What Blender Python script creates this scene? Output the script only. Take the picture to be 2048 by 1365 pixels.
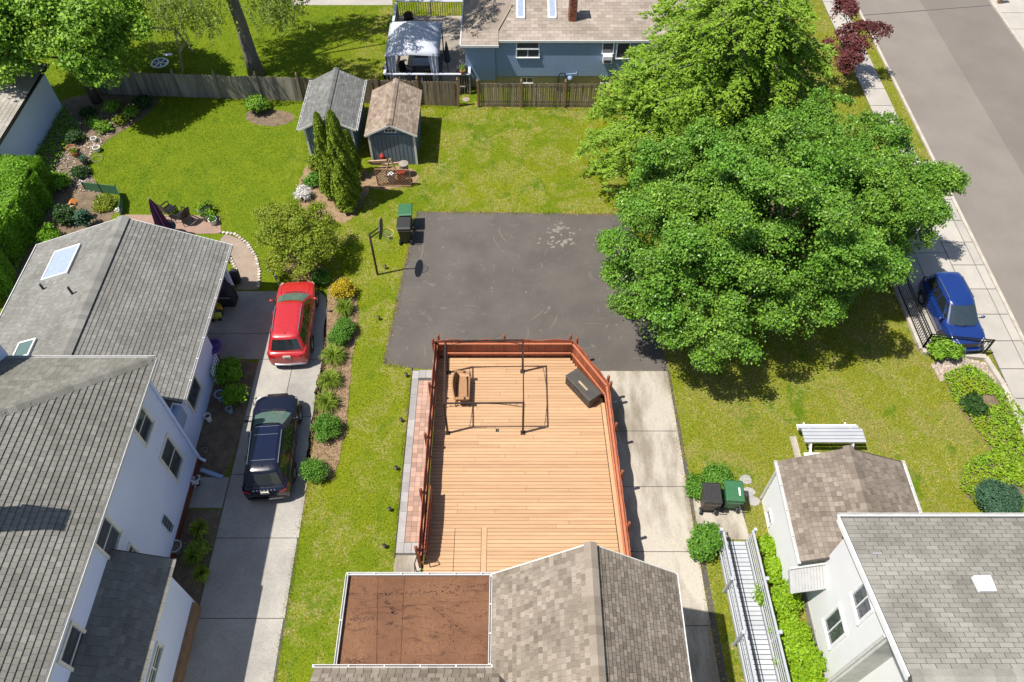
import bpy, math, random
import numpy as np
from mathutils import Vector, Matrix

random.seed(7)
rng = np.random.default_rng(11)
R = math.radians
scene = bpy.context.scene
for o in list(bpy.data.objects):
    bpy.data.objects.remove(o)

# ------------------------------------------------------------------ camera, sky, sun, exposure
CAM_F, CAM_PITCH, CAM_H = 1565.0, R(52.7), 26.0          # focal length in px of a 2048 px wide picture
CX, CY = 1024.0, 682.5
cam_d = bpy.data.cameras.new('camera')
cam_d.sensor_width = 36.0
cam_d.lens = CAM_F / 2048.0 * 36.0
cam_d.clip_end = 3000.0
cam = bpy.data.objects.new('camera', cam_d)
cam.location = (0, 0, CAM_H)
cam.rotation_euler = (math.pi / 2 - CAM_PITCH, 0, 0)
scene.collection.objects.link(cam)
scene.camera = cam

SUN_EL, SUN_AZ = R(64.5), R(16.0)                         # light travels towards +x and a little +y
world = bpy.data.worlds.new('World')
scene.world = world
world.use_nodes = True
wn = world.node_tree
wn.nodes.clear()
sky = wn.nodes.new('ShaderNodeTexSky')
sky.sky_type = 'NISHITA'
sky.sun_disc = False
sky.sun_elevation = SUN_EL
sky.sun_rotation = math.atan2(-math.cos(SUN_AZ), -math.sin(SUN_AZ)) % (2 * math.pi)
bg = wn.nodes.new('ShaderNodeBackground')
bg.inputs['Strength'].default_value = 0.095
wo = wn.nodes.new('ShaderNodeOutputWorld')
wn.links.new(sky.outputs[0], bg.inputs[0])
wn.links.new(bg.outputs[0], wo.inputs[0])

sun_d = bpy.data.lights.new('sun', 'SUN')
sun_d.energy = 5.0
sun_d.angle = R(0.55)
sun_d.color = (1.0, 0.955, 0.88)
sun = bpy.data.objects.new('sun', sun_d)
sun.rotation_euler = Vector((math.cos(SUN_AZ) * math.cos(SUN_EL), math.sin(SUN_AZ) * math.cos(SUN_EL), -math.sin(SUN_EL))).to_track_quat('-Z', 'Y').to_euler()
sun.location = (-20, -6, 40)
scene.collection.objects.link(sun)
scene.view_settings.view_transform = 'Standard'
scene.view_settings.look = 'None'
scene.view_settings.gamma = 1.0
scene.view_settings.use_curve_mapping = False
scene.view_settings.exposure = 0.48

# ------------------------------------------------------------------ survey helpers (read a place off the photograph)
_s, _c = math.sin(CAM_PITCH), math.cos(CAM_PITCH)
def P(u, v, z=0.0):
    k = (CAM_H - z) / (CAM_F * _s - (CY - v) * _c)
    return Vector((k * (u - CX), k * (CAM_F * _c + (CY - v) * _s), z))
def PX(u, v, x):
    t = x / (u - CX)
    return Vector((x, t * (CAM_F * _c + (CY - v) * _s), CAM_H + t * (-CAM_F * _s + (CY - v) * _c)))
def PY(u, v, y):
    t = y / (CAM_F * _c + (CY - v) * _s)
    return Vector((t * (u - CX), y, CAM_H + t * (-CAM_F * _s + (CY - v) * _c)))
def J(p):
    d = p[1] * _c - (p[2] - CAM_H) * _s
    return CX + CAM_F * p[0] / d, CY - CAM_F * (p[1] * _s + (p[2] - CAM_H) * _c) / d

# ------------------------------------------------------------------ scene helpers
COL = scene.collection
ORG = {}
def tag(o, label=None, cat=None, group=None, kind=None):
    if label: o['label'] = label
    if cat: o['category'] = cat
    if group: o['group'] = group
    if kind: o['kind'] = kind
    return o
def thing(name, loc, label, cat, group=None, rz=0.0):
    o = bpy.data.objects.new(name, None)
    o.empty_display_size = 0.2
    o.location = loc
    o.rotation_euler = (0, 0, rz)
    COL.objects.link(o)
    ORG[o] = Vector(loc)
    return tag(o, label, cat, group)
def dup(root, loc, rz=None, label=None, scale=None):
    def rec(o, par):
        c = o.copy()
        COL.objects.link(c)
        c.parent = par
        for ch in o.children:
            rec(ch, c)
        return c
    r = rec(root, None)
    r.location = loc
    if rz is not None: r.rotation_euler = (0, 0, rz)
    if scale is not None: r.scale = (scale, scale, scale)
    if label: r['label'] = label
    ORG[r] = Vector(loc)
    return r

def fast_mesh(name, V, faces, smooth=False, rnd=None):
    """V (n,3) array; faces (m,k) int array"""
    me = bpy.data.meshes.new(name)
    V = np.asarray(V, dtype=np.float32); faces = np.asarray(faces, dtype=np.int32)
    m, k = faces.shape
    me.vertices.add(len(V)); me.vertices.foreach_set('co', V.ravel())
    me.loops.add(m * k); me.loops.foreach_set('vertex_index', faces.ravel())
    me.polygons.add(m)
    me.polygons.foreach_set('loop_start', np.arange(0, m * k, k, dtype=np.int32))
    me.polygons.foreach_set('loop_total', np.full(m, k, dtype=np.int32))
    me.polygons.foreach_set('use_smooth', np.full(m, bool(smooth), dtype=bool))
    if rnd is not None:
        a = me.attributes.new('rnd', 'FLOAT', 'FACE')
        a.data.foreach_set('value', np.asarray(rnd, dtype=np.float32))
    me.update(calc_edges=True)
    return me
def link_mesh(name, me, mat, parent=None, loc=(0, 0, 0)):
    if mat and not me.materials: me.materials.append(mat)
    o = bpy.data.objects.new(name, me)
    COL.objects.link(o)
    o.location = loc
    if parent:
        o.parent = parent
    ORG[o] = Vector(loc) + (ORG.get(parent, Vector()) if parent else Vector())
    return o

class MB:
    def __init__(s):
        s.v = []; s.f = []; s.r = []; s.cur = 0.0
    def add(s, vs, fs):
        b = len(s.v)
        s.v += [tuple(p) for p in vs]
        for f in fs:
            s.f.append([b + i for i in f]); s.r.append(s.cur)
        return s
    def poly(s, pts):
        return s.add(pts, [list(range(len(pts)))])
    def box(s, x0, x1, y0, y1, z0, z1):
        return s.add([(x0,y0,z0),(x1,y0,z0),(x1,y1,z0),(x0,y1,z0),(x0,y0,z1),(x1,y0,z1),(x1,y1,z1),(x0,y1,z1)],
                     [(3,2,1,0),(4,5,6,7),(0,1,5,4),(1,2,6,5),(2,3,7,6),(3,0,4,7)])
    def cbox(s, c, d, rz=0.0):
        hx, hy, hz = d[0]/2, d[1]/2, d[2]/2
        ca, sa = math.cos(rz), math.sin(rz)
        vs = []
        for z in (-hz, hz):
            for x, y in ((-hx,-hy),(hx,-hy),(hx,hy),(-hx,hy)):
                vs.append((c[0]+x*ca-y*sa, c[1]+x*sa+y*ca, c[2]+z))
        return s.add(vs, [(3,2,1,0),(4,5,6,7),(0,1,5,4),(1,2,6,5),(2,3,7,6),(3,0,4,7)])
    def prism(s, pts, z0, z1):
        n = len(pts)
        area = sum(pts[i][0]*pts[(i+1)%n][1]-pts[(i+1)%n][0]*pts[i][1] for i in range(n))
        if area < 0: pts = list(pts)[::-1]
        vs = [(p[0],p[1],z0) for p in pts] + [(p[0],p[1],z1) for p in pts]
        return s.add(vs, [list(range(n))[::-1], list(range(n,2*n))] + [(i,(i+1)%n,n+(i+1)%n,n+i) for i in range(n)])
    def bar(s, a, b, w, h=None, up=(0,0,1)):
        h = h or w
        a = Vector(a); b = Vector(b); d = (b-a).normalized(); up = Vector(up)
        if abs(d.dot(up)) > 0.98: up = Vector((0,1,0))
        sx = d.cross(up).normalized(); sz = sx.cross(d).normalized()
        vs = []
        for p in (a, b):
            for i, j in ((-1,-1),(1,-1),(1,1),(-1,1)):
                vs.append(p + sx*(i*w/2) + sz*(j*h/2))
        return s.add(vs, [(3,2,1,0),(4,5,6,7),(0,1,5,4),(1,2,6,5),(2,3,7,6),(3,0,4,7)])
    def tube(s, pts, r, n=8, cap=True):
        pts = [Vector(p) for p in pts]
        if not hasattr(r, '__len__'): r = [r]*len(pts)
        b = len(s.v); prev = None
        for i, p in enumerate(pts):
            d = (pts[min(i+1,len(pts)-1)] - pts[max(i-1,0)]).normalized()
            ref = prev if prev else (Vector((1,0,0)) if abs(d.x) < .9 else Vector((0,1,0)))
            a = (ref - d*ref.dot(d)).normalized(); prev = a
            c = d.cross(a)
            for k in range(n):
                t = 2*math.pi*k/n
                s.v.append(tuple(p + a*(r[i]*math.cos(t)) + c*(r[i]*math.sin(t))))
        for i in range(len(pts)-1):
            for k in range(n):
                s.f.append([b+i*n+k, b+i*n+(k+1)%n, b+(i+1)*n+(k+1)%n, b+(i+1)*n+k]); s.r.append(s.cur)
        if cap:
            s.f.append([b+k for k in range(n)][::-1]); s.r.append(s.cur)
            e = b+(len(pts)-1)*n
            s.f.append([e+k for k in range(n)]); s.r.append(s.cur)
        return s
    def lathe(s, prof, c, n=16, axis='z', cap=True):
        b = len(s.v)
        for r, h in prof:
            for k in range(n):
                t = 2*math.pi*k/n
                x, y = r*math.cos(t), r*math.sin(t)
                s.v.append((c[0]+x,c[1]+y,c[2]+h) if axis=='z' else ((c[0]+h,c[1]+x,c[2]+y) if axis=='x' else (c[0]+x,c[1]+h,c[2]-y)))
        for i in range(len(prof)-1):
            for k in range(n):
                s.f.append([b+i*n+k,b+i*n+(k+1)%n,b+(i+1)*n+(k+1)%n,b+(i+1)*n+k]); s.r.append(s.cur)
        if cap:
            s.f.append([b+k for k in range(n)][::-1]); s.r.append(s.cur)
            e=b+(len(prof)-1)*n
            s.f.append([e+k for k in range(n)]); s.r.append(s.cur)
        return s
    def loft(s, rings, close=False, caps=(False,False)):
        b = len(s.v); n = len(rings[0])
        for r in rings: s.v += [tuple(p) for p in r]
        kk = n if close else n-1
        for i in range(len(rings)-1):
            for k in range(kk):
                s.f.append([b+i*n+k,b+i*n+(k+1)%n,b+(i+1)*n+(k+1)%n,b+(i+1)*n+k]); s.r.append(s.cur)
        if caps[0]: s.f.append([b+k for k in range(n)][::-1]); s.r.append(s.cur)
        if caps[1]: s.f.append([b+(len(rings)-1)*n+k for k in range(n)]); s.r.append(s.cur)
        return s
    def mesh(s, name, smooth=False, off=(0,0,0)):
        me = bpy.data.meshes.new(name)
        me.from_pydata([(p[0]-off[0],p[1]-off[1],p[2]-off[2]) for p in s.v], [], s.f)
        a = me.attributes.new('rnd','FLOAT','FACE')
        a.data.foreach_set('value', np.asarray(s.r, dtype=np.float32))
        if smooth:
            me.polygons.foreach_set('use_smooth', np.ones(len(s.f), dtype=bool))
        me.update()
        return me
    def build(s, name, mat, parent=None, smooth=False, local=False, bevel=0.0, auto=None):
        if parent:
            off = (0,0,0) if local else ORG[parent]
            loc = (0,0,0)
        else:
            a = np.array(s.v); off = ((a[:,0].min()+a[:,0].max())/2, (a[:,1].min()+a[:,1].max())/2, a[:,2].min()); loc = off
        o = link_mesh(name, s.mesh(name, smooth, off), mat, parent, loc)
        if bevel:
            m = o.modifiers.new('bevel','BEVEL'); m.width = bevel; m.segments = 2; m.limit_method = 'ANGLE'; m.angle_limit = R(40)
        return o

# ------------------------------------------------------------------ materials
def _nodes(name):
    m = bpy.data.materials.new(name); m.use_nodes = True
    nt = m.node_tree; nt.nodes.clear()
    out = nt.nodes.new('ShaderNodeOutputMaterial'); b = nt.nodes.new('ShaderNodeBsdfPrincipled')
    nt.links.new(b.outputs[0], out.inputs[0])
    return m, nt, b, out
def _mix(nt, fac, a, b):
    n = nt.nodes.new('ShaderNodeMix'); n.data_type = 'RGBA'
    for sock, val in ((n.inputs[0], fac), (n.inputs[6], a), (n.inputs[7], b)):
        if hasattr(val, 'is_output'): nt.links.new(val, sock)
        elif hasattr(val, '__len__'): sock.default_value = (*val, 1)
        else: sock.default_value = val
    return n.outputs[2]
def _noise(nt, scale, detail=4, rough=.55, vec=None, dist=0):
    n = nt.nodes.new('ShaderNodeTexNoise'); n.inputs['Scale'].default_value = scale
    n.inputs['Detail'].default_value = detail; n.inputs['Roughness'].default_value = rough; n.inputs['Distortion'].default_value = dist
    if vec is None:
        g = nt.nodes.get('geo') or nt.nodes.new('ShaderNodeNewGeometry'); g.name = 'geo'; vec = g.outputs['Position']
    nt.links.new(vec, n.inputs['Vector'])
    return n.outputs['Fac']
def _stretch(nt, sc):
    g = nt.nodes.get('geo') or nt.nodes.new('ShaderNodeNewGeometry'); g.name = 'geo'
    m = nt.nodes.new('ShaderNodeVectorMath'); m.operation = 'MULTIPLY'
    nt.links.new(g.outputs['Position'], m.inputs[0]); m.inputs[1].default_value = sc
    return m.outputs[0]
def _ramp(nt, fac, lo, hi):
    n = nt.nodes.new('ShaderNodeMapRange'); n.inputs[1].default_value = lo; n.inputs[2].default_value = hi
    nt.links.new(fac, n.inputs[0]); return n.outputs[0]
def _bump(nt, b, h, strength, dist=.02):
    n = nt.nodes.new('ShaderNodeBump'); n.inputs['Strength'].default_value = strength; n.inputs['Distance'].default_value = dist
    nt.links.new(h, n.inputs['Height']); nt.links.new(n.outputs[0], b.inputs['Normal'])
def _attr(nt, name='rnd'):
    n = nt.nodes.new('ShaderNodeAttribute'); n.attribute_name = name; return n.outputs['Fac']
def surf(name, col, col2=None, rough=.8, s1=1.5, s2=30, fine=.25, bump=.15, bscale=60, metal=0, spec=.4, stretch=None, rvar=0, lo=.35, hi=.65, coat=0):
    """base colour varied by a coarse and a fine noise, optional per-piece value shift, fine relief"""
    m, nt, b, out = _nodes(name)
    col2 = col2 or tuple(c*.78 for c in col)
    vec = _stretch(nt, stretch) if stretch else None
    c = _mix(nt, _ramp(nt, _noise(nt, s1, 5, .6, vec), lo, hi), col, col2)
    if fine:
        dk = tuple(x*(1-fine) for x in (1,1,1))
        n = nt.nodes.new('ShaderNodeMix'); n.data_type='RGBA'; n.blend_type='MULTIPLY'; n.inputs[0].default_value = 1
        nt.links.new(c, n.inputs[6]); nt.links.new(_mix(nt, _ramp(nt, _noise(nt, s2, 3, .6, vec), .35, .65), dk, (1,1,1)), n.inputs[7]); c = n.outputs[2]
    if rvar:
        n = nt.nodes.new('ShaderNodeMix'); n.data_type='RGBA'; n.blend_type='MULTIPLY'; n.inputs[0].default_value = 1
        k0 = 1-rvar; k1 = 1+rvar
        nt.links.new(c, n.inputs[6]); nt.links.new(_mix(nt, _attr(nt), (k0,k0,k0), (k1,k1,k1)), n.inputs[7]); c = n.outputs[2]
    nt.links.new(c, b.inputs['Base Color'])
    b.inputs['Roughness'].default_value = rough; b.inputs['Metallic'].default_value = metal
    b.inputs['Specular IOR Level'].default_value = spec; b.inputs['Coat Weight'].default_value = coat
    b.inputs['Coat Roughness'].default_value = .04
    if bump: _bump(nt, b, _noise(nt, bscale, 3, .6, vec), bump)
    return m
def foliage(name, c0, c1, trans=.35, rough=.5, s=.8, c2=None):
    m, nt, b, out = _nodes(name)
    c = _mix(nt, _attr(nt), c0, c1)
    c = _mix(nt, _ramp(nt, _noise(nt, s, 3), .42, .68), c, c2 or tuple(.5*(x+y) for x, y in zip(c0, c1)))
    nt.links.new(c, b.inputs['Base Color']); b.inputs['Roughness'].default_value = rough; b.inputs['Specular IOR Level'].default_value = .35
    t = nt.nodes.new('ShaderNodeBsdfTranslucent'); nt.links.new(c, t.inputs[0])
    mx = nt.nodes.new('ShaderNodeMixShader'); mx.inputs[0].default_value = trans
    nt.links.new(b.outputs[0], mx.inputs[1]); nt.links.new(t.outputs[0], mx.inputs[2]); nt.links.new(mx.outputs[0], out.inputs[0])
    return m
def shingle_mat(name, dark, mid, light, stain=.2):
    m, nt, b, out = _nodes(name)
    r = nt.nodes.new('ShaderNodeValToRGB'); r.color_ramp.elements[0].color = (*dark,1); r.color_ramp.elements[1].color = (*light,1)
    e = r.color_ramp.elements.new(.5); e.color = (*mid,1)
    nt.links.new(_attr(nt), r.inputs[0])
    n = nt.nodes.new('ShaderNodeMix'); n.data_type='RGBA'; n.blend_type='MULTIPLY'; n.inputs[0].default_value = 1
    k = 1-stain
    nt.links.new(r.outputs[0], n.inputs[6]); nt.links.new(_mix(nt, _ramp(nt, _noise(nt, .7, 4), .35, .62), (k,k,k*.98), (1,1,1)), n.inputs[7])
    n2 = nt.nodes.new('ShaderNodeMix'); n2.data_type='RGBA'; n2.blend_type='MULTIPLY'; n2.inputs[0].default_value = 1
    nt.links.new(n.outputs[2], n2.inputs[6]); nt.links.new(_mix(nt, _ramp(nt, _noise(nt, 45, 3, .7), .3, .7), (.72,.72,.72), (1.08,1.08,1.08)), n2.inputs[7])
    nt.links.new(n2.outputs[2], b.inputs['Base Color']); b.inputs['Roughness'].default_value = .92; b.inputs['Specular IOR Level'].default_value = .2
    _bump(nt, b, _noise(nt, 120, 2), .3, .01)
    return m
def plain(name, col, rough=.5, metal=0, spec=.5, coat=0, emit=None):
    m, nt, b, out = _nodes(name)
    n = _mix(nt, _ramp(nt, _noise(nt, 6, 3), .3, .7), tuple(c*.9 for c in col), tuple(min(1,c*1.06) for c in col))
    nt.links.new(n, b.inputs['Base Color'])
    b.inputs['Roughness'].default_value = rough; b.inputs['Metallic'].default_value = metal
    b.inputs['Specular IOR Level'].default_value = spec; b.inputs['Coat Weight'].default_value = coat; b.inputs['Coat Roughness'].default_value = .03
    return m

def _lawn_colour(nt, k):
    """turf: fresh green on the left lot, yellow-green in the middle, thin dry grass on the right lot"""
    n1 = _noise(nt, .16, 4, .6); n2 = _noise(nt, .75, 5, .68, None, .8); n3 = _noise(nt, 4.5, 4, .75); n5 = _noise(nt, .5, 4, .6, _stretch(nt, (1.3,.8,1)), 1.2); n7 = _noise(nt, 22, 2, .6)
    g = nt.nodes.get('geo'); sp = nt.nodes.new('ShaderNodeSeparateXYZ'); nt.links.new(g.outputs['Position'], sp.inputs[0])
    wob = nt.nodes.new('ShaderNodeMath'); wob.operation = 'MULTIPLY_ADD'; nt.links.new(n5, wob.inputs[0]); wob.inputs[1].default_value = 6; nt.links.new(sp.outputs[0], wob.inputs[2])
    left = _ramp(nt, wob.outputs[0], -5.5, -8.5); right = _ramp(nt, wob.outputs[0], 8, 10.5)
    c = _mix(nt, _ramp(nt, n1, .4, .58), (.25*k,.33*k,.016*k), (.44*k,.42*k,.02*k))
    c = _mix(nt, left, c, (.24*k,.335*k,.018*k))
    c = _mix(nt, right, c, (.47*k,.4*k,.06*k))
    c2 = _mix(nt, left, (.5*k,.45*k,.045*k), (.35*k,.41*k,.025*k))
    c = _mix(nt, _ramp(nt, n2, .46, .6), c, c2)
    c = _mix(nt, _ramp(nt, n5, .56, .64), c, (.15*k,.26*k,.018*k))
    md = nt.nodes.new('ShaderNodeMath'); md.operation = 'MULTIPLY'
    nt.links.new(_ramp(nt, n2, .46, .58), md.inputs[0]); nt.links.new(_ramp(nt, n3, .44, .56), md.inputs[1])
    sub = nt.nodes.new('ShaderNodeMath'); sub.operation = 'SUBTRACT'; sub.use_clamp = True; nt.links.new(md.outputs[0], sub.inputs[0]); nt.links.new(left, sub.inputs[1])
    c = _mix(nt, sub.outputs[0], c, (.66*k,.51*k,.24*k))
    md2 = nt.nodes.new('ShaderNodeMath'); md2.operation = 'MULTIPLY'
    nt.links.new(_ramp(nt, _noise(nt, .42, 4, .7, None, 1.0), .5, .6), md2.inputs[0]); nt.links.new(right, md2.inputs[1])
    c = _mix(nt, md2.outputs[0], c, (.6*k,.44*k,.18*k))
    c = _mix(nt, _ramp(nt, n3, .42, .3), c, (.12*k,.19*k,.014*k))
    return _mix(nt, _ramp(nt, n7, .42, .3), c, (.1*k,.14*k,.012*k))
def lawn_material():
    m, nt, b, out = _nodes('lawn')
    n4 = _noise(nt, 55, 2, .6); n6 = _noise(nt, 14, 4, .7)
    c = _lawn_colour(nt, .8)
    c = _mix(nt, _ramp(nt, n6, .38, .6), (.1,.15,.01), c)
    c = _mix(nt, _ramp(nt, n4, .35, .65), (.09,.13,.008), c)
    nt.links.new(c, b.inputs['Base Color']); b.inputs['Roughness'].default_value = .95; b.inputs['Specular IOR Level'].default_value = .05
    _bump(nt, b, n4, .6, .04)
    return m
def grass_material():
    m, nt, b, out = _nodes('grass')
    c = _lawn_colour(nt, 1.0)
    d = nt.nodes.new('ShaderNodeMix'); d.data_type='RGBA'; d.blend_type='MULTIPLY'; d.inputs[0].default_value = 1
    nt.links.new(c, d.inputs[6]); nt.links.new(_mix(nt, _attr(nt), (.36,.42,.36), (1.5,1.42,1.35)), d.inputs[7]); c = d.outputs[2]
    nt.links.new(c, b.inputs['Base Color']); b.inputs['Roughness'].default_value = .8; b.inputs['Specular IOR Level'].default_value = .06
    t = nt.nodes.new('ShaderNodeBsdfTranslucent'); nt.links.new(c, t.inputs[0])
    mx = nt.nodes.new('ShaderNodeMixShader'); mx.inputs[0].default_value = .35
    nt.links.new(b.outputs[0], mx.inputs[1]); nt.links.new(t.outputs[0], mx.inputs[2]); nt.links.new(mx.outputs[0], out.inputs[0])
    return m
def asphalt_pad_material():
    m, nt, b, out = _nodes('sealed_asphalt')
    c = _mix(nt, _ramp(nt, _noise(nt, .5, 5, .6), .35, .65), (.08,.07,.061), (.108,.095,.082))
    sc = _ramp(nt, _noise(nt, .8, 6, .7, None, 2.5), .6, .78)
    c = _mix(nt, sc, c, (.19,.165,.15))
    w = _ramp(nt, _noise(nt, 2.2, 4, .6, _stretch(nt, (1,.35,1)), 3.0), .66, .74)
    md = nt.nodes.new('ShaderNodeMath'); md.operation = 'MULTIPLY'; nt.links.new(w, md.inputs[0]); md.inputs[1].default_value = .8
    c = _mix(nt, md.outputs[0], c, (.22,.195,.175))
    c = _mix(nt, _ramp(nt, _noise(nt, 90, 2), .62, .8), c, (.2,.18,.165))
    nt.links.new(c, b.inputs['Base Color']); b.inputs['Roughness'].default_value = .75; b.inputs['Specular IOR Level'].default_value = .3
    _bump(nt, b, _noise(nt, 80, 3), .25, .01)
    return m

MAT = {}
MAT['lawn'] = lawn_material(); MAT['grass'] = grass_material(); MAT['pad'] = asphalt_pad_material()
MAT['road'] = surf('road_asphalt', (.235,.205,.175), (.198,.172,.148), .9, .35, 40, .2, .2, 90)
MAT['road2'] = surf('road_asphalt_old', (.192,.167,.143), (.168,.146,.126), .9, .35, 40, .2, .2, 90)
MAT['tar'] = surf('tar_joint', (.1,.092,.085), None, .8)
MAT['walk'] = surf('sidewalk_concrete', (.43,.395,.345), (.36,.335,.295), .9, .8, 45, .12, .12, 80, rvar=.06)
MAT['conc'] = surf('driveway_concrete', (.45,.405,.335), (.25,.215,.165), .9, .7, 25, .2, .15, 70, rvar=.05, lo=.44, hi=.64, stretch=(1.6,.5,1))
MAT['conc2'] = surf('old_driveway_concrete', (.42,.395,.345), (.29,.27,.245), .9, .5, 25, .22, .15, 70, rvar=.05)
MAT['curb'] = surf('curb_concrete', (.5,.45,.38), None, .9, 2, 40, .15)
MAT['mulch'] = surf('mulch', (.27,.17,.095), (.4,.28,.16), .95, 6, 40, .5, .9, 35)
MAT['soil'] = surf('garden_soil', (.16,.115,.075), (.26,.19,.12), .95, 3, 35, .5, .9, 30)
MAT['gravel'] = surf('pea_gravel', (.42,.33,.26), (.34,.26,.2), .9, 2, 70, .45, .9, 60)
MAT['stone'] = surf('pale_gravel_stone', (.55,.47,.4), (.42,.35,.29), .85, 20, 60, .2, .2, 60, rvar=.35)
MAT['brickp'] = surf('paver_clay', (.43,.27,.2), (.36,.24,.19), .85, 2, 40, .2, .2, 70, rvar=.2)
MAT['paverg'] = surf('paver_grey', (.36,.34,.325), (.3,.285,.28), .85, 2, 40, .2, .2, 70, rvar=.12)
MAT['plank'] = surf('deck_plank', (.51,.315,.175), (.45,.272,.147), .62, 1.2, 30, .12, .12, 40, stretch=(1,10,1), rvar=.11, spec=.3)
MAT['redwood'] = surf('red_stain_wood', (.36,.105,.05), (.29,.08,.038), .6, 3, 30, .15, .12, 50, rvar=.18)
MAT['rail'] = surf('red_stain_rail', (.47,.165,.085), None, .55, 3, 30, .12, .1)
MAT['bronze'] = surf('bronze_metal', (.055,.04,.034), None, .45, 5, 40, .1, 0, metal=.3)
MAT['sh_house'] = shingle_mat('shingle_tan', (.185,.15,.115), (.262,.217,.171), (.34,.287,.23))
MAT['sh_left'] = shingle_mat('shingle_grey', (.18,.172,.148), (.215,.206,.178), (.255,.244,.212))
MAT['sh_leftmid'] = shingle_mat('shingle_grey_fine', (.19,.185,.167), (.222,.216,.196), (.26,.253,.23))
MAT['sh_gar'] = shingle_mat('shingle_brown', (.185,.148,.118), (.245,.202,.163), (.305,.257,.21))
MAT['sh_white'] = shingle_mat('shingle_weathered', (.27,.253,.222), (.31,.29,.255), (.35,.33,.29), .33)
MAT['sh_shed'] = shingle_mat('shingle_shed_grey', (.15,.15,.145), (.195,.195,.188), (.245,.245,.235))
MAT['sh_shed2'] = shingle_mat('shingle_shed_tan', (.22,.16,.12), (.3,.232,.18), (.38,.305,.24))
MAT['sh_pale'] = shingle_mat('shingle_pale', (.36,.33,.28), (.42,.385,.33), (.48,.44,.38))
MAT['sh_blue'] = shingle_mat('shingle_far', (.3,.245,.2), (.36,.3,.25), (.42,.355,.3))
MAT['under'] = surf('roof_underlay', (.075,.068,.06), None, .95)
def flat_roof_material():
    m, nt, b, out = _nodes('rolled_roofing')
    c = _mix(nt, _ramp(nt, _noise(nt, .8, 5, .6), .35, .68), (.25,.128,.068), (.165,.08,.044))
    c = _mix(nt, _ramp(nt, _noise(nt, 3.0, 5, .7, _stretch(nt, (.6,2.2,1)), 1.0), .54, .68), c, (.075,.038,.025))
    c = _mix(nt, _ramp(nt, _noise(nt, 7, 5, .7, _stretch(nt, (2.2,.7,1))), .55, .68), c, (.11,.058,.036))
    c = _mix(nt, _ramp(nt, _noise(nt, 60, 2), .3, .62), (.1,.05,.03), c)
    nt.links.new(c, b.inputs['Base Color']); b.inputs['Roughness'].default_value = .92; b.inputs['Specular IOR Level'].default_value = .15
    _bump(nt, b, _noise(nt, 40, 3), .3, .02)
    return m
MAT['flat'] = flat_roof_material()
MAT['stain'] = surf('dark_roof_moss', (.085,.045,.03), None, .95, 8, 40, .3)
MAT['gut'] = plain('gutter_white', (.6,.59,.57), .4)
MAT['white'] = plain('white_paint', (.8,.8,.79), .5)
MAT['trimcream'] = plain('cream_trim', (.74,.71,.62), .55)
MAT['stucco'] = surf('pale_stucco', (.7,.77,.99), (.66,.73,.97), .85, .8, 60, .05, .1, 90)  # white walls; the lavender tint puts their bluish shade into the colour
MAT['siding'] = surf('white_siding', (.78,.78,.77), (.74,.74,.74), .6, 1, 40, .03, .05)
MAT['bluesiding'] = surf('blue_siding', (.27,.37,.53), (.25,.345,.5), .6, 1, 40, .08, .05)
MAT['found'] = surf('cream_block', (.48,.42,.26), None, .9, 3, 40, .15, .2)
MAT['shedblue'] = surf('shed_blue_grey', (.17,.225,.265), (.145,.195,.235), .7, 2, 40, .15, .1)
MAT['shedgroove'] = surf('shed_groove', (.075,.105,.125), None, .8)
MAT['fence'] = surf('weathered_picket', (.3,.235,.16), (.2,.155,.108), .9, 2.5, 25, .35, .25, 30, stretch=(5,5,.7), rvar=.28)
MAT['fenceg'] = surf('grey_board', (.4,.35,.28), (.25,.22,.18), .9, 1.2, 20, .35, .25, 30, stretch=(4,4,.6), rvar=.25)
MAT['post'] = surf('cedar_post', (.33,.2,.105), None, .85, 3, 30, .25, .2, stretch=(4,4,.6))
MAT['ldeck'] = surf('weathered_deck', (.36,.31,.25), (.28,.24,.2), .85, 2, 30, .2, .15, 40, rvar=.15)
MAT['glass'] = surf('window_glass', (.09,.1,.12), (.05,.056,.068), .06, 2, 90, .35, 0, spec=.8, stretch=(.5,.5,8))
MAT['glassl'] = plain('skylight_glass', (.3,.35,.43), .15, spec=.5)
MAT['glassg'] = plain('green_glass', (.09,.14,.12), .05, spec=.7)
MAT['carglass'] = plain('car_glass', (.015,.02,.02), .03, spec=.8)
MAT['windshield'] = plain('windshield_glass', (.1,.16,.135), .04, spec=.8)
MAT['bluepane'] = plain('dark_windshield', (.03,.045,.055), .04, spec=.8)
MAT['rubber'] = plain('tyre_rubber', (.02,.02,.02), .8)
MAT['alloy'] = plain('alloy_rim', (.42,.42,.43), .3, metal=.7)
MAT['chrome'] = plain('chrome', (.62,.62,.62), .18, metal=.9)
MAT['blackp'] = plain('black_plastic', (.022,.022,.024), .45)
MAT['lampw'] = plain('lamp_clear', (.7,.72,.72), .1)
MAT['lampr'] = plain('lamp_red', (.35,.012,.01), .15)
MAT['plate'] = plain('licence_plate', (.62,.6,.5), .4)
MAT['red'] = plain('red_car_paint', (.42,.018,.02), .3, coat=1, spec=.5)
MAT['navy'] = plain('black_car_paint', (.006,.008,.02), .25, coat=.5, spec=.4)
MAT['roofgl'] = plain('panoramic_glass', (.006,.01,.03), .12, coat=.3, spec=.5)
MAT['blue'] = plain('blue_car_paint', (.008,.03,.16), .22, coat=1, spec=.5)
MAT['silver'] = plain('pale_blue_car_paint', (.3,.38,.5), .25, coat=1)
MAT['bark'] = surf('bark', (.18,.135,.1), (.11,.082,.062), .95, 5, 30, .4, .6, 25, stretch=(3,3,.6))
MAT['barkg'] = surf('grey_bark', (.26,.225,.19), (.17,.145,.125), .95, 5, 30, .4, .6, 25, stretch=(3,3,.6))
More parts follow.
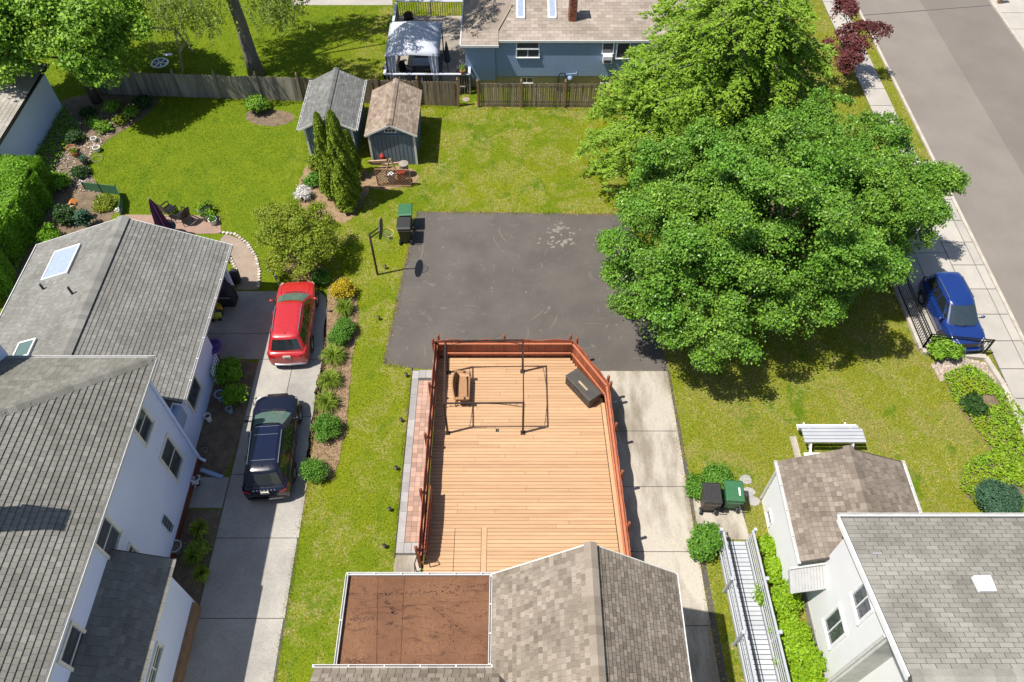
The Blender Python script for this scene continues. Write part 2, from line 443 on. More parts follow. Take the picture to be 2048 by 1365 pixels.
MAT['maple'] = foliage('maple_leaf', (.035,.105,.012), (.26,.45,.045), .14, .4, .5, (.12,.28,.026))
MAT['cyp'] = foliage('cypress_leaf', (.07,.15,.012), (.35,.52,.04), .25, .55, .6, (.2,.34,.022))
MAT['leafL'] = foliage('broad_leaf', (.07,.18,.014), (.32,.5,.04), .22, .5, .6, (.16,.31,.022))
MAT['willow'] = foliage('hanging_leaf', (.11,.17,.025), (.33,.42,.08), .4, .55, .8)
MAT['redleaf'] = foliage('red_maple_leaf', (.085,.022,.022), (.25,.075,.068), .3, .5, 1)
MAT['hedge'] = foliage('hedge_leaf', (.08,.21,.01), (.27,.5,.02), .3, .5, .8)
MAT['arb'] = foliage('arborvitae', (.1,.17,.01), (.33,.43,.03), .25, .6, 1.5)
MAT['yshrub'] = foliage('golden_green_leaf', (.1,.18,.014), (.4,.48,.04), .4, .5, 1.2, (.3,.34,.035))
MAT['gold'] = foliage('gold_leaf', (.4,.3,.015), (.66,.52,.035), .35, .5, 3)
MAT['lily'] = foliage('strap_leaf', (.12,.21,.02), (.36,.47,.06), .35, .5, 2)
MAT['box'] = foliage('boxwood_leaf', (.05,.15,.014), (.17,.36,.035), .25, .5, 2)
MAT['limeb'] = foliage('lime_leaf', (.14,.28,.01), (.36,.54,.02), .35, .45, 1.5)
MAT['cover'] = foliage('ground_cover_leaf', (.1,.22,.01), (.32,.5,.025), .3, .5, .8, (.27,.35,.015))
MAT['spruce'] = foliage('spruce_needle', (.03,.085,.045), (.085,.18,.095), .2, .6, 2)
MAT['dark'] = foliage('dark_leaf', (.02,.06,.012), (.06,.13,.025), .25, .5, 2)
MAT['flowerw'] = foliage('white_petal', (.6,.58,.55), (.8,.78,.76), .2, .6, 4)
MAT['flowerv'] = foliage('violet_petal', (.12,.06,.3), (.3,.18,.55), .2, .6, 4)
MAT['flowery'] = foliage('yellow_petal', (.5,.3,.02), (.7,.5,.03), .2, .6, 4)
MAT['canvas'] = surf('white_canvas', (.5,.52,.58), (.44,.46,.52), .8, 2, 30, .05, .1)
MAT['purple'] = plain('purple_canvas', (.14,.035,.13), .8)
MAT['bing'] = plain('green_bin', (.035,.13,.055), .5)
MAT['bink'] = plain('black_bin', (.03,.028,.027), .5)
MAT['binb'] = plain('brown_bin', (.075,.058,.045), .5)
MAT['wicker'] = surf('wicker', (.42,.23,.11), (.33,.17,.08), .7, 20, 80, .3, .3, 90)
MAT['chest'] = surf('dark_resin', (.075,.068,.06), (.1,.09,.078), .5, 3, 40, .15, .1, rvar=.2)
MAT['brick'] = surf('chimney_brick', (.32,.1,.05), (.26,.075,.04), .9, 5, 40, .25, .2, rvar=.3)
MAT['mortar'] = surf('mortar', (.36,.3,.26), None, .95)
MAT['terra'] = plain('terracotta', (.4,.12,.07), .7)
MAT['orange'] = plain('orange_plastic', (.6,.2,.04), .5)
MAT['yellow'] = plain('yellow_plastic', (.65,.5,.03), .5)
MAT['lime'] = plain('lime_plastic', (.5,.6,.05), .5)
MAT['redpl'] = plain('red_plastic', (.5,.05,.03), .5)
MAT['galv'] = plain('galvanised', (.5,.5,.49), .4, metal=.5)
MAT['wood'] = surf('raw_lumber', (.5,.36,.22), None, .8, 3, 30, .2, .15)
MAT['lattice'] = surf('brown_lattice', (.3,.18,.1), None, .85, 4, 30, .2, .15)
MAT['blackm'] = plain('black_iron', (.015,.015,.016), .4, metal=.2)
MAT['awn'] = plain('aluminium_awning', (.42,.42,.41), .45, metal=.2)
MAT['ramp'] = surf('ramp_white_vinyl', (.46,.475,.5), (.4,.415,.44), .5, 1, 30, .06, .03, rvar=.08)
MAT['net'] = plain('green_mesh', (.06,.16,.08), .8)
MAT['rug'] = surf('dark_rug', (.06,.05,.05), (.12,.1,.09), .95, 6, 30, .3)
MAT['cover_bbq'] = plain('navy_cover', (.02,.022,.03), .75)

# ------------------------------------------------------------------ the setting
def xy(p): return (p.x, p.y)
def px(*pts): return [xy(P(u, v)) for u, v in pts]
def sheet(name, pts, z, mat, parent=None, thick=0.0, kind='structure'):
    m = MB()
    if thick: m.prism(pts, z-thick, z)
    else:
        n = len(pts); a = sum(pts[i][0]*pts[(i+1)%n][1]-pts[(i+1)%n][0]*pts[i][1] for i in range(n))
        if a < 0: pts = pts[::-1]
        m.poly([(p[0],p[1],z) for p in pts])
    o = m.build(name, mat, parent)
    if not parent: o['kind'] = kind
    return o
def inset_poly(pts, d):
    c = Vector((sum(p[0] for p in pts)/len(pts), sum(p[1] for p in pts)/len(pts)))
    out = []
    for p in pts:
        q = Vector(p[:2]); e = (c-q); out.append(tuple(q + Vector((math.copysign(min(d,abs(e.x)),e.x), math.copysign(min(d,abs(e.y)),e.y)))))
    return out
def slab(parent, pts, z, mat, thick=.08, gap=.014, name='slab'):
    m = MB(); m.cur = random.random(); m.prism(inset_poly(pts, gap), z-thick, z)
    return m.build(name, mat, parent)

g = MB()
g.poly([(-900,-300,0),(900,-300,0),(900,1500,0),(-900,1500,0)])
lawn = g.build('lawn', MAT['lawn']); lawn['kind'] = 'structure'

# road, kerb, pavement on the right (the street runs along +y)
KX = 21.25
sheet('road', [(KX+.15,-40),(29.75,-40),(29.75,120),(KX+.15,120)], .004, MAT['road'])
sheet('road_patch', [(25.55,-40),(29.75,-40),(29.75,120),(25.4,120)], .008, MAT['road2'])
for nm, x in (('kerb',KX),('kerb',29.75)):
    kb = MB()
    for i in range(40):
        y0 = -2 + i*1.9
        kb.box(x, x+.15, y0, y0+1.89, -.05, .1)
    o = kb.build(nm, MAT['curb']); o['kind'] = 'structure'
walk = sheet('sidewalk', [(19.78,-6),(KX,-6),(KX,31.2),(19.78,31.2)], .02, MAT['tar'])
y = 11.2
while y < 31:
    slab(walk, [(19.8,y),(20.85,y),(20.85,y+1.42),(19.8,y+1.42)], .06, MAT['walk'])
    slab(walk, [(20.86,y),(KX,y),(KX,y+1.42),(20.86,y+1.42)], .06, MAT['walk'])
    y += 1.43
walk2 = sheet('sidewalk', [(19.35,31.2),(20.62,31.2),(20.62,60),(19.35,60)], .02, MAT['tar'])
y = 31.25
while y < 52:
    slab(walk2, [(19.35,y),(20.6,y),(20.6,y+1.5),(19.35,y+1.5)], .06, MAT['walk']); y += 1.51
walk3 = sheet('sidewalk', [(29.9,20),(32.2,20),(32.2,80),(29.9,80)], .02, MAT['tar'])
y = 36
while y < 56:
    slab(walk3, [(29.9,y),(32.1,y),(32.1,y+1.8),(29.9,y+1.8)], .06, MAT['walk']); y += 1.81
# concrete parking apron beside the pavement
apron = sheet('parking_apron', [(16.9,19.3),(19.79,19.3),(19.79,27.6),(16.9,27.6)], .02, MAT['tar'])
for i in range(3):
    for j in range(2):
        x0 = 16.9+j*1.445; y0 = 19.3+i*2.76
        slab(apron, [(x0,y0),(x0+1.44,y0),(x0+1.44,y0+2.75),(x0,y0+2.75)], .06, MAT['walk'])
m = MB()
m.bar(P(1700,33,.006), P(1985,11,.006), .07, .012)  # dark strip painted as the cast shadow of an overhead wire
o = m.build('painted_wire_shadow', MAT['tar']); o['kind'] = 'structure'

# sealed asphalt yard behind the timber deck
PAD = px((834,425),(1250,430),(1268,470),(1336,742),(1197,741),(866,739),(826,738),(768,727))
n = []
for i, p in enumerate(PAD):                         # slightly ragged outline
    q = PAD[(i+1)%len(PAD)]
    for k in range(12):
        t = k/12; j = .035 if k else 0
        n.append((p[0]+(q[0]-p[0])*t+random.uniform(-j,j), p[1]+(q[1]-p[1])*t+random.uniform(-j,j)))
sheet('asphalt_yard', n, .012, MAT['pad'])
m = MB()
for i in range(len(n)):
    p, q = Vector(n[i]), Vector(n[(i+1)%len(n)])
    if i < 48 or i > 82:
        m.bar((p.x,p.y,.004), (q.x,q.y,.004), .12, .01)
o = m.build('dry_edge', MAT['soil']); o['kind'] = 'structure'
# sand left in a dip of the asphalt
m = MB()
for q in range(70):
    u0, v0, sx, sy = random.choice(((1110,465,12,7),(1126,455,8,7),(1108,486,14,3),(1125,480,16,10)))
    c = P(random.gauss(u0,sx), random.gauss(v0,sy)); rr0 = random.uniform(.015,.075); rz = .5
    ring = []
    for k in range(9):
        t = 2*math.pi*k/9; rr = rr0*random.uniform(.7,1.3); x, yy = 1.6*rr*math.cos(t), rr*math.sin(t)
        ring.append((c.x+x*math.cos(rz)-yy*math.sin(rz), c.y+x*math.sin(rz)+yy*math.cos(rz)))
    z_ = .0135+q*.00002
    m.add([(p_[0],p_[1],z_) for p_ in ring], [list(range(9))])
o = m.build('sand_patch', surf('dry_sand', (.26,.228,.19), (.17,.15,.127), .95, 4, 40, .2)); o['kind'] = 'structure'

m = MB(); zz_ = .0132
def streak(pts, w):
    global zz_
    pts = [P(*q) for q in pts]; n_ = len(pts)
    L_, R_ = [], []
    for i_, p_ in enumerate(pts):
        d_ = (pts[min(i_+1,n_-1)]-pts[max(i_-1,0)]).normalized(); sd_ = Vector((-d_.y,d_.x,0)); ww = w*math.sin(math.pi*(i_+.35)/(n_-.3))*random.uniform(.7,1.2)
        L_.append((p_.x+sd_.x*ww,p_.y+sd_.y*ww,zz_)); R_.append((p_.x-sd_.x*ww,p_.y-sd_.y*ww,zz_))
    zz_ += .00003
    m.add(L_+R_, [(i_,n_+i_,n_+i_+1,i_+1) for i_ in range(n_-1)])
for (u0,v0,u1,v1,bd,w) in ((1053,645,1090,615,4,.03),(1097,660,1115,628,3,.035),(1054,680,1055,652,2,.03),(1165,648,1210,649,-2,.02),(885,700,905,688,2,.03),(905,590,955,575,6,.012),(1000,455,1018,490,-8,.05),(988,470,1002,500,-6,.03),(1120,470,1155,490,5,.03),(840,520,845,480,3,.05),(1030,560,1090,555,8,.012),(870,640,930,650,6,.014),(1180,600,1215,560,4,.012),(960,690,1010,670,3,.014),(1150,700,1200,690,3,.02),(1225,500,1245,470,2,.03)):
    streak([(u0+(u1-u0)*t+bd*math.sin(math.pi*t), v0+(v1-v0)*t+bd*.4*math.sin(math.pi*t)) for t in np.linspace(0,1,9)], w)
o = m.build('tyre_scuff', surf('scuffed_asphalt', (.17,.148,.126), (.125,.108,.092), .85, 14, 60, .25, .1)); o['kind'] = 'structure'

# concrete drive on the right of the deck
drv = sheet('concrete_drive', [(3.2,2),(6.9,2),(6.4,18.3),(3.2,18.3)], .006, MAT['tar'])
ys = [18.27,15.45,13.1,10.62,8.1,5.5,3.0]
def xr(y): return 6.32+(18.3-y)*.018
for a, b in zip(ys[:-1], ys[1:]):
    slab(drv, [(3.25,b),(xr(b),b),(xr(a),a),(3.25,a)], .02, MAT['conc'])
pth = sheet('bin_pad', px((1395,1005),(1488,1000),(1492,1065),(1400,1060)), .006, MAT['tar'])
slab(pth, [(6.55,11.05),(8.35,11.05),(8.2,12.65),(6.52,12.65)], .02, MAT['conc'])
# drive of the left house
LD = [(-10.4,2),(-7.35,2),(-7.45,9),(-7.55,17.8),(-7.95,21.4),(-8.1,22.2),(-8.5,22.55),(-10.4,22.55)]
ldr = sheet('left_drive', LD, .006, MAT['tar'])
ys = [2.0,5.2,8.33,11.12,13.6,16.1,18.85]
for a, b in zip(ys[:-1], ys[1:]):
    slab(ldr, [(-10.38,a),(-8.95,a),(-8.95,b),(-10.38,b)] if a > 13 else [(-10.38,a),(-7.46,a),(-7.5,b),(-10.38,b)], .02, MAT['conc2'])
    if a > 13: slab(ldr, [(-8.95,a),(-7.52,a),(-7.55,b),(-8.95,b)], .02, MAT['conc2'])
slab(ldr, [(-8.95,18.85),(-7.6,18.85),(-7.95,21.4),(-8.1,22.2),(-8.5,22.55),(-8.95,22.55)], .02, MAT['conc2'])
for a, b in ((18.85,20.2),(20.2,22.55)):
    slab(ldr, [(-14.0,a),(-8.95,a),(-8.95,b),(-14.0,b)], .02, MAT['conc2'])
slab(ldr, [(-11.7,12.25),(-10.4,12.25),(-10.4,13.5),(-11.7,13.5)], .02, MAT['conc2'])
# planting beds
def organic(pts, it=3, j=.05):
    for k in range(it):
        o_ = []
        for i in range(len(pts)):
            p, q = Vector(pts[i]), Vector(pts[(i+1)%len(pts)])
            o_ += [tuple(p.lerp(q,.25)), tuple(p.lerp(q,.75))]
        pts = o_
    return [(x+random.uniform(-j,j), y+random.uniform(-j,j)) for x, y in pts]
sheet('mulch_bed', organic(px((655,566),(716,580),(716,665),(704,715),(700,765),(690,870),(668,965),(610,955),(618,880),(632,770),(640,740),(652,640),(657,590))), .02, MAT['mulch'])
sheet('soil_bed', [(-12.0,13.5),(-10.6,13.5),(-10.05,17.0),(-10.3,18.6),(-10.9,18.8),(-12.0,18.8)], .012, MAT['soil'])
sheet('soil_bed', [(-11.7,6),(-10.42,6),(-10.42,12.2),(-11.7,12.2)], .012, MAT['soil'])
sheet('soil_bed', organic(px((100,190),(330,185),(300,230),(215,280),(170,320),(200,385),(250,430),(40,620),(0,620),(60,400),(80,300))), .01, MAT['soil'])
sheet('soil_bed', organic(px((615,325),(640,318),(735,330),(742,380),(712,430),(690,450),(620,440),(590,400),(600,360))), .01, MAT['mulch'])
sheet('soil_bed', organic(px((740,330),(830,335),(845,365),(770,382),(735,378))), .012, MAT['mulch'])
sheet('soil_bed', organic(px((485,222),(560,218),(600,235),(560,255),(500,250))), .01, MAT['soil'])
sheet('soil_bed', organic(px((555,520),(600,500),(665,545),(640,568),(580,560))), .01, MAT['mulch'])
sheet('brick_patio', px((250,430),(440,432),(442,468),(250,470)), .015, MAT['brickp'])
gp = px((452,468),(485,482),(508,505),(518,540),(516,580),(474,580),(474,552),(466,530),(448,512),(440,480))
sheet('gravel_path', gp, .014, MAT['gravel'])
sheet('concrete_walk', px((585,11),(785,11),(785,-40),(585,-40)), .01, MAT['walk'])
for nm, line in (('path_edging', px((440,466),(470,470),(495,488),(512,515),(519,545),(517,580))), ('path_edging', px((446,508),(462,520),(472,540),(474,566)))):
    e = MB(); e.cur = .5
    L = [Vector(p) for p in line]
    pts = []
    for a, b in zip(L[:-1], L[1:]):
        nn = max(1, int((b-a).length/.16))
        pts += [a+(b-a)*(k/nn) for k in range(nn)]
    base = MB(); base.prism([(L[0].x,L[0].y),(L[0].x+.05,L[0].y),(L[0].x+.05,L[0].y+.05)], 0, .01)
    for p in pts:
        e.cur = random.random(); e.cbox((p.x,p.y,.04), (.13,.12,.07), random.uniform(0,1.5))
    o = e.build(nm, MAT['stone']); o['kind'] = 'structure'
# stepping stones beside the bins
for (u, v, lb) in ((1497,985,'pale grey stepping stone level with the green bin lid'),(1507,1003,'darker stepping stone nearest the white garage wall'),(1492,960,'stepping stone farthest from the ramp, by the low shrub')):
    c = P(u,v); m = MB(); m.cur = random.random()
    m.prism([(c.x+.25*math.cos(t)*random.uniform(.8,1.1), c.y+.2*math.sin(t)) for t in np.linspace(0,6.28,9)[:-1]], 0, .03)
    tag(m.build('stepping_stone', MAT['paverg']), lb, 'stone', 'stepping stones by the bins')

# paver walk along the left side of the deck
PWX0, PWX1, PWY0, PWY1 = -4.28, -3.2, 10.55, 18.25
pw = sheet('paver_walk', [(-4.02,10.5),(-3.1,10.5),(-3.1,18.3),(-4.02,18.3)], .008, MAT['tar'])
meshes = []
for k in range(4):
    m = MB(); m.cur = k/3; m.box(-.094,.094,-.094,.094,0,.04); meshes.append(m.mesh('paver'))
mg = []
for k in range(3):
    m = MB(); m.cur = k/2; m.box(-.13,.13,-.19,.19,0,.04); mg.append(m.mesh('paver_border'))
y = 10.75
while y < 18.1:
    link_mesh('border_paver', random.choice(mg), MAT['paverg'], pw, Vector((-3.89,y,.01))-ORG[pw]); y += .385
for j in range(3):
    link_mesh('border_paver', random.choice(mg), MAT['paverg'], pw, Vector((-3.62+j*.27,10.75,.01))-ORG[pw])
    link_mesh('border_paver', random.choice(mg), MAT['paverg'], pw, Vector((-3.62+j*.27,18.1,.01))-ORG[pw])
y = 11.05; r_ = 0
while y < 17.85:
    for j in range(3):
        link_mesh('paver', random.choice(meshes), MAT['brickp'], pw, Vector((-3.65+j*.195,y,.01))-ORG[pw])
    y += .195
slab(pw, [(-4.1,9.0),(-3.1,9.0),(-3.1,10.5),(-4.03,10.5)], .03, MAT['conc'], name='slab')
m = MB(); m.bar((-4.05,10.4,.01),(-4.05,18.4,.01),.025,.05); o = m.build('walk_edging', MAT['blackp']); o['kind'] = 'structure'

# pale gravel strip and ground-cover bed by the pavement
GRV = px((1862,728),(1905,711),(1975,728),(2010,765),(2062,845),(2040,845),(1985,772),(1940,745),(1900,752),(1880,765))
sheet('gravel_bed', GRV, .012, MAT['gravel'])
COV = [px((1885,752),(1935,730),(1985,762),(2050,835),(2070,900),(2060,985),(2000,930),(1960,870),(1905,800)),
       px((1930,925),(1990,900),(2060,960),(2060,1035),(1960,1020),(1915,975))]
for c in COV: sheet('cover_bed', organic(c), .012, MAT['soil'])

def inside(poly, X, Y):
    n = len(poly); r = np.zeros(len(X), bool); j = n-1
    for i in range(n):
        xi, yi = poly[i][:2]; xj, yj = poly[j][:2]
        c = ((yi > Y) != (yj > Y)) & (X < (xj-xi)*(Y-yi)/((yj-yi) or 1e-9)+xi)
        r ^= c; j = i
    return r
def scatter(poly, density):
    a = np.array([p[:2] for p in poly]); lo, hi = a.min(0), a.max(0)
    n = int((hi[0]-lo[0])*(hi[1]-lo[1])*density)
    X = rng.uniform(lo[0],hi[0],n); Y = rng.uniform(lo[1],hi[1],n)
    k = inside(poly, X, Y)
    return X[k], Y[k]

# grass blades
def blades(name, X, Y, h=(.045,.1), w=.02, z=0.0):
    n = len(X); a = rng.uniform(0,2*np.pi,n); hh = rng.uniform(h[0],h[1],n); lean = rng.uniform(.3,1.1,n)*hh; b = rng.uniform(0,2*np.pi,n)
    dx, dy = np.cos(a)*w/2, np.sin(a)*w/2
    V = np.empty((n,3,3)); V[:,0] = np.stack([X-dx,Y-dy,np.full(n,z)],1); V[:,1] = np.stack([X+dx,Y+dy,np.full(n,z)],1)
    V[:,2] = np.stack([X+np.cos(b)*lean,Y+np.sin(b)*lean,z+hh],1)
    me = fast_mesh(name, V.reshape(-1,3), np.arange(3*n).reshape(n,3), False, rng.uniform(0,1,n))
    return link_mesh(name, me, MAT['grass'])
n = 700000
X = rng.uniform(-28,30,n); Y = rng.uniform(4,50,n)
D = Y*_c+CAM_H*_s; U = CX+CAM_F*X/D; V = CY-CAM_F*(Y*_s-CAM_H*_c)/D
k = (U > -30) & (U < 2080) & (V > -30) & (V < 1400) & (X < 19.3) | ((X > 20.65) & (X < KX) & (Y > 31.2)) | (X > 32.3)
blk = [PAD, [(3.2,2),(6.9,2),(6.35,18.3),(3.2,18.3)], LD, [(-14,18.8),(-8.9,18.8),(-8.9,22.6),(-14,22.6)],
       [(-12,13.5),(-10.6,13.5),(-10.05,17),(-10.3,18.6),(-12,18.8)], [(-11.7,6),(-10.4,6),(-10.4,13.5),(-11.7,13.5)],
       [(-4.06,8.9),(4,8.9),(4,18.4),(-4.06,18.4)], [(-5,-5),(4.6,-5),(4.6,9),(-5,9)], gp, GRV,
       [(16.9,19.3),(19.8,19.3),(19.8,27.6),(16.9,27.6)], [(6.5,11.05),(8.35,11.05),(8.2,12.65),(6.5,12.65)],
       [(-20,-5),(-11.7,-5),(-11.7,14.3),(-20,14.3)], [(-19.3,14),(-12,14),(-12,22.4),(-19.3,22.4)], [(9,9),(13.1,9),(13.1,12.6),(9,12.6)], [(9.7,-5),(19,-5),(19,9.4),(9.7,9.4)],
       px((655,566),(716,580),(716,665),(704,715),(700,765),(690,870),(668,965),(610,955),(618,880),(632,770),(640,740),(652,640),(657,590)),
       px((100,190),(330,185),(300,230),(215,280),(170,320),(200,385),(250,430),(40,620),(0,620),(60,400),(80,300)),
       px((250,430),(440,432),(442,468),(250,470)), px((615,325),(640,318),(735,330),(742,380),(712,430),(690,450),(620,440),(590,400),(600,360)),
       px((740,330),(830,335),(845,365),(770,382),(735,378)), px((485,222),(560,218),(600,235),(560,255),(500,250)), px((585,11),(785,11),(785,-40),(585,-40))] + COV
for b in blk: k &= ~inside(b, X, Y)
def along(pts, dens, spread):
    ex, ey = [], []
    for a_, b_ in zip(pts[:-1], pts[1:]):
        L_ = math.hypot(b_[0]-a_[0], b_[1]-a_[1]); m_ = int(L_*dens); t_ = rng.uniform(0,1,m_)
        clump = .5+.5*np.sin(t_*L_*3.1+a_[0])*np.sin(t_*L_*1.3)
        keep = rng.uniform(0,1,m_) < clump+.15
        nx, ny = (b_[1]-a_[1])/L_, -(b_[0]-a_[0])/L_; o_ = np.abs(rng.normal(size=m_))*spread*rng.choice([-1,1],m_)
        ex.append((a_[0]+(b_[0]-a_[0])*t_+nx*o_)[keep]); ey.append((a_[1]+(b_[1]-a_[1])*t_+ny*o_)[keep])
    return np.concatenate(ex), np.concatenate(ey)
eX, eY = [], []
for ln in (PAD[:2], [PAD[0],PAD[7],PAD[6]], [(6.32,18.3),(6.6,3)], [(-7.45,5),(-7.5,16.5)], [(-4.08,10.4),(-4.08,18.3)], [(16.8,27),(16.85,19.3)], px((330,196),(606,206),(918,216)), px((957,217),(1210,219))):
    a_, b_ = along(ln, 260, .07); eX.append(a_); eY.append(b_)
X = np.concatenate([X[k]]+eX); Y = np.concatenate([Y[k]]+eY); k = np.ones(len(X), bool)
tag(blades('grass', X[k], Y[k]), 'short yellow-green lawn grass around the houses', 'grass', kind='stuff')

# loose pale stones
X, Y = scatter(GRV, 420)
m = MB()
for x, y in zip(X, Y):
    m.cur = random.random(); s = random.uniform(.025,.06); a = random.uniform(0,6.3)
    c, d = math.cos(a)*s, math.sin(a)*s
    m.add([(x+c,y+d,.015),(x-d*.7,y+c*.7,.015),(x-c,y-d,.015),(x+d*.7,y-c*.7,.015),(x+random.uniform(-.01,.01),y,.02+s*.8)], [(0,1,4),(1,2,4),(2,3,4),(3,0,4)])
tag(m.build('gravel', MAT['stone']), 'pale pinkish gravel edging the ground-cover bed', 'gravel', kind='stuff')

# ------------------------------------------------------------------ roofs
CAMV = Vector((0,0,CAM_H))
def shingle_proto(tw, ex, t, rnd, ov=1.12, gap=.004):
    m = MB(); m.cur = rnd
    a = tw/2-gap
    m.add([(-a,0,0),(a,0,0),(-a,0,t),(a,0,t),(-a,ex*ov,.003),(a,ex*ov,.003)], [(0,1,3,2),(2,3,5,4),(0,2,4),(1,5,3)])
    return m
def shingles(roof, A, u, s, length, slope, mat, ex=.14, tw=.3, t=.016, clip=None, limit=300, ov=1.12, gap=.004, mode='stair'):
    """lay courses from the eave corner A along u, climbing along s; the largest in view are single objects"""
    u = Vector(u).normalized(); s = Vector(s).normalized(); nrm = u.cross(s).normalized()
    if nrm.z < 0: nrm = -nrm; flip = True
    else: flip = False
    M3 = Matrix((u if not flip else -u, s, nrm)).transposed()
    vals = [0,.2,.4,.5,.65,.85,1.0]
    protos = [shingle_proto(tw, ex, t, v, ov, gap) for v in vals]
    meshes = [p.mesh('shingle') for p in protos]
    items = []
    for i in range(int(slope/ex)):
        off = (.5*tw if i % 2 else 0) if mode == 'stair' else random.uniform(0, tw)
        k = -1
        while True:
            a = k*tw + off + tw/2; k += 1
            if a < -tw*.45: continue
            if a > length+tw*.45: break
            b = i*ex; lift = .004
            if a < tw/2 or a > length-tw/2: a = min(max(a, tw/2), length-tw/2); lift = .0065
            if clip and not clip(a, b+ex*.5): continue
            p = A + u*a + s*b + nrm*lift
            U, Vv = J(p)
            vis = -20 < U < 2068 and -20 < Vv < 1385
            items.append(((p-CAMV).length + (0 if vis else 100), p, random.choices(range(7), [1,2,3,3,2,2,1])[0]))
    items.sort(key=lambda q: q[0])
    rot = M3.to_euler()
    for d, p, c in items[:limit]:
        o = link_mesh('shingle', meshes[c], mat, roof, p-ORG[roof])
        o.rotation_euler = rot
    if len(items) > limit:
        pv = np.array(protos[0].v); nv = len(pv); M = np.array(M3)
        base = pv @ M.T
        rest = items[limit:]
        PP = np.array([p-ORG[roof] for d, p, c in rest])
        V = (PP[:,None,:]+base[None]).reshape(-1,3)
        quads = [(0,1,3,2),(2,3,5,4)]
        F = np.concatenate([np.array(quads)+i*nv for i in range(len(rest))])
        me = fast_mesh('shingle_field', V, F, False, np.repeat([vals[c] for d,p,c in rest], 2))
        tag(link_mesh('shingle_field', me, mat, roof), kind='stuff')
def caps(roof, a, b, mat, w=.28, n=None, t=.02, ex=.2):
    """ridge or hip cap pieces running from a to b"""
    a = Vector(a); b = Vector(b); L = (b-a).length; n = n or int(L/ex)
    d = (b-a).normalized(); side = d.cross(Vector((0,0,1))).normalized(); up = side.cross(d)
    for i in range(n):
        p = a + d*(i*L/n); q = a + d*((i+1.15)*L/n)
        m = MB(); m.cur = random.random()
        lift0, lift1 = .014, .03
        m.add([p+side*w/2-up*(.05-lift0), p+up*(.03+lift0), p-side*w/2-up*(.05-lift0), q+side*w/2-up*(.05-lift1), q+up*(.03+lift1), q-side*w/2-up*(.05-lift1)],
              [(0,1,4,3),(1,2,5,4),(3,4,5)])
        m.build('cap_shingle', mat, roof)
def gutter(parent, a, b, mat, spikes=0, w=.11, out=(0,0,0), name='gutter'):
    a = Vector(a); b = Vector(b); d = (b-a).normalized(); sd = d.cross(Vector((0,0,1))).normalized()
    m = MB()
    for k in (-1,1): m.bar(a+sd*(k*w/2), b+sd*(k*w/2), .014, .1)
    m.bar(a-Vector((0,0,.05)), b-Vector((0,0,.05)), w, .015)
    g_ = m.build(name, mat, parent)
    if spikes:
        sp = MB(); L = (b-a).length; n = max(2, int(L/spikes))
        for i in range(n+1):
            p = a+d*(L*i/n); sp.bar(p-sd*w*.6+Vector((0,0,.045)), p+sd*w*.6+Vector((0,0,.045)), .03, .012)
        sp.build('gutter_strap', mat, parent)
    return g_
def slope_slab(roof_mb, pts, t=.06):
    """thin slab following a sloping polygon"""
    n = len(pts); pts = [Vector(p) for p in pts]
    nr = (pts[1]-pts[0]).cross(pts[2]-pts[0]).normalized()
    if nr.z < 0: pts = pts[::-1]; nr = -nr
    lo = [p-nr*t for p in pts]
    roof_mb.add(pts+lo, [list(range(n)), list(range(n,2*n))[::-1]] + [(i,n+i,n+(i+1)%n,(i+1)%n) for i in range(n)])

def window(parent, axis, c, lo, hi, z0, z1, sgn, frame, glass, fw=.07, mull=1, cross=0, proud=.05):
    """window on a wall plane axis=c, between lo..hi along the wall and z0..z1, facing sgn"""
    def B(m, a0, a1, b0, b1, d0, d1):
        d0, d1 = sorted((c+sgn*d0, c+sgn*d1))
        if axis == 'x': m.box(d0, d1, a0, a1, b0, b1)
        else: m.box(a0, a1, d0, d1, b0, b1)
    m = MB()
    B(m, lo-fw, hi+fw, z1, z1+fw, -.02, proud); B(m, lo-fw, hi+fw, z0-fw, z0, -.02, proud+.03)
    B(m, lo-fw, lo, z0, z1, -.02, proud); B(m, hi, hi+fw, z0, z1, -.02, proud)
    w = m.build('window', frame, parent)
    g_ = MB(); n = mull
    for i in range(n):
        a0 = lo+(hi-lo)*i/n+.015; a1 = lo+(hi-lo)*(i+1)/n-.015
        q = MB(); B(q, a0, a1, z0+.015, z1-.015, .005, .012); q.build('pane', glass, w)
    m2 = MB()
    for i in range(1, n):
        a = lo+(hi-lo)*i/n; B(m2, a-.02, a+.02, z0, z1, .0, proud*.7)
    if cross: B(m2, lo, hi, (z0+z1)/2-.02, (z0+z1)/2+.02, .0, proud*.6)
    if m2.v: m2.build('mullion', frame, w)
    return w
def win_x(parent, x, ft, nb, sgn, frame, glass, **k):
    a = PX(ft[0], ft[1], x); b = PX(nb[0], nb[1], x)
    return window(parent, 'x', x, min(a.y,b.y), max(a.y,b.y), min(a.z,b.z), max(a.z,b.z), sgn, frame, glass, **k)

# ------------------------------------------------------------------ our house (bottom centre)
hs = thing('house', (0,5,0), 'tan shingled house with brown flat-roofed addition behind the timber deck', 'house')
m = MB(); m.box(-.3,4.15,-6,7.45,0,5.5); m.box(-4.7,-.3,-6,5.2,0,5.5); m.box(-4.25,-.32,5.2,7.5,0,5.3)
m.build('wall', MAT['siding'], hs)
RZ, EZ = 7.62, 5.6
m = MB()
slope_slab(m, [(1.93,-6,RZ),(1.93,7.7,RZ),(4.38,7.7,EZ),(4.38,-6,EZ)])
slope_slab(m, [(1.93,-6,RZ),(1.93,7.7,RZ),(-.5,7.7,EZ),(-.5,5.36,EZ),(-.5,-6,EZ)])
slope_slab(m, [(-4.9,5.36,EZ),(-.5,5.36,EZ),(1.4,2.9,7.4),(-4.9,2.9,7.4)])
rf = m.build('roof', MAT['under'], hs)
sl = math.hypot(2.45, RZ-EZ)
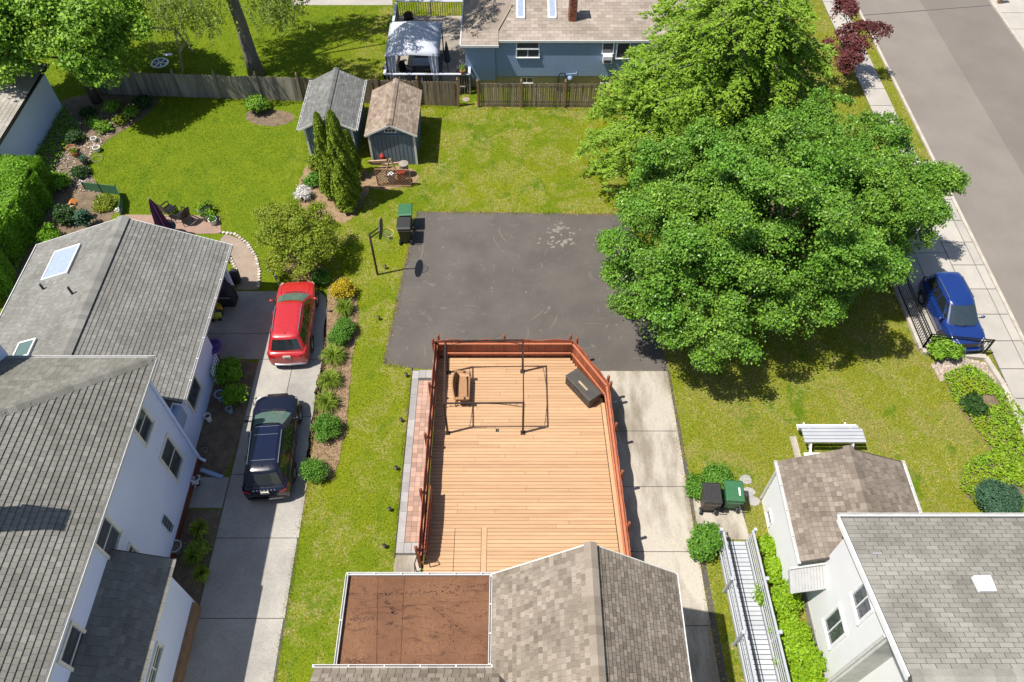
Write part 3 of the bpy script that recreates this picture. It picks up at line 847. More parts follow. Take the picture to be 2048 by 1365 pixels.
shingles(rf, Vector((4.38,4.0,EZ)), (0,1,0), (-2.45,0,RZ-EZ), 3.7, sl, MAT['sh_house'], .13, .15, t=.026, limit=300, mode='rand')
rf2 = rf
shingles(rf, Vector((-.5,7.7,EZ)), (0,-1,0), (2.43,0,RZ-EZ), 3.7, math.hypot(2.43,RZ-EZ), MAT['sh_house'], .135, .14, ov=.985, gap=.002, limit=0, mode='rand',
         clip=lambda a, b: True)
shingles(rf, Vector((-4.9,5.36,EZ)), (1,0,0), (0,-2.46,1.8), 4.6, .9, MAT['sh_house'], .14, .2, ov=.94, gap=.006, limit=0, mode='rand')
caps(rf, (1.93,3.9,RZ+.01), (1.93,7.72,RZ+.01), MAT['sh_house'], .33, ex=.22)
m = MB()
m.bar((4.40,-6,EZ-.05),(4.40,7.72,EZ-.05),.06,.14); m.build('rake_trim', MAT['gut'], hs)
m = MB(); m.bar((1.93,7.73,RZ-.1),(4.4,7.73,EZ-.1),.03,.16); m.bar((1.93,7.73,RZ-.1),(-.5,7.73,EZ-.1),.03,.16); m.build('fascia', MAT['trimcream'], hs)
# flat roof with its gutters and stains
fr = MB(); fr.box(-4.4,-.5,5.36,7.74,5.3,5.42)
fl = fr.build('flat_roof', MAT['flat'], hs)
for (u0,v0,u1,v1,w) in ((755,1150,752,1330,.02),(808,1150,800,1330,.02),(690,1218,985,1200,.03)):
    a = P(u0,v0,5.43); b = P(u1,v1,5.43)
    s_ = MB(); s_.bar(a, b, w, .012); s_.build('roofing_seam', MAT['flat'], fl)
s_ = MB(); s_.bar(P(850,1200,5.435), P(982,1300,5.435), .05, .02); s_.build('roofing_seam', MAT['flat'], fl)
s_ = MB()
for line, nblob in ((((750,1189),(812,1187)),26),(((815,1187),(975,1182)),30),(((700,1239),(755,1238)),16),(((690,1322),(735,1322)),14),(((775,1246),(783,1247)),8),(((865,1212),(888,1232)),12),(((895,1240),(935,1270)),14),(((960,1280),(980,1300)),10),(((860,1175),(980,1170)),26),(((905,1245),(900,1290)),8),(((720,1170),(735,1190)),10),(((770,1200),(790,1230)),24)):
    for i in range(nblob*4):
        t = random.random(); u = line[0][0]+(line[1][0]-line[0][0])*t+random.gauss(0,3); v = line[0][1]+(line[1][1]-line[0][1])*t+random.gauss(0,2.6)
        c = P(u,v,5.4235); rr = random.uniform(.004,.017)
        s_.poly([(c.x+rr*random.uniform(.6,2)*math.cos(a),c.y+rr*random.uniform(.5,1)*math.sin(a),5.4235) for a in np.linspace(0,6.28,8)[:-1]])
tag(s_.build('moss_stain', MAT['stain'], fl), kind='stuff')
gutter(hs, (-4.42,5.32,5.5), (-4.42,7.72,5.5), MAT['gut'], 1.0, .06); gutter(hs, (-4.42,7.75,5.5), (-.1,7.75,5.5), MAT['gut'], .62, .06)
gutter(hs, (-.56,5.42,5.56), (-.56,7.66,5.56), MAT['gut'], .7, .06); gutter(hs, (-4.95,5.36,5.6), (-.5,5.36,5.6), MAT['gut'], .8, .06)

# ------------------------------------------------------------------ left house
lh = thing('house', (-14,12,0), 'long grey-shingled house with pale walls beside the drive of parked cars', 'house')
WX = -11.65
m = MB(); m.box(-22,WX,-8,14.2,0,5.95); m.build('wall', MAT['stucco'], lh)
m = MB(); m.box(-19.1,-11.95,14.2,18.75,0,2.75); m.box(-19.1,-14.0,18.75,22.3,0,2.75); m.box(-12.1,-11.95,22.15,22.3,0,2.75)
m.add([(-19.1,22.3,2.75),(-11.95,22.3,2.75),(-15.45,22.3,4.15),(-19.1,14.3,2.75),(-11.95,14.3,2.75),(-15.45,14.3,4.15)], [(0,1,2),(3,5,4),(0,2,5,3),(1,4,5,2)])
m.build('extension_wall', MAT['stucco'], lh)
# hipped main roof
EXL, EYL, HZ = -11.3, 14.55, 6.0
sp_ = .5
m = MB()
T = 5.6
slope_slab(m, [(EXL,EYL,HZ),(EXL,-8,HZ),(EXL-T,-8,HZ+T*sp_),(EXL-T,EYL-T,HZ+T*sp_)])
slope_slab(m, [(EXL,EYL,HZ),(EXL-T,EYL-T,HZ+T*sp_),(EXL-2*T,EYL,HZ)])
slope_slab(m, [(EXL-T,EYL-T,HZ+T*sp_),(EXL-T,-8,HZ+T*sp_),(EXL-2*T,-8,HZ),(EXL-2*T,EYL,HZ)])
lroof = m.build('roof', MAT['under'], lh)
sl = T*math.hypot(1,sp_)
kx = 1/math.hypot(1,sp_)
shingles(lroof, Vector((EXL,3.0,HZ)), (0,1,0), (-1,0,sp_), EYL-3.0, sl, MAT['sh_left'], .165, .17, t=.04, limit=300, mode='rand', clip=lambda a, b: a < EYL-3.0-b*kx-.02)
shingles(lroof, Vector((EXL,EYL,HZ)), (-1,0,0), (0,-1,sp_), 2*T, sl, MAT['sh_left'], .165, .22, t=.03, limit=0, mode='rand', clip=lambda a, b: b*kx+.02 < a < 2*T-b*kx)
caps(lroof, (EXL,EYL,HZ+.01), (EXL-T,EYL-T,HZ+T*sp_+.01), MAT['sh_left'], .34, ex=.22)
gutter(lh, (EXL+.05,-8,HZ-.03), (EXL+.05,EYL,HZ-.03), MAT['gut'], 0, .07)
gutter(lh, (EXL,EYL+.06,HZ-.03), (EXL-2*T,EYL+.06,HZ-.03), MAT['gut'], 0, .07)
# chimney off the left edge throws a shadow across the main roof
m = MB()
cb = Vector((-14.45, 8.3, 0))
m.box(cb.x-.35,cb.x+.35,cb.y-.26,cb.y+.26,7.2,10.9); m.box(cb.x-.4,cb.x+.4,cb.y-.3,cb.y+.3,10.9,11.0)
ch = m.build('chimney', MAT['brick'], lroof)
# dormer on the far side of the main roof
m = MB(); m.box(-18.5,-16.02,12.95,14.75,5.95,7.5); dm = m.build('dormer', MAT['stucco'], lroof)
m = MB(); slope_slab(m, [(-15.85,12.7,7.45),(-15.85,15.05,7.45),(-17.2,15.05,8.2),(-17.2,12.7,8.2)]); slope_slab(m, [(-17.2,12.7,8.2),(-17.2,15.05,8.2),(-18.6,15.05,7.45),(-18.6,12.7,7.45)])
m.build('dormer_roof', MAT['sh_left'], dm)
# low gabled extension
EZ2, RZ2, RX2 = 2.8, 4.33, -15.4
m = MB()
slope_slab(m, [(-11.6,14.93,EZ2),(-11.6,22.65,EZ2),(RX2,22.65,RZ2),(RX2,14.2,RZ2),(-11.9,14.2,2.92),(-11.9,14.93,2.92)])
slope_slab(m, [(-19.5,14.2,EZ2),(-19.5,22.65,EZ2),(RX2,22.65,RZ2),(RX2,14.2,RZ2)])
mroof = m.build('extension_roof', MAT['under'], lh)
sl2 = math.hypot(3.8, RZ2-EZ2)
shingles(mroof, Vector((-11.6,14.95,EZ2)), (0,1,0), (-3.8,0,RZ2-EZ2), 7.7, sl2, MAT['sh_leftmid'], .16, .18, t=.028, limit=280, mode='rand')
shingles(mroof, Vector((-19.5,22.65,EZ2)), (0,-1,0), (4.1,0,RZ2-EZ2), 8.4, math.hypot(4.1,RZ2-EZ2), MAT['sh_leftmid'], .16, .2, t=.007, limit=0, mode='rand')
caps(mroof, (RX2,14.6,RZ2+.01), (RX2,22.68,RZ2+.01), MAT['sh_leftmid'], .5, ex=.2)
gutter(lh, (-11.53,14.93,EZ2-.03), (-11.53,22.65,EZ2-.03), MAT['gut'], .9, .08)
m = MB(); m.bar((-19.55,15,EZ2-.04),(-19.55,22.66,EZ2-.04),.03,.14); m.build('rake_trim', MAT['gut'], lh)
m = MB(); m.bar((-11.6,22.67,EZ2-.06),(RX2,22.67,RZ2-.06),.03,.15); m.bar((-19.5,22.67,EZ2-.06),(RX2,22.67,RZ2-.06),.03,.15); m.build('fascia', MAT['gut'], lh)
# end block under the extension eave, its shade painted in as dark blue
m = MB(); m.box(-12.6,-11.66,14.25,14.9,2.0,2.7); m.build('soffit_end', MAT['bluesiding'], lh)
# skylights and vent pipes on the far slope of the extension
def roofz(x): return EZ2+(x+19.5)/4.1*(RZ2-EZ2)
def skylight(quad, gl, nm='skylight'):
    pts = [P(u,v,roofz(-17.2)) for u, v in quad]
    pts = [Vector((p.x,p.y,0)) for p in pts]
    x0 = min(p.x for p in pts); x1 = max(p.x for p in pts); y0 = min(p.y for p in pts); y1 = max(p.y for p in pts)
    m = MB(); h = .12
    for (a0,a1,b0,b1) in ((x0,x1,y0,y0+.06),(x0,x1,y1-.06,y1),(x0,x0+.06,y0+.06,y1-.06),(x1-.06,x1,y0+.06,y1-.06)):
        m.add([(a0,b0,roofz(a0)),(a1,b0,roofz(a1)),(a1,b1,roofz(a1)),(a0,b1,roofz(a0)),(a0,b0,roofz(a0)+h),(a1,b0,roofz(a1)+h),(a1,b1,roofz(a1)+h),(a0,b1,roofz(a0)+h)],
              [(3,2,1,0),(4,5,6,7),(0,1,5,4),(1,2,6,5),(2,3,7,6),(3,0,4,7)])
    s = m.build(nm, MAT['white'], mroof)
    g_ = MB(); g_.add([(x0+.06,y0+.06,roofz(x0+.06)+.1),(x1-.06,y0+.06,roofz(x1-.06)+.1),(x1-.06,y1-.06,roofz(x1-.06)+.1),(x0+.06,y1-.06,roofz(x0+.06)+.1)],[(0,1,2,3)])
    g_.build('pane', gl, s)
skylight([(100,500),(158,494),(140,548),(88,552)], MAT['glassl'])
skylight([(30,692),(76,682),(66,706),(18,717)], MAT['glassg'])
for (u, v, h) in ((82,572,.3),(155,603,.4)):
    c = P(u,v,3.6); z = roofz(c.x); m = MB(); m.tube([(c.x,c.y,z-.05),(c.x,c.y,z+h)], .045, 8); m.build('vent_pipe', MAT['blackp'], mroof)
# windows of the left house
for ft, nb in (((277,808),(290,888)),((333,873),(352,960)),((205,1032),(222,1118)),((142,1250),(158,1345))):
    win_x(lh, WX, ft, nb, 1, MAT['trimcream'], MAT['glass'], fw=.09, mull=1, cross=1)
win_x(lh, WX, (258,1090), (262,1140), 1, MAT['trimcream'], MAT['glass'], fw=.07, mull=2, cross=1)
win_x(lh, -11.95, (385,748), (387,823), 1, MAT['trimcream'], MAT['glass'], fw=.08, mull=1)
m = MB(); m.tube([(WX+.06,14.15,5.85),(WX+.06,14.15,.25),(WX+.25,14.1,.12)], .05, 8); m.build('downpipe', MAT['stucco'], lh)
m = MB(); m.box(WX-.02,WX+.03,-8,14.15,0,.35); m.build('plinth', MAT['brick'], lh)
# single-storey bay towards the drive
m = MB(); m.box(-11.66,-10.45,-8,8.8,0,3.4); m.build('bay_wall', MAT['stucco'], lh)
m = MB(); slope_slab(m, [(-10.0,-8,3.5),(-10.0,8.98,3.5),(-11.64,8.98,4.25),(-11.64,-8,4.25)]); br_ = m.build('bay_roof', MAT['under'], lh)
shingles(br_, Vector((-10.0,4.6,3.5)), (0,1,0), (-1.64,0,.75), 4.35, 1.8, MAT['sh_left'], .15, .26, limit=0, mode='rand')
win_x(lh, -10.45, (313,1290), (298,1385), 1, MAT['trimcream'], MAT['glass'], fw=.08, mull=2, cross=1)
m = MB(); m.box(-10.47,-10.3,-8,8.7,0,.5); m.build('bay_plinth', MAT['lattice'], lh)

# ------------------------------------------------------------------ white house and its garage (right)
wh = thing('house', (13,6,0), 'white-sided house with weathered grey shingle roof beside the ramp', 'house')
WWX = 9.72
m = MB(); m.box(WWX,19,6.15,9.3,0,4.95); m.box(10.4,19,-6,6.15,0,5.2)
m.add([(WWX,9.3,4.95),(WWX,6.15,4.95),(WWX,6.15,5.85),(WWX,5.2,4.95)],[(0,1,2)]); m.build('wall', MAT['siding'], wh)
m = MB(); m.box(WWX+.01,10.42,6.1,6.16,0,5.6); m.build('stucco_wall', surf('worn_stucco', (.62,.61,.58), (.45,.45,.43), .9, 1.8, 30, .1, .2), wh)
wr0 = Vector((9.42,9.6,5.0)); wsl = .30
m = MB(); slope_slab(m, [(9.42,9.6,5.0),(19.5,9.6,5.0),(19.5,4.9,5+4.7*wsl),(9.42,4.9,5+4.7*wsl)], .08); slope_slab(m, [(9.42,4.9,5+4.7*wsl),(19.5,4.9,5+4.7*wsl),(19.5,0,5),(9.42,0,5)], .08)
wroof = m.build('roof', MAT['under'], wh)
shingles(wroof, Vector((9.46,9.58,5.0)), (1,0,0), (0,-1,wsl), 6.6, 4.7*math.hypot(1,wsl), MAT['sh_white'], .142, .36, t=.01, limit=300, ov=.9, gap=.009, mode='stair')
caps(wroof, (9.46,4.9,5+4.7*wsl+.01), (16,4.9,5+4.7*wsl+.01), MAT['sh_white'], .4, ex=.24)
m = MB()
for i in range(24):
    x = 9.6+i*.25; m.bar((x,5.06,5+4.55*wsl+.02),(x+.02,4.95,5+4.68*wsl+.03),.03,.02)
tag(m.build('ridge_vent_clip', MAT['white'], wroof), kind='stuff')
gutter(wh, (9.4,9.68,5.0), (19.5,9.68,5.0), MAT['gut'], 0, .09)
m = MB(); m.bar((9.41,9.6,4.93),(9.41,4.9,4.93+4.7*wsl),.05,.2); m.build('rake_board', MAT['white'], wh)
m = MB(); m.add([(9.44,9.55,4.86),(WWX+.01,9.55,4.86),(WWX+.01,4.9,4.86+4.65*wsl),(9.44,4.9,4.86+4.65*wsl)],[(0,1,2,3)]); m.build('soffit', MAT['white'], wh)
m = MB(); a = P(1962,1182,5.9); zz = 5+(9.6-a.y)*wsl
m.add([(a.x,a.y,zz+.02),(a.x+.42,a.y-.0,zz+.02),(a.x+.47,a.y+.45,zz-.1),(a.x+.02,a.y+.45,zz-.1),(a.x,a.y,zz+.16),(a.x+.42,a.y,zz+.16),(a.x+.47,a.y+.45,zz+.06),(a.x+.02,a.y+.45,zz+.06)],[(4,5,6,7),(0,1,5,4),(1,2,6,5),(2,3,7,6),(3,0,4,7)])
m.build('roof_vent', MAT['white'], wroof)
m = MB(); a = P(1745,1110,5.4); zz = 5+(9.6-a.y)*wsl; m.box(a.x,a.x+.26,a.y,a.y+.05,zz,zz+.06); m.build('roof_bracket', MAT['galv'], wroof)
win_x(wh, WWX, (1679,1214), (1662,1293), -1, MAT['white'], MAT['glass'], fw=.1, mull=2)
win_x(wh, WWX, (1731,1166), (1719,1243), -1, MAT['white'], MAT['glass'], fw=.1, mull=2)
m = MB(); m.tube([(WWX-.07,6.2,5.3),(WWX-.07,6.2,.2)], .05, 8); m.build('downpipe', MAT['gut'], wh)
m = MB(); m.box(WWX-.03,WWX+.02,6.15,9.3,0,.4); m.build('plinth', MAT['paverg'], wh)

gr = thing('garage', (11,11,0), 'small white garage with brown shingle gable roof beside the white house', 'garage')
m = MB(); m.box(9.02,13.0,9.31,12.55,0,2.5); m.add([(9.02,12.55,2.5),(13.0,12.55,2.5),(11.02,12.55,3.35),(9.02,9.31,2.5),(13,9.31,2.5),(11.02,9.31,3.35)],[(1,0,2),(3,4,5)]); m.build('wall', MAT['siding'], gr)
m = MB(); slope_slab(m, [(8.93,9.2,2.58),(8.93,12.75,2.58),(11.02,12.75,3.5),(11.02,9.2,3.5)]); slope_slab(m, [(13.12,9.2,2.58),(13.12,12.75,2.58),(11.02,12.75,3.5),(11.02,9.2,3.5)])
grf = m.build('roof', MAT['under'], gr)
gs = math.hypot(2.09,.92)
shingles(grf, Vector((8.93,12.75,2.58)), (0,-1,0), (2.09,0,.92), 3.5, gs, MAT['sh_gar'], .155, .17, ov=.96, gap=.003, limit=220, mode='rand')
shingles(grf, Vector((13.12,9.2,2.58)), (0,1,0), (-2.09,0,.92), 3.5, gs, MAT['sh_gar'], .15, .21, limit=80, mode='rand')
caps(grf, (11.02,9.3,3.51), (11.02,12.78,3.51), MAT['sh_gar'], .36, ex=.2)
gutter(gr, (8.88,9.2,2.55), (8.88,12.75,2.55), MAT['gut'], .8, .09); gutter(gr, (13.17,9.2,2.55), (13.17,12.75,2.55), MAT['gut'], .8, .09)
win_x(gr, 9.02, (1540,1020), (1540,1052), -1, MAT['white'], MAT['glass'], fw=.04, mull=1)
m = MB(); m.bar((8.98,12.6,2.45),(8.98,12.6,.1),.06,.06); m.build('corner_trim', MAT['gut'], gr)
# ribbed metal awning between garage and house
aw = thing('awning', (9.3,9.0,0), 'ribbed grey metal awning between the white house and its garage', 'awning')
A0, A1 = Vector((8.75,9.18,2.05)), Vector((10.1,9.18,2.62)); dn = Vector((-.0,-.62,-.32))
for i in range(17):
    a = A0+(A1-A0)*(i/16); m = MB(); m.bar(a, a+dn, .07, .03); m.build('rib', MAT['awn'], aw)
m = MB(); m.add([A0-Vector((0,0,.03)),A1-Vector((0,0,.03)),A1+dn-Vector((0,0,.03)),A0+dn-Vector((0,0,.03))],[(0,1,2,3)]); m.build('panel', MAT['awn'], aw)
m = MB(); m.bar(A0, A0+dn, .09, .12); m.bar(A0+Vector((0,.03,.04)), A1+Vector((0,.03,.04)), .06, .1); m.build('edge_trim', MAT['awn'], aw)

# ------------------------------------------------------------------ blue house beyond the fence
bh = thing('house', (5,42,0), 'blue-sided house with tan roof and brick chimney beyond the picket fence', 'house')
BY = 37.62
m = MB(); m.box(-2.5,-.9,37.5,50,.45,2.8); m.box(-.9,14.5,BY,50,.6,2.85); m.build('wall', MAT['bluesiding'], bh)
m = MB(); m.box(-2.45,-.88,37.56,50,0,.45); m.box(-.88,14.45,BY+.06,50,0,.6); m.build('foundation', MAT['found'], bh)
for i in range(16):
    s_ = MB(); z = .66+i*.135; s_.box(-.9,14.5,BY-.022,BY+.01,z,z+.125)
    s_.build('siding_board', MAT['bluesiding'], bh)
m = MB()
slope_slab(m, [(-.95,37.55,2.82),(14.8,37.55,2.82),(14.8,46,6.0),(3.2,46,6.0)])
slope_slab(m, [(-2.68,37.2,2.75),(-.7,37.2,2.75),(-.7,38.2,3.07),(3.2,46,5.95),(-2.68,41,2.75)])
slope_slab(m, [(-2.68,38.5,2.74),(-2.68,55,2.74),(3.2,55,5.95),(3.2,46,5.95)])
brf = m.build('roof', MAT['sh_blue'], bh)
shingles(brf, Vector((-.7,37.55,2.83)), (1,0,0), (0,8.45,3.18), 15.2, 6.6, MAT['sh_blue'], .2, .42, t=.012, limit=0, clip=lambda a, b: a > b*.32+.1)
shingles(brf, Vector((-2.66,37.22,2.76)), (1,0,0), (0,8.8,3.0), 1.95, 1.1, MAT['sh_blue'], .2, .42, t=.012, limit=0, clip=lambda a, b: a > b*.6)
m = MB(); m.bar((-.95,37.52,2.78),(14.8,37.52,2.78),.06,.12); m.bar((-2.7,37.17,2.71),(-.7,37.17,2.71),.06,.12); m.bar((-2.72,37.2,2.71),(-2.72,50,2.71),.06,.12); m.build('fascia', MAT['gut'], bh)
def brz(y): return 2.82+(y-37.55)*3.18/8.45
for (u0, u1) in ((1033,1050),(1096,1113)):
    a = PY(u0,42,38.6); b = PY(u1,42,38.6); x0, x1 = a.x, b.x
    y0, y1 = 38.75, 40.2
    sk = MB(); sk.add([(x0,y0,brz(y0)),(x1,y0,brz(y0)),(x1,y1,brz(y1)),(x0,y1,brz(y1)),(x0,y0,brz(y0)+.14),(x1,y0,brz(y0)+.14),(x1,y1,brz(y1)+.14),(x0,y1,brz(y1)+.14)],[(4,5,6,7),(0,1,5,4),(1,2,6,5),(2,3,7,6),(3,0,4,7)])
    s = sk.build('skylight', MAT['white'], brf)
    q = MB(); q.add([(x0+.07,y0+.08,brz(y0+.08)+.15),(x1-.07,y0+.08,brz(y0+.08)+.15),(x1-.07,y1-.08,brz(y1-.08)+.15),(x0+.07,y1-.08,brz(y1-.08)+.15)],[(0,1,2,3)]); q.build('pane', MAT['glassl'], s)
cx_ = PY(1145,40,38.7).x; cyy = 38.85
m = MB(); m.box(cx_-.21,cx_+.21,cyy-.21,cyy+.21,2.9,4.9); chm = m.build('chimney', MAT['mortar'], brf)
bmesh_ = []
for k in range(3):
    q = MB(); q.cur = k/2; q.box(-.07,.07,-.012,.012,-.034,.034); bmesh_.append(q.mesh('brick'))
for r_ in range(22):
    for j in range(3):
        x = cx_-.15+j*.15+(.04 if r_%2 else -.03)
        if abs(x-cx_) > .16: continue
        link_mesh('brick', random.choice(bmesh_), MAT['brick'], chm, Vector((x,cyy-.216,3.15+r_*.08))-ORG[chm])
        o = link_mesh('brick', random.choice(bmesh_), MAT['brick'], chm, Vector((cx_-.216,cyy+x-cx_,3.15+r_*.08))-ORG[chm]); o.rotation_euler = (0,0,math.pi/2)
m = MB(); m.box(cx_-.25,cx_+.25,cyy-.25,cyy+.25,4.9,5.0); m.box(cx_-.24,cx_+.24,cyy-.24,cyy+.24,2.95,3.1); m.build('chimney_collar', MAT['terra'], brf)
def win_y(u0, v0, u1, v1, **k):
    a = PY(u0,v0,BY-.02); b = PY(u1,v1,BY-.02)
    return window(bh, 'y', BY-.022, a.x, b.x, b.z, a.z, -1, MAT['white'], MAT['glass'], **k)
win_y(1034,85,1077,97, fw=.04); win_y(1034,98,1077,114, mull=2, fw=.06)
win_y(1207,86,1225,106, fw=.05); win_y(1236,86,1256,116, fw=.05)
for (u0,u1) in ((1042,1065),(1203,1223)):
    a = PY(u0,151,BY+.04); b = PY(u1,163,BY+.04); window(bh,'y',BY+.06,a.x,b.x,.18,.5,-1,MAT['white'],MAT['glass'],mull=2,fw=.03,proud=.03)
a = PY(1206,107,BY-.05); ac = MB(); ac.box(a.x,a.x+.48,BY-.38,BY-.03,a.z-.42,a.z); aco = ac.build('air_conditioner', MAT['white'])
tag(aco, 'white window air conditioner on the blue house wall', 'air conditioner')
q = MB(); q.box(a.x+.05,a.x+.43,BY-.392,BY-.38,a.z-.38,a.z-.2); q.build('grille', MAT['glass'], aco)
a = PY(1140,150,BY-.1)
mt = thing('gas_meter', (a.x,BY-.2,0), 'blue-grey gas meter with pipes on the blue house wall', 'meter')
m = MB(); m.lathe([(.0,-.1),(.13,-.08),(.15,0),(.13,.08),(0,.1)], (a.x,BY-.2,.62), 12, 'y'); m.build('meter_body', MAT['bluesiding'], mt, smooth=True)
m = MB(); m.tube([(a.x-.2,BY-.15,.0),(a.x-.2,BY-.15,.85),(a.x+.35,BY-.15,.9),(a.x+.35,BY-.02,.9)], .025, 6); m.build('pipe', MAT['bluesiding'], mt)
a = PY(1125,150,BY-.3)
hr = thing('hose_reel', (a.x,BY-.4,0), 'black hose reel cart against the blue house foundation', 'hose reel')
m = MB(); m.tube([(a.x-.22,BY-.4,0),(a.x-.2,BY-.3,.85),(a.x-.1,BY-.28,1.0),(a.x+.1,BY-.28,1.0),(a.x+.2,BY-.3,.85),(a.x+.22,BY-.4,0)], .03, 6); m.build('frame', MAT['blackm'], hr)
m = MB(); m.lathe([(.24,-.16),(.24,-.14),(.1,-.13),(.1,.13),(.24,.14),(.24,.16)], (a.x,BY-.42,.3), 14, 'x'); m.build('drum', MAT['blackm'], hr)

# garage at the far left
ng = thing('garage', (-27,33,0), 'neighbouring garage with grey roof and white side wall above the hedge', 'garage')
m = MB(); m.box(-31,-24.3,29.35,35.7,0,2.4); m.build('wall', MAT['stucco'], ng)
m = MB(); slope_slab(m, [(-24.1,29.2,2.45),(-24.1,36.0,2.45),(-27.8,36.0,3.5),(-27.8,29.2,3.5)]); slope_slab(m, [(-31.3,29.2,2.45),(-31.3,36.0,2.45),(-27.8,36.0,3.5),(-27.8,29.2,3.5)])
nr = m.build('roof', MAT['under'], ng)
shingles(nr, Vector((-24.1,29.2,2.46)), (0,1,0), (-3.7,0,1.05), 6.8, 3.8, MAT['sh_pale'], .18, .4, t=.014, limit=0)
gutter(ng, (-24.05,29.2,2.42), (-24.05,36,2.42), MAT['blackp'], 0, .1)

# ------------------------------------------------------------------ vegetation
def unit(a): return a/np.maximum(np.linalg.norm(a,axis=-1,keepdims=True),1e-9)
def leaves(name, pos, nrm, size, aspect, mat, parent=None, fold=.2, dirs=None, rnd=None, loc=None):
    n = len(pos)
    d = rng.normal(size=(n,3)) if dirs is None else dirs
    d = unit(d - nrm*np.sum(d*nrm,1,keepdims=True)); t = np.cross(nrm,d); s = np.asarray(size).reshape(-1,1)
    V = np.empty((n,4,3))
    V[:,0] = pos-d*s*.5; V[:,1] = pos+t*s*aspect*.5+nrm*s*fold*aspect; V[:,2] = pos+d*s*.5; V[:,3] = pos-t*s*aspect*.5+nrm*s*fold*aspect
    off = np.array(ORG[parent]) if parent else (np.array(loc) if loc is not None else np.array([pos[:,0].mean(),pos[:,1].mean(),max(0,pos[:,2].min())]))
    V = V.reshape(-1,3)-off
    i = np.arange(n)*4
    F = np.empty((2*n,3),int); F[0::2] = np.stack([i,i+1,i+2],1); F[1::2] = np.stack([i,i+2,i+3],1)
    r = rng.uniform(0,1,n) if rnd is None else rnd
    me = fast_mesh(name, V, F, False, np.repeat(r,2))
    return link_mesh(name, me, mat, parent, (0,0,0) if parent else off)
def sphere_dirs(n, zmin=-1.0):
    z = rng.uniform(zmin,1,n); a = rng.uniform(0,2*np.pi,n); q = np.sqrt(1-z*z)
    return np.stack([q*np.cos(a),q*np.sin(a),z],1)
def cluster_crown(blobs, nsub, sub_r, nspray, per, spread, zmin=-.35, inner=.12, squash=.75, upb=.55, rnd_n=.55, reach=(.62,.98)):
    """leaf positions and normals: sub-clumps over big ellipsoids, sprays over the sub-clumps, leaves in each spray"""
    blobs = np.array(blobs, float); area = (blobs[:,3]*blobs[:,4]); w = area/area.sum()
    b = rng.choice(len(blobs), nsub, p=w); d = sphere_dirs(nsub, zmin)
    sc = blobs[b,:3]+d*blobs[b,3:6]*rng.uniform(reach[0],reach[1],(nsub,1)); sr = rng.uniform(sub_r[0],sub_r[1],nsub)
    k = rng.choice(nsub, nspray, p=sr**2/np.sum(sr**2)); d2 = unit(sphere_dirs(nspray,-.5)+unit(sc[k]-blobs[b[k],:3])*.55)
    pc = sc[k]+d2*sr[k][:,None]*np.array([1,1,squash])*rng.uniform(.75,1.05,(nspray,1))
    outn = unit(d2+unit(sc[k]-blobs[b[k],:3])*.6+np.array([0,0,upb]))
    p = np.repeat(pc,per,0)+rng.normal(size=(nspray*per,3))*spread*np.array([1,1,.45]); nn = np.repeat(outn,per,0)
    nn = unit(nn+rng.normal(size=nn.shape)*rnd_n)
    n2 = int(len(p)*inner)
    if n2:
        bi = rng.choice(len(blobs), n2, p=w); dd = sphere_dirs(n2,-.6)*rng.uniform(.2,.85,(n2,1))**.5
        p = np.concatenate([p, blobs[bi,:3]+dd*blobs[bi,3:6]]); nn = np.concatenate([nn, unit(rng.normal(size=(n2,3))+np.array([0,0,.8]))])
    p[:,2] = np.maximum(p[:,2], .06)
    return p, nn
def limbs(base, top, r0, r1, ends, mb=None, bend=.15):
    mb = mb or MB(); base = Vector(base); top = Vector(top)
    mid = (base+top)/2+Vector((random.uniform(-bend,bend),random.uniform(-bend,bend),0))
    mb.tube([base, base.lerp(mid,.5), mid, mid.lerp(top,.6), top], [r0*1.25,r0,r0*.85+r1*.15,(r0+r1)/2,r1], 10)
    return mb
def branch_mesh(start_pts, ends, r0, r1=.02):
    m = MB()
    for e in ends:
        e = Vector(e); s = min(start_pts, key=lambda q: abs(q.z-(e.z-1.2))+.2*(q-e).length)
        mid = s.lerp(e,.5)+Vector((random.uniform(-.3,.3),random.uniform(-.3,.3),random.uniform(.1,.5)))
        m.tube([s, s.lerp(mid,.6), mid, mid.lerp(e,.55), e], [r0,r0*.8,r0*.6,r0*.4,r1], 6)
    return m
def bark_tree(name, base, h, r, blobs, label, leaf, bark, nsub, sub_r, nspray, per, spread, size, aspect=.8, nlimb=12, lean=(0,0), group=None, **kw):
    t = thing(name, base, label, 'tree', group)
    top = Vector(base)+Vector((lean[0],lean[1],h))
    limbs(base, top, r, r*.35, None).build('trunk', bark, t, smooth=True)
    st = [Vector(base).lerp(top, k) for k in (.3,.4,.5,.6,.7,.8,.9)]
    ends = []
    for i in range(nlimb):
        b = blobs[i % len(blobs)]; d = sphere_dirs(1,-.2)[0]*.75
        ends.append((b[0]+d[0]*b[3], b[1]+d[1]*b[4], b[2]+d[2]*b[5]))
    branch_mesh(st, ends, r*.35).build('limbs', bark, t, smooth=True)
    p, nn = cluster_crown(blobs, nsub, sub_r, nspray, per, spread, **kw)
    tone = np.repeat(rng.uniform(0,1,nspray), per); tone = np.concatenate([tone, rng.uniform(0,.6,len(p)-len(tone))])
    leaves('crown', p, nn, rng.uniform(size[0],size[1],len(p)), aspect, leaf, t, rnd=np.clip(.55*tone+.45*rng.uniform(0,1,len(p)),0,1))
    return t
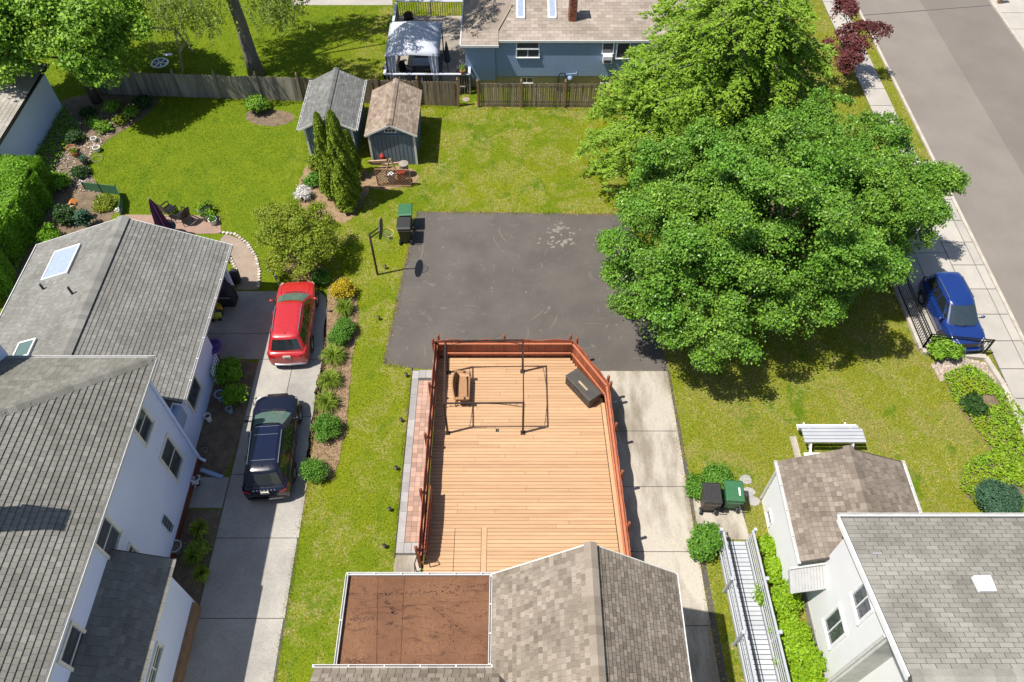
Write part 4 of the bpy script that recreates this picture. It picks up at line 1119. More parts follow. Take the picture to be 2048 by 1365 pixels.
# the broad maple over the lawn on the right
MB_BLOBS = [(10.0,21.4,5.2,4.3,3.5,3.1),(6.5,20.6,4.5,2.6,2.5,2.3),(13.1,22.6,4.7,2.6,2.4,2.2),(9.2,24.0,5.2,3.8,2.2,2.2),(8.3,18.7,3.8,2.4,1.6,1.8),(11.3,20.0,3.9,2.1,1.5,1.7),(12.2,24.6,4.8,2.9,2.0,2.0),(5.4,19.4,3.6,1.5,1.4,1.5),
            (7.8,17.7,2.9,1.2,1.0,1.1),(4.9,20.0,3.5,1.0,1.1,1.1),(5.8,18.3,3.0,1.1,1.0,1.1),(10.6,18.5,3.0,1.1,.9,1.1),(14.2,22.0,4.0,1.2,1.1,1.1),(15.4,23.6,4.3,1.4,1.0,1.0),(15.0,24.8,4.5,2.0,1.7,1.7),(16.4,25.0,4.4,1.3,1.0,1.0),(17.8,24.7,4.5,1.2,.35,.35),(14.8,26.8,4.5,1.9,1.4,1.5),(16.2,23.3,4.0,1.0,.7,.7),(13.6,26.7,4.6,2.4,1.7,1.8),(7.4,23.0,4.6,1.8,1.6,1.7)]
bark_tree('maple_tree', (10.0,21.6,0), 6.8, .3, MB_BLOBS, 'broad dark green maple shading the lawn beside the asphalt yard', MAT['maple'], MAT['bark'], 470, (.22,.72), 11500, 33, .115, (.06,.125), .8, 34, squash=.85, inner=.08, rnd_n=.8, upb=.45, reach=(.6,1.1))

# feathery light green conifer behind the maple
def feather_tree(name, base, h, r, branches, label, mat, bark):
    t = thing(name, base, label, 'tree'); base = Vector(base); top = base+Vector((.1,.2,h))
    limbs(base, top, r, r*.25, None, bend=.08).build('trunk', bark, t, smooth=True)
    m = MB(); PPs = []; NN = []; DD = []; SS = []
    for (z, az, L, droop) in branches:
        s = base.lerp(top, z/h); d = Vector((math.cos(az),math.sin(az),0)); sd = Vector((-d.y,d.x,0))
        pts = [s+d*(L*k/6)+Vector((0,0,.35*math.sin(k/6*2.0)*L*.25-droop*(k/6)**2*L))+sd*(.12*L*math.sin(k*.9+az)) for k in range(7)]
        m.tube(pts, [.05,.045,.04,.032,.025,.018,.01], 5)
        nt = int(L*9)
        for q in range(nt):
            f = .18+.82*(q+random.random())/nt; i = min(5,int(f*6)); p0 = pts[i].lerp(pts[i+1], f*6-i)
            side = 1 if q % 2 else -1
            tl = (.35+.75*random.random())*(1.15-.55*f)*min(1.3,L*.4)
            td = (d*random.uniform(.35,.9)+sd*side*random.uniform(.5,1)+Vector((0,0,random.uniform(-.35,.2)))).normalized()
            nl = int(16+tl*26)
            fr = rng.uniform(.05,1,nl)
            c = np.array(p0)[None]+np.array(td)[None]*(fr*tl)[:,None]; c[:,2] -= .28*tl*fr**2
            s2 = np.where(rng.uniform(size=nl) > .5, 1, -1)
            ts = np.cross(np.array(td),[0,0,1.]); ts /= np.linalg.norm(ts)
            ld = np.array(td)[None]*.55+ts[None]*s2[:,None]*.75+rng.normal(size=(nl,3))*.25
            ll = rng.uniform(.14,.26,nl)*(1.1-.4*fr)
            PPs.append(c+unit(ld)*ll[:,None]*.45); DD.append(ld); NN.append(unit(np.array([0,0,1.])[None]+rng.normal(size=(nl,3))*.45)); SS.append(ll)
    m.build('limbs', bark, t, smooth=True)
    PPs, NN, DD, SS = map(np.concatenate, (PPs,NN,DD,SS))
    tone = np.repeat(rng.uniform(0,1,len(PPs)//14+1), 14)[:len(PPs)]
    leaves('crown', PPs, NN, SS, .36, mat, t, fold=.12, dirs=DD, rnd=np.clip(.6*tone+.4*rng.uniform(0,1,len(PPs)),0,1))
    return t
br = []
for i in range(130):
    z = random.uniform(2.0,10.4); az = i*2.39996+random.uniform(-.3,.3)
    L = (4.6*(1-((z-3)/9.5)**1.4 if z > 3 else 1)+.9)*random.uniform(.72,1.1)
    L = max(L,1.0)
    br.append((z, az, L, random.uniform(.1,.32)))
for (z, az, L) in ((3.0,3.0,5.6),(3.4,3.4,5.8),(4.3,2.8,5.2),(2.4,3.7,5.4),(2.2,4.1,5.2),(3.0,3.9,5.6),(1.9,4.4,4.6),(5.2,3.1,4.6),(6.2,3.3,4.2),(2.6,3.3,5.6),(2.0,3.9,5.6),(5.6,2.4,4.4),(6.8,.3,4.2),(6.2,-.2,4.6),(7.4,1.0,3.8),(4.2,-.4,5.2),(3.6,-.1,5.4),(5.0,.2,5.2),(4.6,-.8,4.8),(3.2,-1.0,4.6),(4.0,.5,5.2),(5.6,-1.2,4.2),(3.8,-1.5,4.0),(7.8,.0,4.0),(8.4,.5,3.6)):
    br.append((z, az, L, .26))
feather_tree('cypress_tree', (9.3,30.2,0), 12.5, .26, br, 'tall feathery yellow-green conifer at the end of the picket fence', MAT['cyp'], MAT['barkg'])

bark_tree('broadleaf_tree', (-22.6,36.2,0), 5.2, .22, [(-22.0,35.8,4.6,3.4,2.9,2.6),(-24.3,36.6,4.8,3.0,2.8,2.6),(-20.4,35.2,3.7,2.2,2.2,2.1),(-22.6,38.2,5.2,3.4,2.8,2.4),(-26,35.9,4.2,2.0,2.0,2.0),(-25.4,34.9,3.7,1.9,1.5,1.3)],
          'large bright green tree above the garden bed by the grey board fence', MAT['leafL'], MAT['bark'], 80, (.5,1.1), 2500, 22, .18, (.13,.22), .8, 14)
# tall tree whose trunk stands behind the fence, with hanging sprays
wt = thing('hanging_tree', (P(514,150).x,P(514,150).y,0), 'tall tree with bare grey trunk and hanging sprays behind the grey fence', 'tree')
b0 = ORG[wt]
m = MB(); tp = Vector((b0.x-.6,b0.y+.9,7.5))
m.tube([b0, b0.lerp(tp,.15), b0.lerp(tp,.4)+Vector((.05,0,0)), b0.lerp(tp,.7), tp], [.5,.38,.32,.28,.2], 12); m.build('trunk', MAT['barkg'], wt, smooth=True)
PPs=[]; NN=[]; DD=[]; SS=[]
m = MB()
spots = []
for i in range(150):
    a = random.uniform(0,6.28); rr = random.uniform(.5,1)**.6
    spots.append(Vector((tp.x+4.2+7.2*rr*math.cos(a), tp.y+.4+3.2*rr*math.sin(a), random.uniform(7.4,10))))
for (u, v) in ((300,5),(320,-8),(345,8),(370,0),(395,5),(415,-5),(330,20),(380,20),(355,-15),(405,15),(530,-10),(550,0),(570,5),(545,15),(525,5),(560,-12),(585,-5)):
    spots.append(P(u,v,5.4+random.uniform(-.3,.6)))
for q_i, sp in enumerate(spots):
    if q_i % 30 == 0 or q_i >= 150: m.tube([tp-Vector((0,0,random.uniform(0,2))), tp.lerp(sp,.5)+Vector((0,0,.4)), sp], [.07,.045,.015], 5)
    for s in range(13):
        tl = random.uniform(.6,1.5); p0 = np.array(sp)+rng.normal(size=3)*np.array([.55,.55,.3]); nl = int(30*tl)
        fr = rng.uniform(0,1,nl); sw = rng.normal(size=3)*.2; c = p0[None]+np.array([sw[0],sw[1],-1.0])[None]*(fr*tl)[:,None]+rng.normal(size=(nl,3))*.07
        PPs.append(c); DD.append(rng.normal(size=(nl,3))*.6+np.array([0,0,-1.])); NN.append(unit(rng.normal(size=(nl,3))+np.array([-.4,-.5,.5]))); SS.append(rng.uniform(.1,.19,nl))
m.build('limbs', MAT['barkg'], wt, smooth=True)
PPs,NN,DD,SS = map(np.concatenate,(PPs,NN,DD,SS)); leaves('crown', PPs, NN, SS, .45, MAT['willow'], wt, fold=.15, dirs=DD)
# red-leaved maple by the pavement
rb = P(1690,150)
bark_tree('red_maple_tree', (rb.x,rb.y,0), 2.4, .09, [(P(1695,95,2.3).x,P(1695,95,2.3).y,2.2,1.1,1.0,.8),(P(1725,85,2.3).x,P(1725,85,2.3).y,2.5,1.0,.8,.6),(P(1680,120,1.8).x,P(1680,120,1.8).y,1.7,.9,.8,.7),(P(1690,20,3).x,P(1690,20,3).y,2.8,.8,.9,.7)],
          'small dark red maple leaning over the grass verge', MAT['redleaf'], MAT['bark'], 26, (.25,.5), 420, 20, .12, (.08,.15), .75, 8)

def bush(name, c, rx, ry, h, label, mat, cat='shrub', n=60, per=20, size=(.06,.11), aspect=.7, group=None, lump=.28, spread=.08, squash=.9, stem=True):
    c = Vector(c); t = thing(name, c, label, cat, group)
    if stem:
        m = MB()
        for k in range(5):
            a = k*1.256; m.tube([c,(c.x+.3*rx*math.cos(a),c.y+.3*ry*math.sin(a),c.z+h*.5)], [.025,.012], 5)
        m.build('stem', MAT['bark'], t)
    r = min(rx,ry)
    p, nn = cluster_crown([(c.x,c.y,c.z+h*.5,rx*.82,ry*.82,h*.45)], max(12,int(26)), (r*lump*.8,r*lump*1.3), n, per, spread, zmin=-.25, inner=.3, squash=squash, rnd_n=.6)
    p[:,2] = np.maximum(p[:,2], c.z+.03)
    leaves('foliage', p, nn, rng.uniform(size[0],size[1],len(p)), aspect, mat, t)
    return t
def ground(u, v): 
    p = P(u,v); return (p.x,p.y,.0)
def bush_at(name, u, v, w, h, label, mat, **k):
    """shrub whose middle is seen at (u, v) with radius w metres and height h"""
    p = P(u,v,h*.5); return bush(name, (p.x,p.y,0), w, w, h, label, mat, **k)
# hedge on the left edge
hg = thing('hedge', (-24.5,26,0), 'tall clipped green hedge along the left garden', 'hedge')
p, nn = [], []
def hedge_faces(x0,x1,y0,y1,z1,n):
    A = []; N = []
    nt = int(n*.55); A.append(np.stack([rng.uniform(x0,x1,nt),rng.uniform(y0,y1,nt),z1+rng.normal(size=nt)*.06],1)); N.append(np.tile([0,0,1.],(nt,1)))
    ns = n-nt; A.append(np.stack([x1+rng.normal(size=ns)*.07,rng.uniform(y0,y1,ns),rng.uniform(.05,z1,ns)],1)); N.append(np.tile([1.,0,.3],(ns,1)))
    ne = n//4
    for yy, s in ((y0,-1.),(y1,1.)):
        A.append(np.stack([rng.uniform(x0,x1,ne),yy+rng.normal(size=ne)*.07,rng.uniform(.05,z1,ne)],1)); N.append(np.tile([0,s,.3],(ne,1)))
    A = np.concatenate(A); N = np.concatenate(N)
    w = .16*np.sin(A[:,1]*2.3)+.12*np.sin(A[:,0]*3.1+A[:,1]*1.7)+.09*np.sin(A[:,1]*5.7+A[:,0]*4)
    A[:,2] += w*(N[:,2] > .9); A[:,0] += w*(N[:,0] > .5)
    return A, N
A_, N_ = hedge_faces(-25.2,-22.25,21.6,29.2,2.0,44000)
leaves('foliage', A_, unit(N_+rng.normal(size=N_.shape)*.55), rng.uniform(.07,.13,len(A_)), .6, MAT['hedge'], hg)
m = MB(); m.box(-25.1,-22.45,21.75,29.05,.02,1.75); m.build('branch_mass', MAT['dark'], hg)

# arborvitae columns
def spire(name, base, h, r, label, seed, group):
    t = thing(name, base, label, 'conifer', group); b = Vector(base)
    m = MB(); m.tube([b,b+Vector((0,0,h*.9))],[.07,.02],6); m.build('trunk', MAT['bark'], t)
    r *= 1.35; n = int(5200*h*r); z = rng.uniform(0,1,n)**1.15; prof = r*np.minimum(1,(z*6+.35))*(1-z)**.5
    a = rng.uniform(0,2*np.pi,n); ridge = 1+.16*np.sin(a*7+z*22+seed)+.1*np.sin(a*3-z*15)
    rr = prof*ridge*rng.uniform(.7,1.03,n)
    pos = np.stack([b.x+rr*np.cos(a),b.y+rr*np.sin(a),z*h],1)
    nn = unit(np.stack([np.cos(a),np.sin(a),np.full(n,.35)],1)+rng.normal(size=(n,3))*.45)
    dirs = np.stack([np.cos(a)*.4,np.sin(a)*.4,np.ones(n)],1)+rng.normal(size=(n,3))*.3
    leaves('foliage', pos, nn, rng.uniform(.1,.2,n), .4, MAT['arb'], t, dirs=dirs)
g_ = 'arborvitae beside the sheds'
def sp_h(ub, vb, ut, vt):
    p = P(ub,vb); best = min((abs(J((p.x,p.y,z/50))[1]-vt),z/50) for z in range(20,400)); return (p.x,p.y,0), best[1]
for (ub,vb,ut,vt,r,lb) in ((672,396,648,226,.42,'tall slim arborvitae with the pointed top nearest the grey-roofed shed door'),(700,405,663,222,.5,'tallest arborvitae, standing between the grey-roofed shed and the golden bush'),(708,352,690,262,.38,'arborvitae tucked close to the shed corner behind the tallest one'),(697,420,683,322,.36,'short arborvitae at the front of the group beside the golden bush')):
    b, h = sp_h(ub,vb,ut,vt); spire('arborvitae', b, h, r, lb, ub, g_)
# golden-green tall shrub
bp = P(612,530)
bark_tree('golden_shrub', (bp.x,bp.y,0), 1.5, .07, [(bp.x,bp.y+.3,1.7,1.55,1.4,1.1),(bp.x-.9,bp.y+.9,1.7,1.0,1.0,.9),(bp.x+.8,bp.y+.2,1.3,1.0,1.0,.9),(bp.x-.1,bp.y-.7,1.1,1.1,.8,.8)],
          'large loose golden-green shrub in front of the red car', MAT['yshrub'], MAT['bark'], 60, (.22,.42), 1300, 12, .12, (.07,.13), .65, 14, inner=.1)
# row of shrubs along the drive
bush_at('golden_bush', 688,579,.48,.75,'round bright yellow bush at the head of the mulch strip',MAT['gold'],n=170,size=(.05,.09))
def daylily(u, v, r, h, label):
    p = P(u,v,h*.4); t = thing('daylily' if 'daylily' in label else 'grass_tuft', (p.x,p.y,0), label, 'plant', 'daylily clumps in the mulch strip' if 'daylily' in label else 'grass tufts in the shaded bed')
    m = MB()
    for i in range(280):
        a = random.uniform(0,6.28); L = r*random.uniform(.3,.95); hh = h*random.uniform(.6,1.15); w = random.uniform(.008,.016); m.cur = random.random()
        d = Vector((math.cos(a),math.sin(a),0)); s = Vector((-d.y,d.x,0)); o0 = Vector((p.x,p.y,.0))+d*random.uniform(0,.12)
        pts = [o0, o0+d*L*.3+Vector((0,0,hh*.75)), o0+d*L*.7+Vector((0,0,hh)), o0+d*L*1.05+Vector((0,0,hh*random.uniform(.35,.75)))]
        ws = [w,w,w*.8,.002]
        m.loft([[q-s*k for q,k in zip(pts,ws)],[q+Vector((0,0,-.004)) for q in pts],[q+s*k for q,k in zip(pts,ws)]])
    m.build('leaf_clump', MAT['lily'], t)
for u, v, r, lb in ((400,1060,.35,'thin pale grass tuft in the shaded bed by the drive'),(388,1115,.38,'bigger pale grass tuft in the shaded bed near the bucket'),(405,1150,.3,'grass tuft at the near end of the shaded bed'),(689,618,.5,'small yellow-green daylily clump between the yellow bush and a boxwood'),(668,713,.62,'arching daylily clump just behind the double boxwood by the red car'),(661,762,.58,'arching daylily clump, middle one of three beside the drive gap'),(654,806,.58,'arching daylily clump beside the front wing of the black car')):
    daylily(u,v,r,.5,lb)
bush_at('boxwood', 689,658,.4,.7,'rounded dark green boxwood, rear half of the double bush',MAT['box'],n=200,size=(.04,.075),group='boxwoods in the mulch strip')
bush_at('boxwood', 677,676,.4,.6,'rounded dark green boxwood, front half of the double bush',MAT['box'],n=200,size=(.04,.075),group='boxwoods in the mulch strip')
bush_at('boxwood', 653,857,.5,.7,'round boxwood beside the middle of the black car',MAT['box'],n=260,size=(.04,.075),group='boxwoods in the mulch strip')
bush_at('boxwood', 630,942,.42,.7,'round bright boxwood at the end of the strip by the black car tail',MAT['box'],n=220,size=(.04,.075),group='boxwoods in the mulch strip')
# shrubs by the ramp and the right-hand house
bush_at('laurel_shrub', 1412,1085,.58,.9,'leafy green shrub at the foot of the white ramp',MAT['box'],n=240,size=(.07,.12))
bush_at('low_shrub', 1388,975,.4,.4,'low green shrub to the left of the black bin',MAT['box'],n=100,size=(.06,.11))
bush_at('low_shrub', 1440,962,.62,.4,'low spreading green shrub behind the wheeled bins',MAT['box'],n=170,size=(.06,.11))
for u, v, r, h, lb in ((1535,1095,.3,.5,'small lime green shrub at the top of the row between ramp and garage'),(1548,1140,.4,.6,'lime green shrub beside the garage base, second in the ramp row'),(1562,1200,.55,.9,'lime green shrub by the awning, third in the ramp row'),(1580,1262,.6,1.0,'big lime green shrub between ramp and white house'),(1597,1325,.62,1.0,'big lime green shrub in the ramp row below the white house window'),(1615,1385,.6,1.0,'lime green shrub at the near end of the ramp row')):
    bush_at('lime_shrub', u, v, r, h, lb, MAT['limeb'], n=int(420*r), size=(.07,.13), group='lime shrubs along the ramp')
bush_at('spruce_shrub', 2000,1003,.75,.9,'bluish dwarf spruce beside the white house roof',MAT['spruce'],n=330,size=(.08,.15),aspect=.35)
bush_at('rhododendron', 1893,697,.55,.8,'glossy green shrub in front of the black railing',MAT['leafL'],n=130,size=(.12,.22),aspect=.45)
bush_at('dark_shrub', 1945,805,.32,.3,'dark green low plant in the ground-cover bed, upper one',MAT['dark'],n=50,size=(.1,.16),stem=False)
bush_at('dark_shrub', 1952,820,.3,.3,'dark green low plant in the ground-cover bed, lower one',MAT['dark'],n=50,size=(.1,.16),stem=False)
# plants by the left house
for u, v, r, h, lb, mt_ in ((455,745,.55,.8,'dark green shrub against the pale extension wall','hedge'),(470,790,.45,.6,'lower green shrub in front of the shaded bed','hedge'),(440,515,.28,.3,'small yellow flowering clump inside the curve of the gravel path','yshrub'),
                            (632,328,.45,.6,'pinkish-green shrub at the corner of the grey-roofed shed','yshrub'),(625,362,.42,.45,'green leafy perennial clump by the arborvitae','box'),(515,210,.6,.9,'small green shrub in the round bed before the fence','leafL'),
                            (640,558,.35,.4,'low green plant ahead of the red car bonnet','box'),
                            (175,225,.35,.4,'small green shrub in the shaded bed beneath the big tree','dark'),(225,215,.4,.5,'leafy shrub in the bed nearest the thin white stake','leafL'),(262,225,.35,.4,'leafy shrub in the shaded bed by the lawn edge','leafL'),(185,245,.3,.4,'hosta-like clump below the shaded bed shrubs','box'),(285,205,.45,.5,'low shrub where the bed meets the fence','dark'),(150,275,.4,.5,'dark leafy clump between the ivy and the wire hoops','dark'),(205,255,.35,.45,'green clump at the lawn edge above the pale bowl','leafL'),(160,345,.4,.4,'dark ground-hugging plant by the white rings','dark'),(120,365,.5,.6,'dark fern-like clump at the foot of the hedge','hedge'),(130,430,.5,.7,'dark bush below the bird feeder','dark'),(95,470,.5,.7,'dark bush at the near end of the hedge foot','hedge'),(240,240,.3,.3,'small bright plant on the lawn edge of the shaded bed','yshrub'),
                            (395,1100,.3,.35,'thin weedy clump in the shaded bed beside the bay','lily'),(210,408,.5,.25,'leafy crop row inside the green mesh pen','yshrub')):
    bush_at('garden_shrub', u, v, r, h, lb, MAT[mt_], n=int(230*r), size=(.06,.13))
p = P(607,387,.3); bush('hydrangea', (p.x,p.y,0), .34, .34, .55, 'white flowering round bush in the bed by the arborvitae', MAT['flowerw'], n=110, size=(.05,.08), aspect=.9)
p = P(420,690,1.0); bush('violet_flowers', (p.x,p.y,.55), .34, .34, .5, 'violet flowering plant on the white trellis planter', MAT['flowerv'], 'plant', n=60, size=(.06,.09), aspect=.9, stem=False)
# vine creeping along the ramp rail, ivy under the left hedge
p = P(1514,1165,.7); bush('vine', (8.0,8.9,.45), .1, .4, .5, 'yellow-green vine climbing the right rail of the white ramp', MAT['limeb'], 'vine', n=14, per=7, size=(.07,.11), stem=False)
A_, B_ = scatter(px((75,310),(130,215),(165,260),(110,340),(60,500),(30,560)), 170)
leaves_iv = leaves('ivy', np.stack([A_,B_,rng.uniform(.03,.3,len(A_))],1), unit(rng.normal(size=(len(A_),3))*.6+np.array([0,0,1.])), rng.uniform(.08,.16,len(A_)), .6, MAT['hedge'])
tag(leaves_iv, 'green ivy below the white garage wall', 'ivy', kind='stuff')
PX_, PY_ = [], []
for c in COV:
    a, b = scatter(c, 620); PX_.append(a); PY_.append(b)
X = np.concatenate(PX_); Y = np.concatenate(PY_)
wv = np.sin(X*2.1+Y*1.3)+np.sin(Y*3.3-X*.7)
k = wv > -1.6; X = X[k]; Y = Y[k]
o = leaves('ground_cover', np.stack([X,Y,rng.uniform(.03,.2,len(X))],1), unit(rng.normal(size=(len(X),3))*.5+np.array([0,0,1.])), rng.uniform(.06,.13,len(X)), .7, MAT['cover'])
tag(o, 'bright green ground cover sloping down to the pavement', 'ground cover', kind='stuff')
# mulch chips
X, Y = scatter(px((655,566),(716,580),(716,665),(704,715),(700,765),(690,870),(668,965),(610,955),(618,880),(632,770),(640,740),(652,640),(657,590)), 500)
o = leaves('mulch_chips', np.stack([X,Y,rng.uniform(.022,.05,len(X))],1), unit(rng.normal(size=(len(X),3))*.4+np.array([0,0,1.])), rng.uniform(.03,.08,len(X)), .4, MAT['mulch'])
tag(o, 'tan bark mulch chips along the drive', 'mulch', kind='stuff')
# leaf litter and stones of the shaded garden bed
X, Y = scatter(px((105,230),(250,220),(200,300),(170,320),(200,385),(120,385),(95,350)), 60)
o = leaves('bed_litter', np.stack([X,Y,rng.uniform(.02,.06,len(X))],1), unit(rng.normal(size=(len(X),3))*.4+np.array([0,0,1.])), rng.uniform(.06,.16,len(X)), .6, MAT['stone'])
tag(o, 'pale stones and litter scattered over the garden bed', 'litter', kind='stuff')

# ------------------------------------------------------------------ fences
def picket_meshes(w, h, t, shape, n=5, nm='picket'):
    out = []
    for k in range(n):
        m = MB(); m.cur = k/(n-1); hh = h*(1+random.uniform(-.015,.015))
        if shape == 'dog':
            pr = [(-w/2,0),(w/2,0),(w/2,hh-.05),(w*.25,hh),(-w*.25,hh),(-w/2,hh-.05)]
        else:
            pr = [(-w/2,0),(w/2,0),(w/2,hh),(-w/2,hh)]
        nn = len(pr)
        m.add([(a,-t/2,b) for a,b in pr]+[(a,t/2,b) for a,b in pr], [list(range(nn)), list(range(nn,2*nn))[::-1]]+[(i,nn+i,nn+(i+1)%nn,(i+1)%nn) for i in range(nn)])
        out.append(m.mesh(nm))
    return out
def fence(name, a, b, h, w, gap, label, mat, shape='dog', postm=None, postgap=2.4, posth=.18, rails=(.3,1.25)):
    a = Vector((a[0],a[1],0)); b = Vector((b[0],b[1],0)); d = (b-a).normalized(); L = (b-a).length
    t = thing(name, (a+b)/2, label, 'fence'); rz = math.atan2(d.y,d.x); ms = picket_meshes(w,h,.022,shape)
    n = int(L/(w+gap))
    for i in range(n+1):
        p = a+d*((i+.5)*L/(n+1))
        o = link_mesh('picket', random.choice(ms), mat, t, p-ORG[t]); o.rotation_euler = (random.uniform(-.02,.02),random.uniform(-.008,.008),rz)
    sd = Vector((-d.y,d.x,0))
    for z in rails:
        m = MB(); m.bar(a+sd*.04+Vector((0,0,z)), b+sd*.04+Vector((0,0,z)), .045, .09); m.build('rail', mat, t)
    k = max(1,round(L/postgap))
    for i in range(k+1):
        p = a+d*(L*i/k)-sd*.03
        m = MB(); m.cbox((p.x,p.y,(h+posth)/2), (.1,.1,h+posth), rz); ps = m.build('post', postm or mat, t)
        m = MB(); m.lathe([(.06,0),(.07,.03),(.03,.06),(.05,.1),(.0,.17)], (p.x,p.y,h+posth), 8); m.build('finial', postm or mat, ps)
    return t
fA, fB = P(318,193), P(606,203)
fence('board_fence', (fA.x-3.2,fA.y+.2), (fB.x,fB.y), 1.45, .19, .006, 'grey weathered board fence between the big tree and the grey-roofed shed', MAT['fenceg'], 'dog', MAT['fenceg'])
fC = P(735,206); fD = P(918,213)
fence('board_fence', (fB.x,fB.y), (fD.x,fD.y), 1.5, .16, .006, 'brown weathered board fence behind the two sheds ending at the gap', MAT['fence'], 'dog', MAT['post'])
fE, fF = P(957,214), P(1300,216)
fence('picket_fence', (fE.x,fE.y), (fF.x,fF.y), 1.45, .1, .018, 'dark slatted picket fence between the gap and the feathery conifer', MAT['fence'], 'flat', MAT['post'], 2.25)

# ------------------------------------------------------------------ sheds
def shed(x0, x1, y0, y1, ez, rz_, ov, label, roofm, lite, fray):
    t = thing('shed', ((x0+x1)/2,(y0+y1)/2,0), label, 'shed'); xm = (x0+x1)/2
    k = (rz_-ez)/((x1-x0)/2+ov)
    m = MB(); m.box(x0,x1,y0,y1,0,ez); 
    rt = rz_-.08
    m.add([(x0,y0,ez),(x1,y0,ez),(xm,y0,rt),(x0,y1,ez),(x1,y1,ez),(xm,y1,rt)],[(0,1,2),(4,3,5),(0,2,5,3),(1,4,5,2)])
    m.build('wall', MAT['shedblue'], t)
    n = 11
    for i in range(1,n):
        x = x0+(x1-x0)*i/n; q = MB(); zt = ez+max(0,(1-abs(x-xm)/((x1-x0)/2)))*(rt-ez)*.9
        q.box(x-.012,x+.012,y0-.006,y0+.01,.05,zt-.12); q.build('groove', MAT['shedgroove'], t)
    for i in range(1,14):
        y = y0+(y1-y0)*i/14
        for xx in (x0,x1):
            q = MB(); q.box(xx-.006,xx+.006,y-.012,y+.012,.05,ez-.1); q.build('groove', MAT['shedgroove'], t)
    m = MB()
    for xx in (x0,x1): m.box(xx-.05,xx+.05,y0-.03,y0+.03,0,ez)
    m.build('corner_trim', MAT['trimcream'], t)
    m = MB(); rl = []
    for s in (-1,1):
        xe = xm+s*((x1-x0)/2+ov)
        slope_slab(m, [(xe,y0-.12,ez),(xe,y1+.12,ez),(xm,y1+.12,rz_),(xm,y0-.12,rz_)], .05)
    rf = m.build('roof', MAT['under'], t)
    sl = math.hypot((x1-x0)/2+ov, rz_-ez); hw = (x1-x0)/2+ov
    shingles(rf, Vector((xm+hw,y0-.12,ez)), (0,1,0), (-hw,0,rz_-ez), y1-y0+.24, sl, roofm, .14, .25, limit=0, mode='rand')
    shingles(rf, Vector((xm-hw,y1+.12,ez)), (0,-1,0), (hw,0,rz_-ez), y1-y0+.24, sl, roofm, .14, .25, limit=0, mode='rand')
    caps(rf, (xm,y0-.14,rz_+.01), (xm,y1+.14,rz_+.01), roofm, .3, ex=.2)
    m = MB()
    for s in (-1,1): m.bar((xm,y0-.13,rz_-.05),(xm+s*hw,y0-.13,ez-.05),.025,.1)
    m.build('barge_board', MAT['trimcream'], t)
    if lite:
        zc = ez+.22
        m = MB(); m.box(xm-.3,xm+.3,y0-.03,y0-.005,zc-.12,zc+.12); v_ = m.build('gable_window', MAT['white'], t)
        for i in range(3):
            q = MB(); q.box(xm-.25+i*.17,xm-.11+i*.17,y0-.036,y0-.03,zc-.08,zc+.08); q.build('pane', MAT['glass'], v_)
        m = MB(); m.box(x0+.1,x1-.1,y0-.05,y0-.005,ez-.09,ez-.03); m.build('trim', MAT['shedblue'], t)
    if fray:
        for s in (-1,1): gutter(t, (xm+s*(hw+.06),y0-.12,ez-.02), (xm+s*(hw+.06),y1+.12,ez-.02), MAT['gut'], .5, .09)
    return t
shed(-10.15,-7.86,31.43,35.2,1.9,2.62,.24,'blue-grey shed with grey shingle roof and white gutters behind the arborvitae',MAT['sh_shed'],False,True)
shed(-6.98,-4.78,31.0,34.4,1.88,2.52,.17,'smaller blue-grey shed with tan shingle roof and tiny gable window',MAT['sh_shed2'],True,False)
# lattice screen with things stored behind it
ls = thing('lattice_screen', (P(786,372).x,P(786,372).y,0), 'brown diagonal lattice panel leaning before the tan-roofed shed', 'lattice')
a, b = P(757,372), P(822,374); W_ = (b-a).length; HL = 1.0
m = MB(); m.bar(a,a+Vector((-.06,.05,HL)),.05,.05); m.bar(b,b+Vector((.03,.05,HL)),.05,.05); m.bar(a+Vector((-.06,.05,HL)),b+Vector((.03,.05,HL)),.05,.05); m.bar(a+Vector((0,0,.04)),b+Vector((0,0,.04)),.05,.05); m.build('frame', MAT['lattice'], ls)
for s in (1,-1):
    k = -HL
    while k < W_:
        x0, z0, x1, z1 = k, 0, k+HL, HL
        if x0 < 0: z0 = -x0; x0 = 0
        if x1 > W_: z1 = HL-(x1-W_); x1 = W_
        if x1 > x0+.02:
            if s < 0: x0, x1 = W_-x0, W_-x1
            q = MB(); q.bar(a+Vector((x0,.05*z0+.01*s,z0)), a+Vector((x1,.05*z1+.01*s,z1)), .012, .05, up=(0,1,0)); q.build('slat', MAT['lattice'], ls)
        k += .16
cc = P(807,328,.75); m = MB(); m.lathe([(.2,0),(.22,.7),(.24,.72),(.24,.78),(.0,.83)], (cc.x,cc.y,0), 18); tag(m.build('lidded_can', MAT['stone'], smooth=False), 'pale round lidded can behind the lattice panel', 'can')
cc = P(783,345,.3)
sh_ = thing('sawhorse', (cc.x,cc.y,0), 'pale folded wooden trestle behind the lattice panel', 'trestle')
for i,(a_,b_) in enumerate((((-.35,0,0),(-.02,.1,1.05)),((.35,0,0),(.02,.1,1.05)),((-.3,.3,.55),(.4,.25,.7)))):
    m = MB(); m.bar(Vector((cc.x,cc.y,0))+Vector(a_), Vector((cc.x,cc.y,0))+Vector(b_), .06,.06); m.build('leg' if i < 2 else 'beam', MAT['wood'], sh_)
cc = P(755,322,.5); m = MB(); m.cbox((cc.x,cc.y,.45),(.9,.08,.14),.1); m.cbox((cc.x+.02,cc.y+.02,.3),(.8,.06,.14),-.05); tag(m.build('timber_stack', MAT['wood']), 'pale boards stacked against the tan-roofed shed', 'boards')
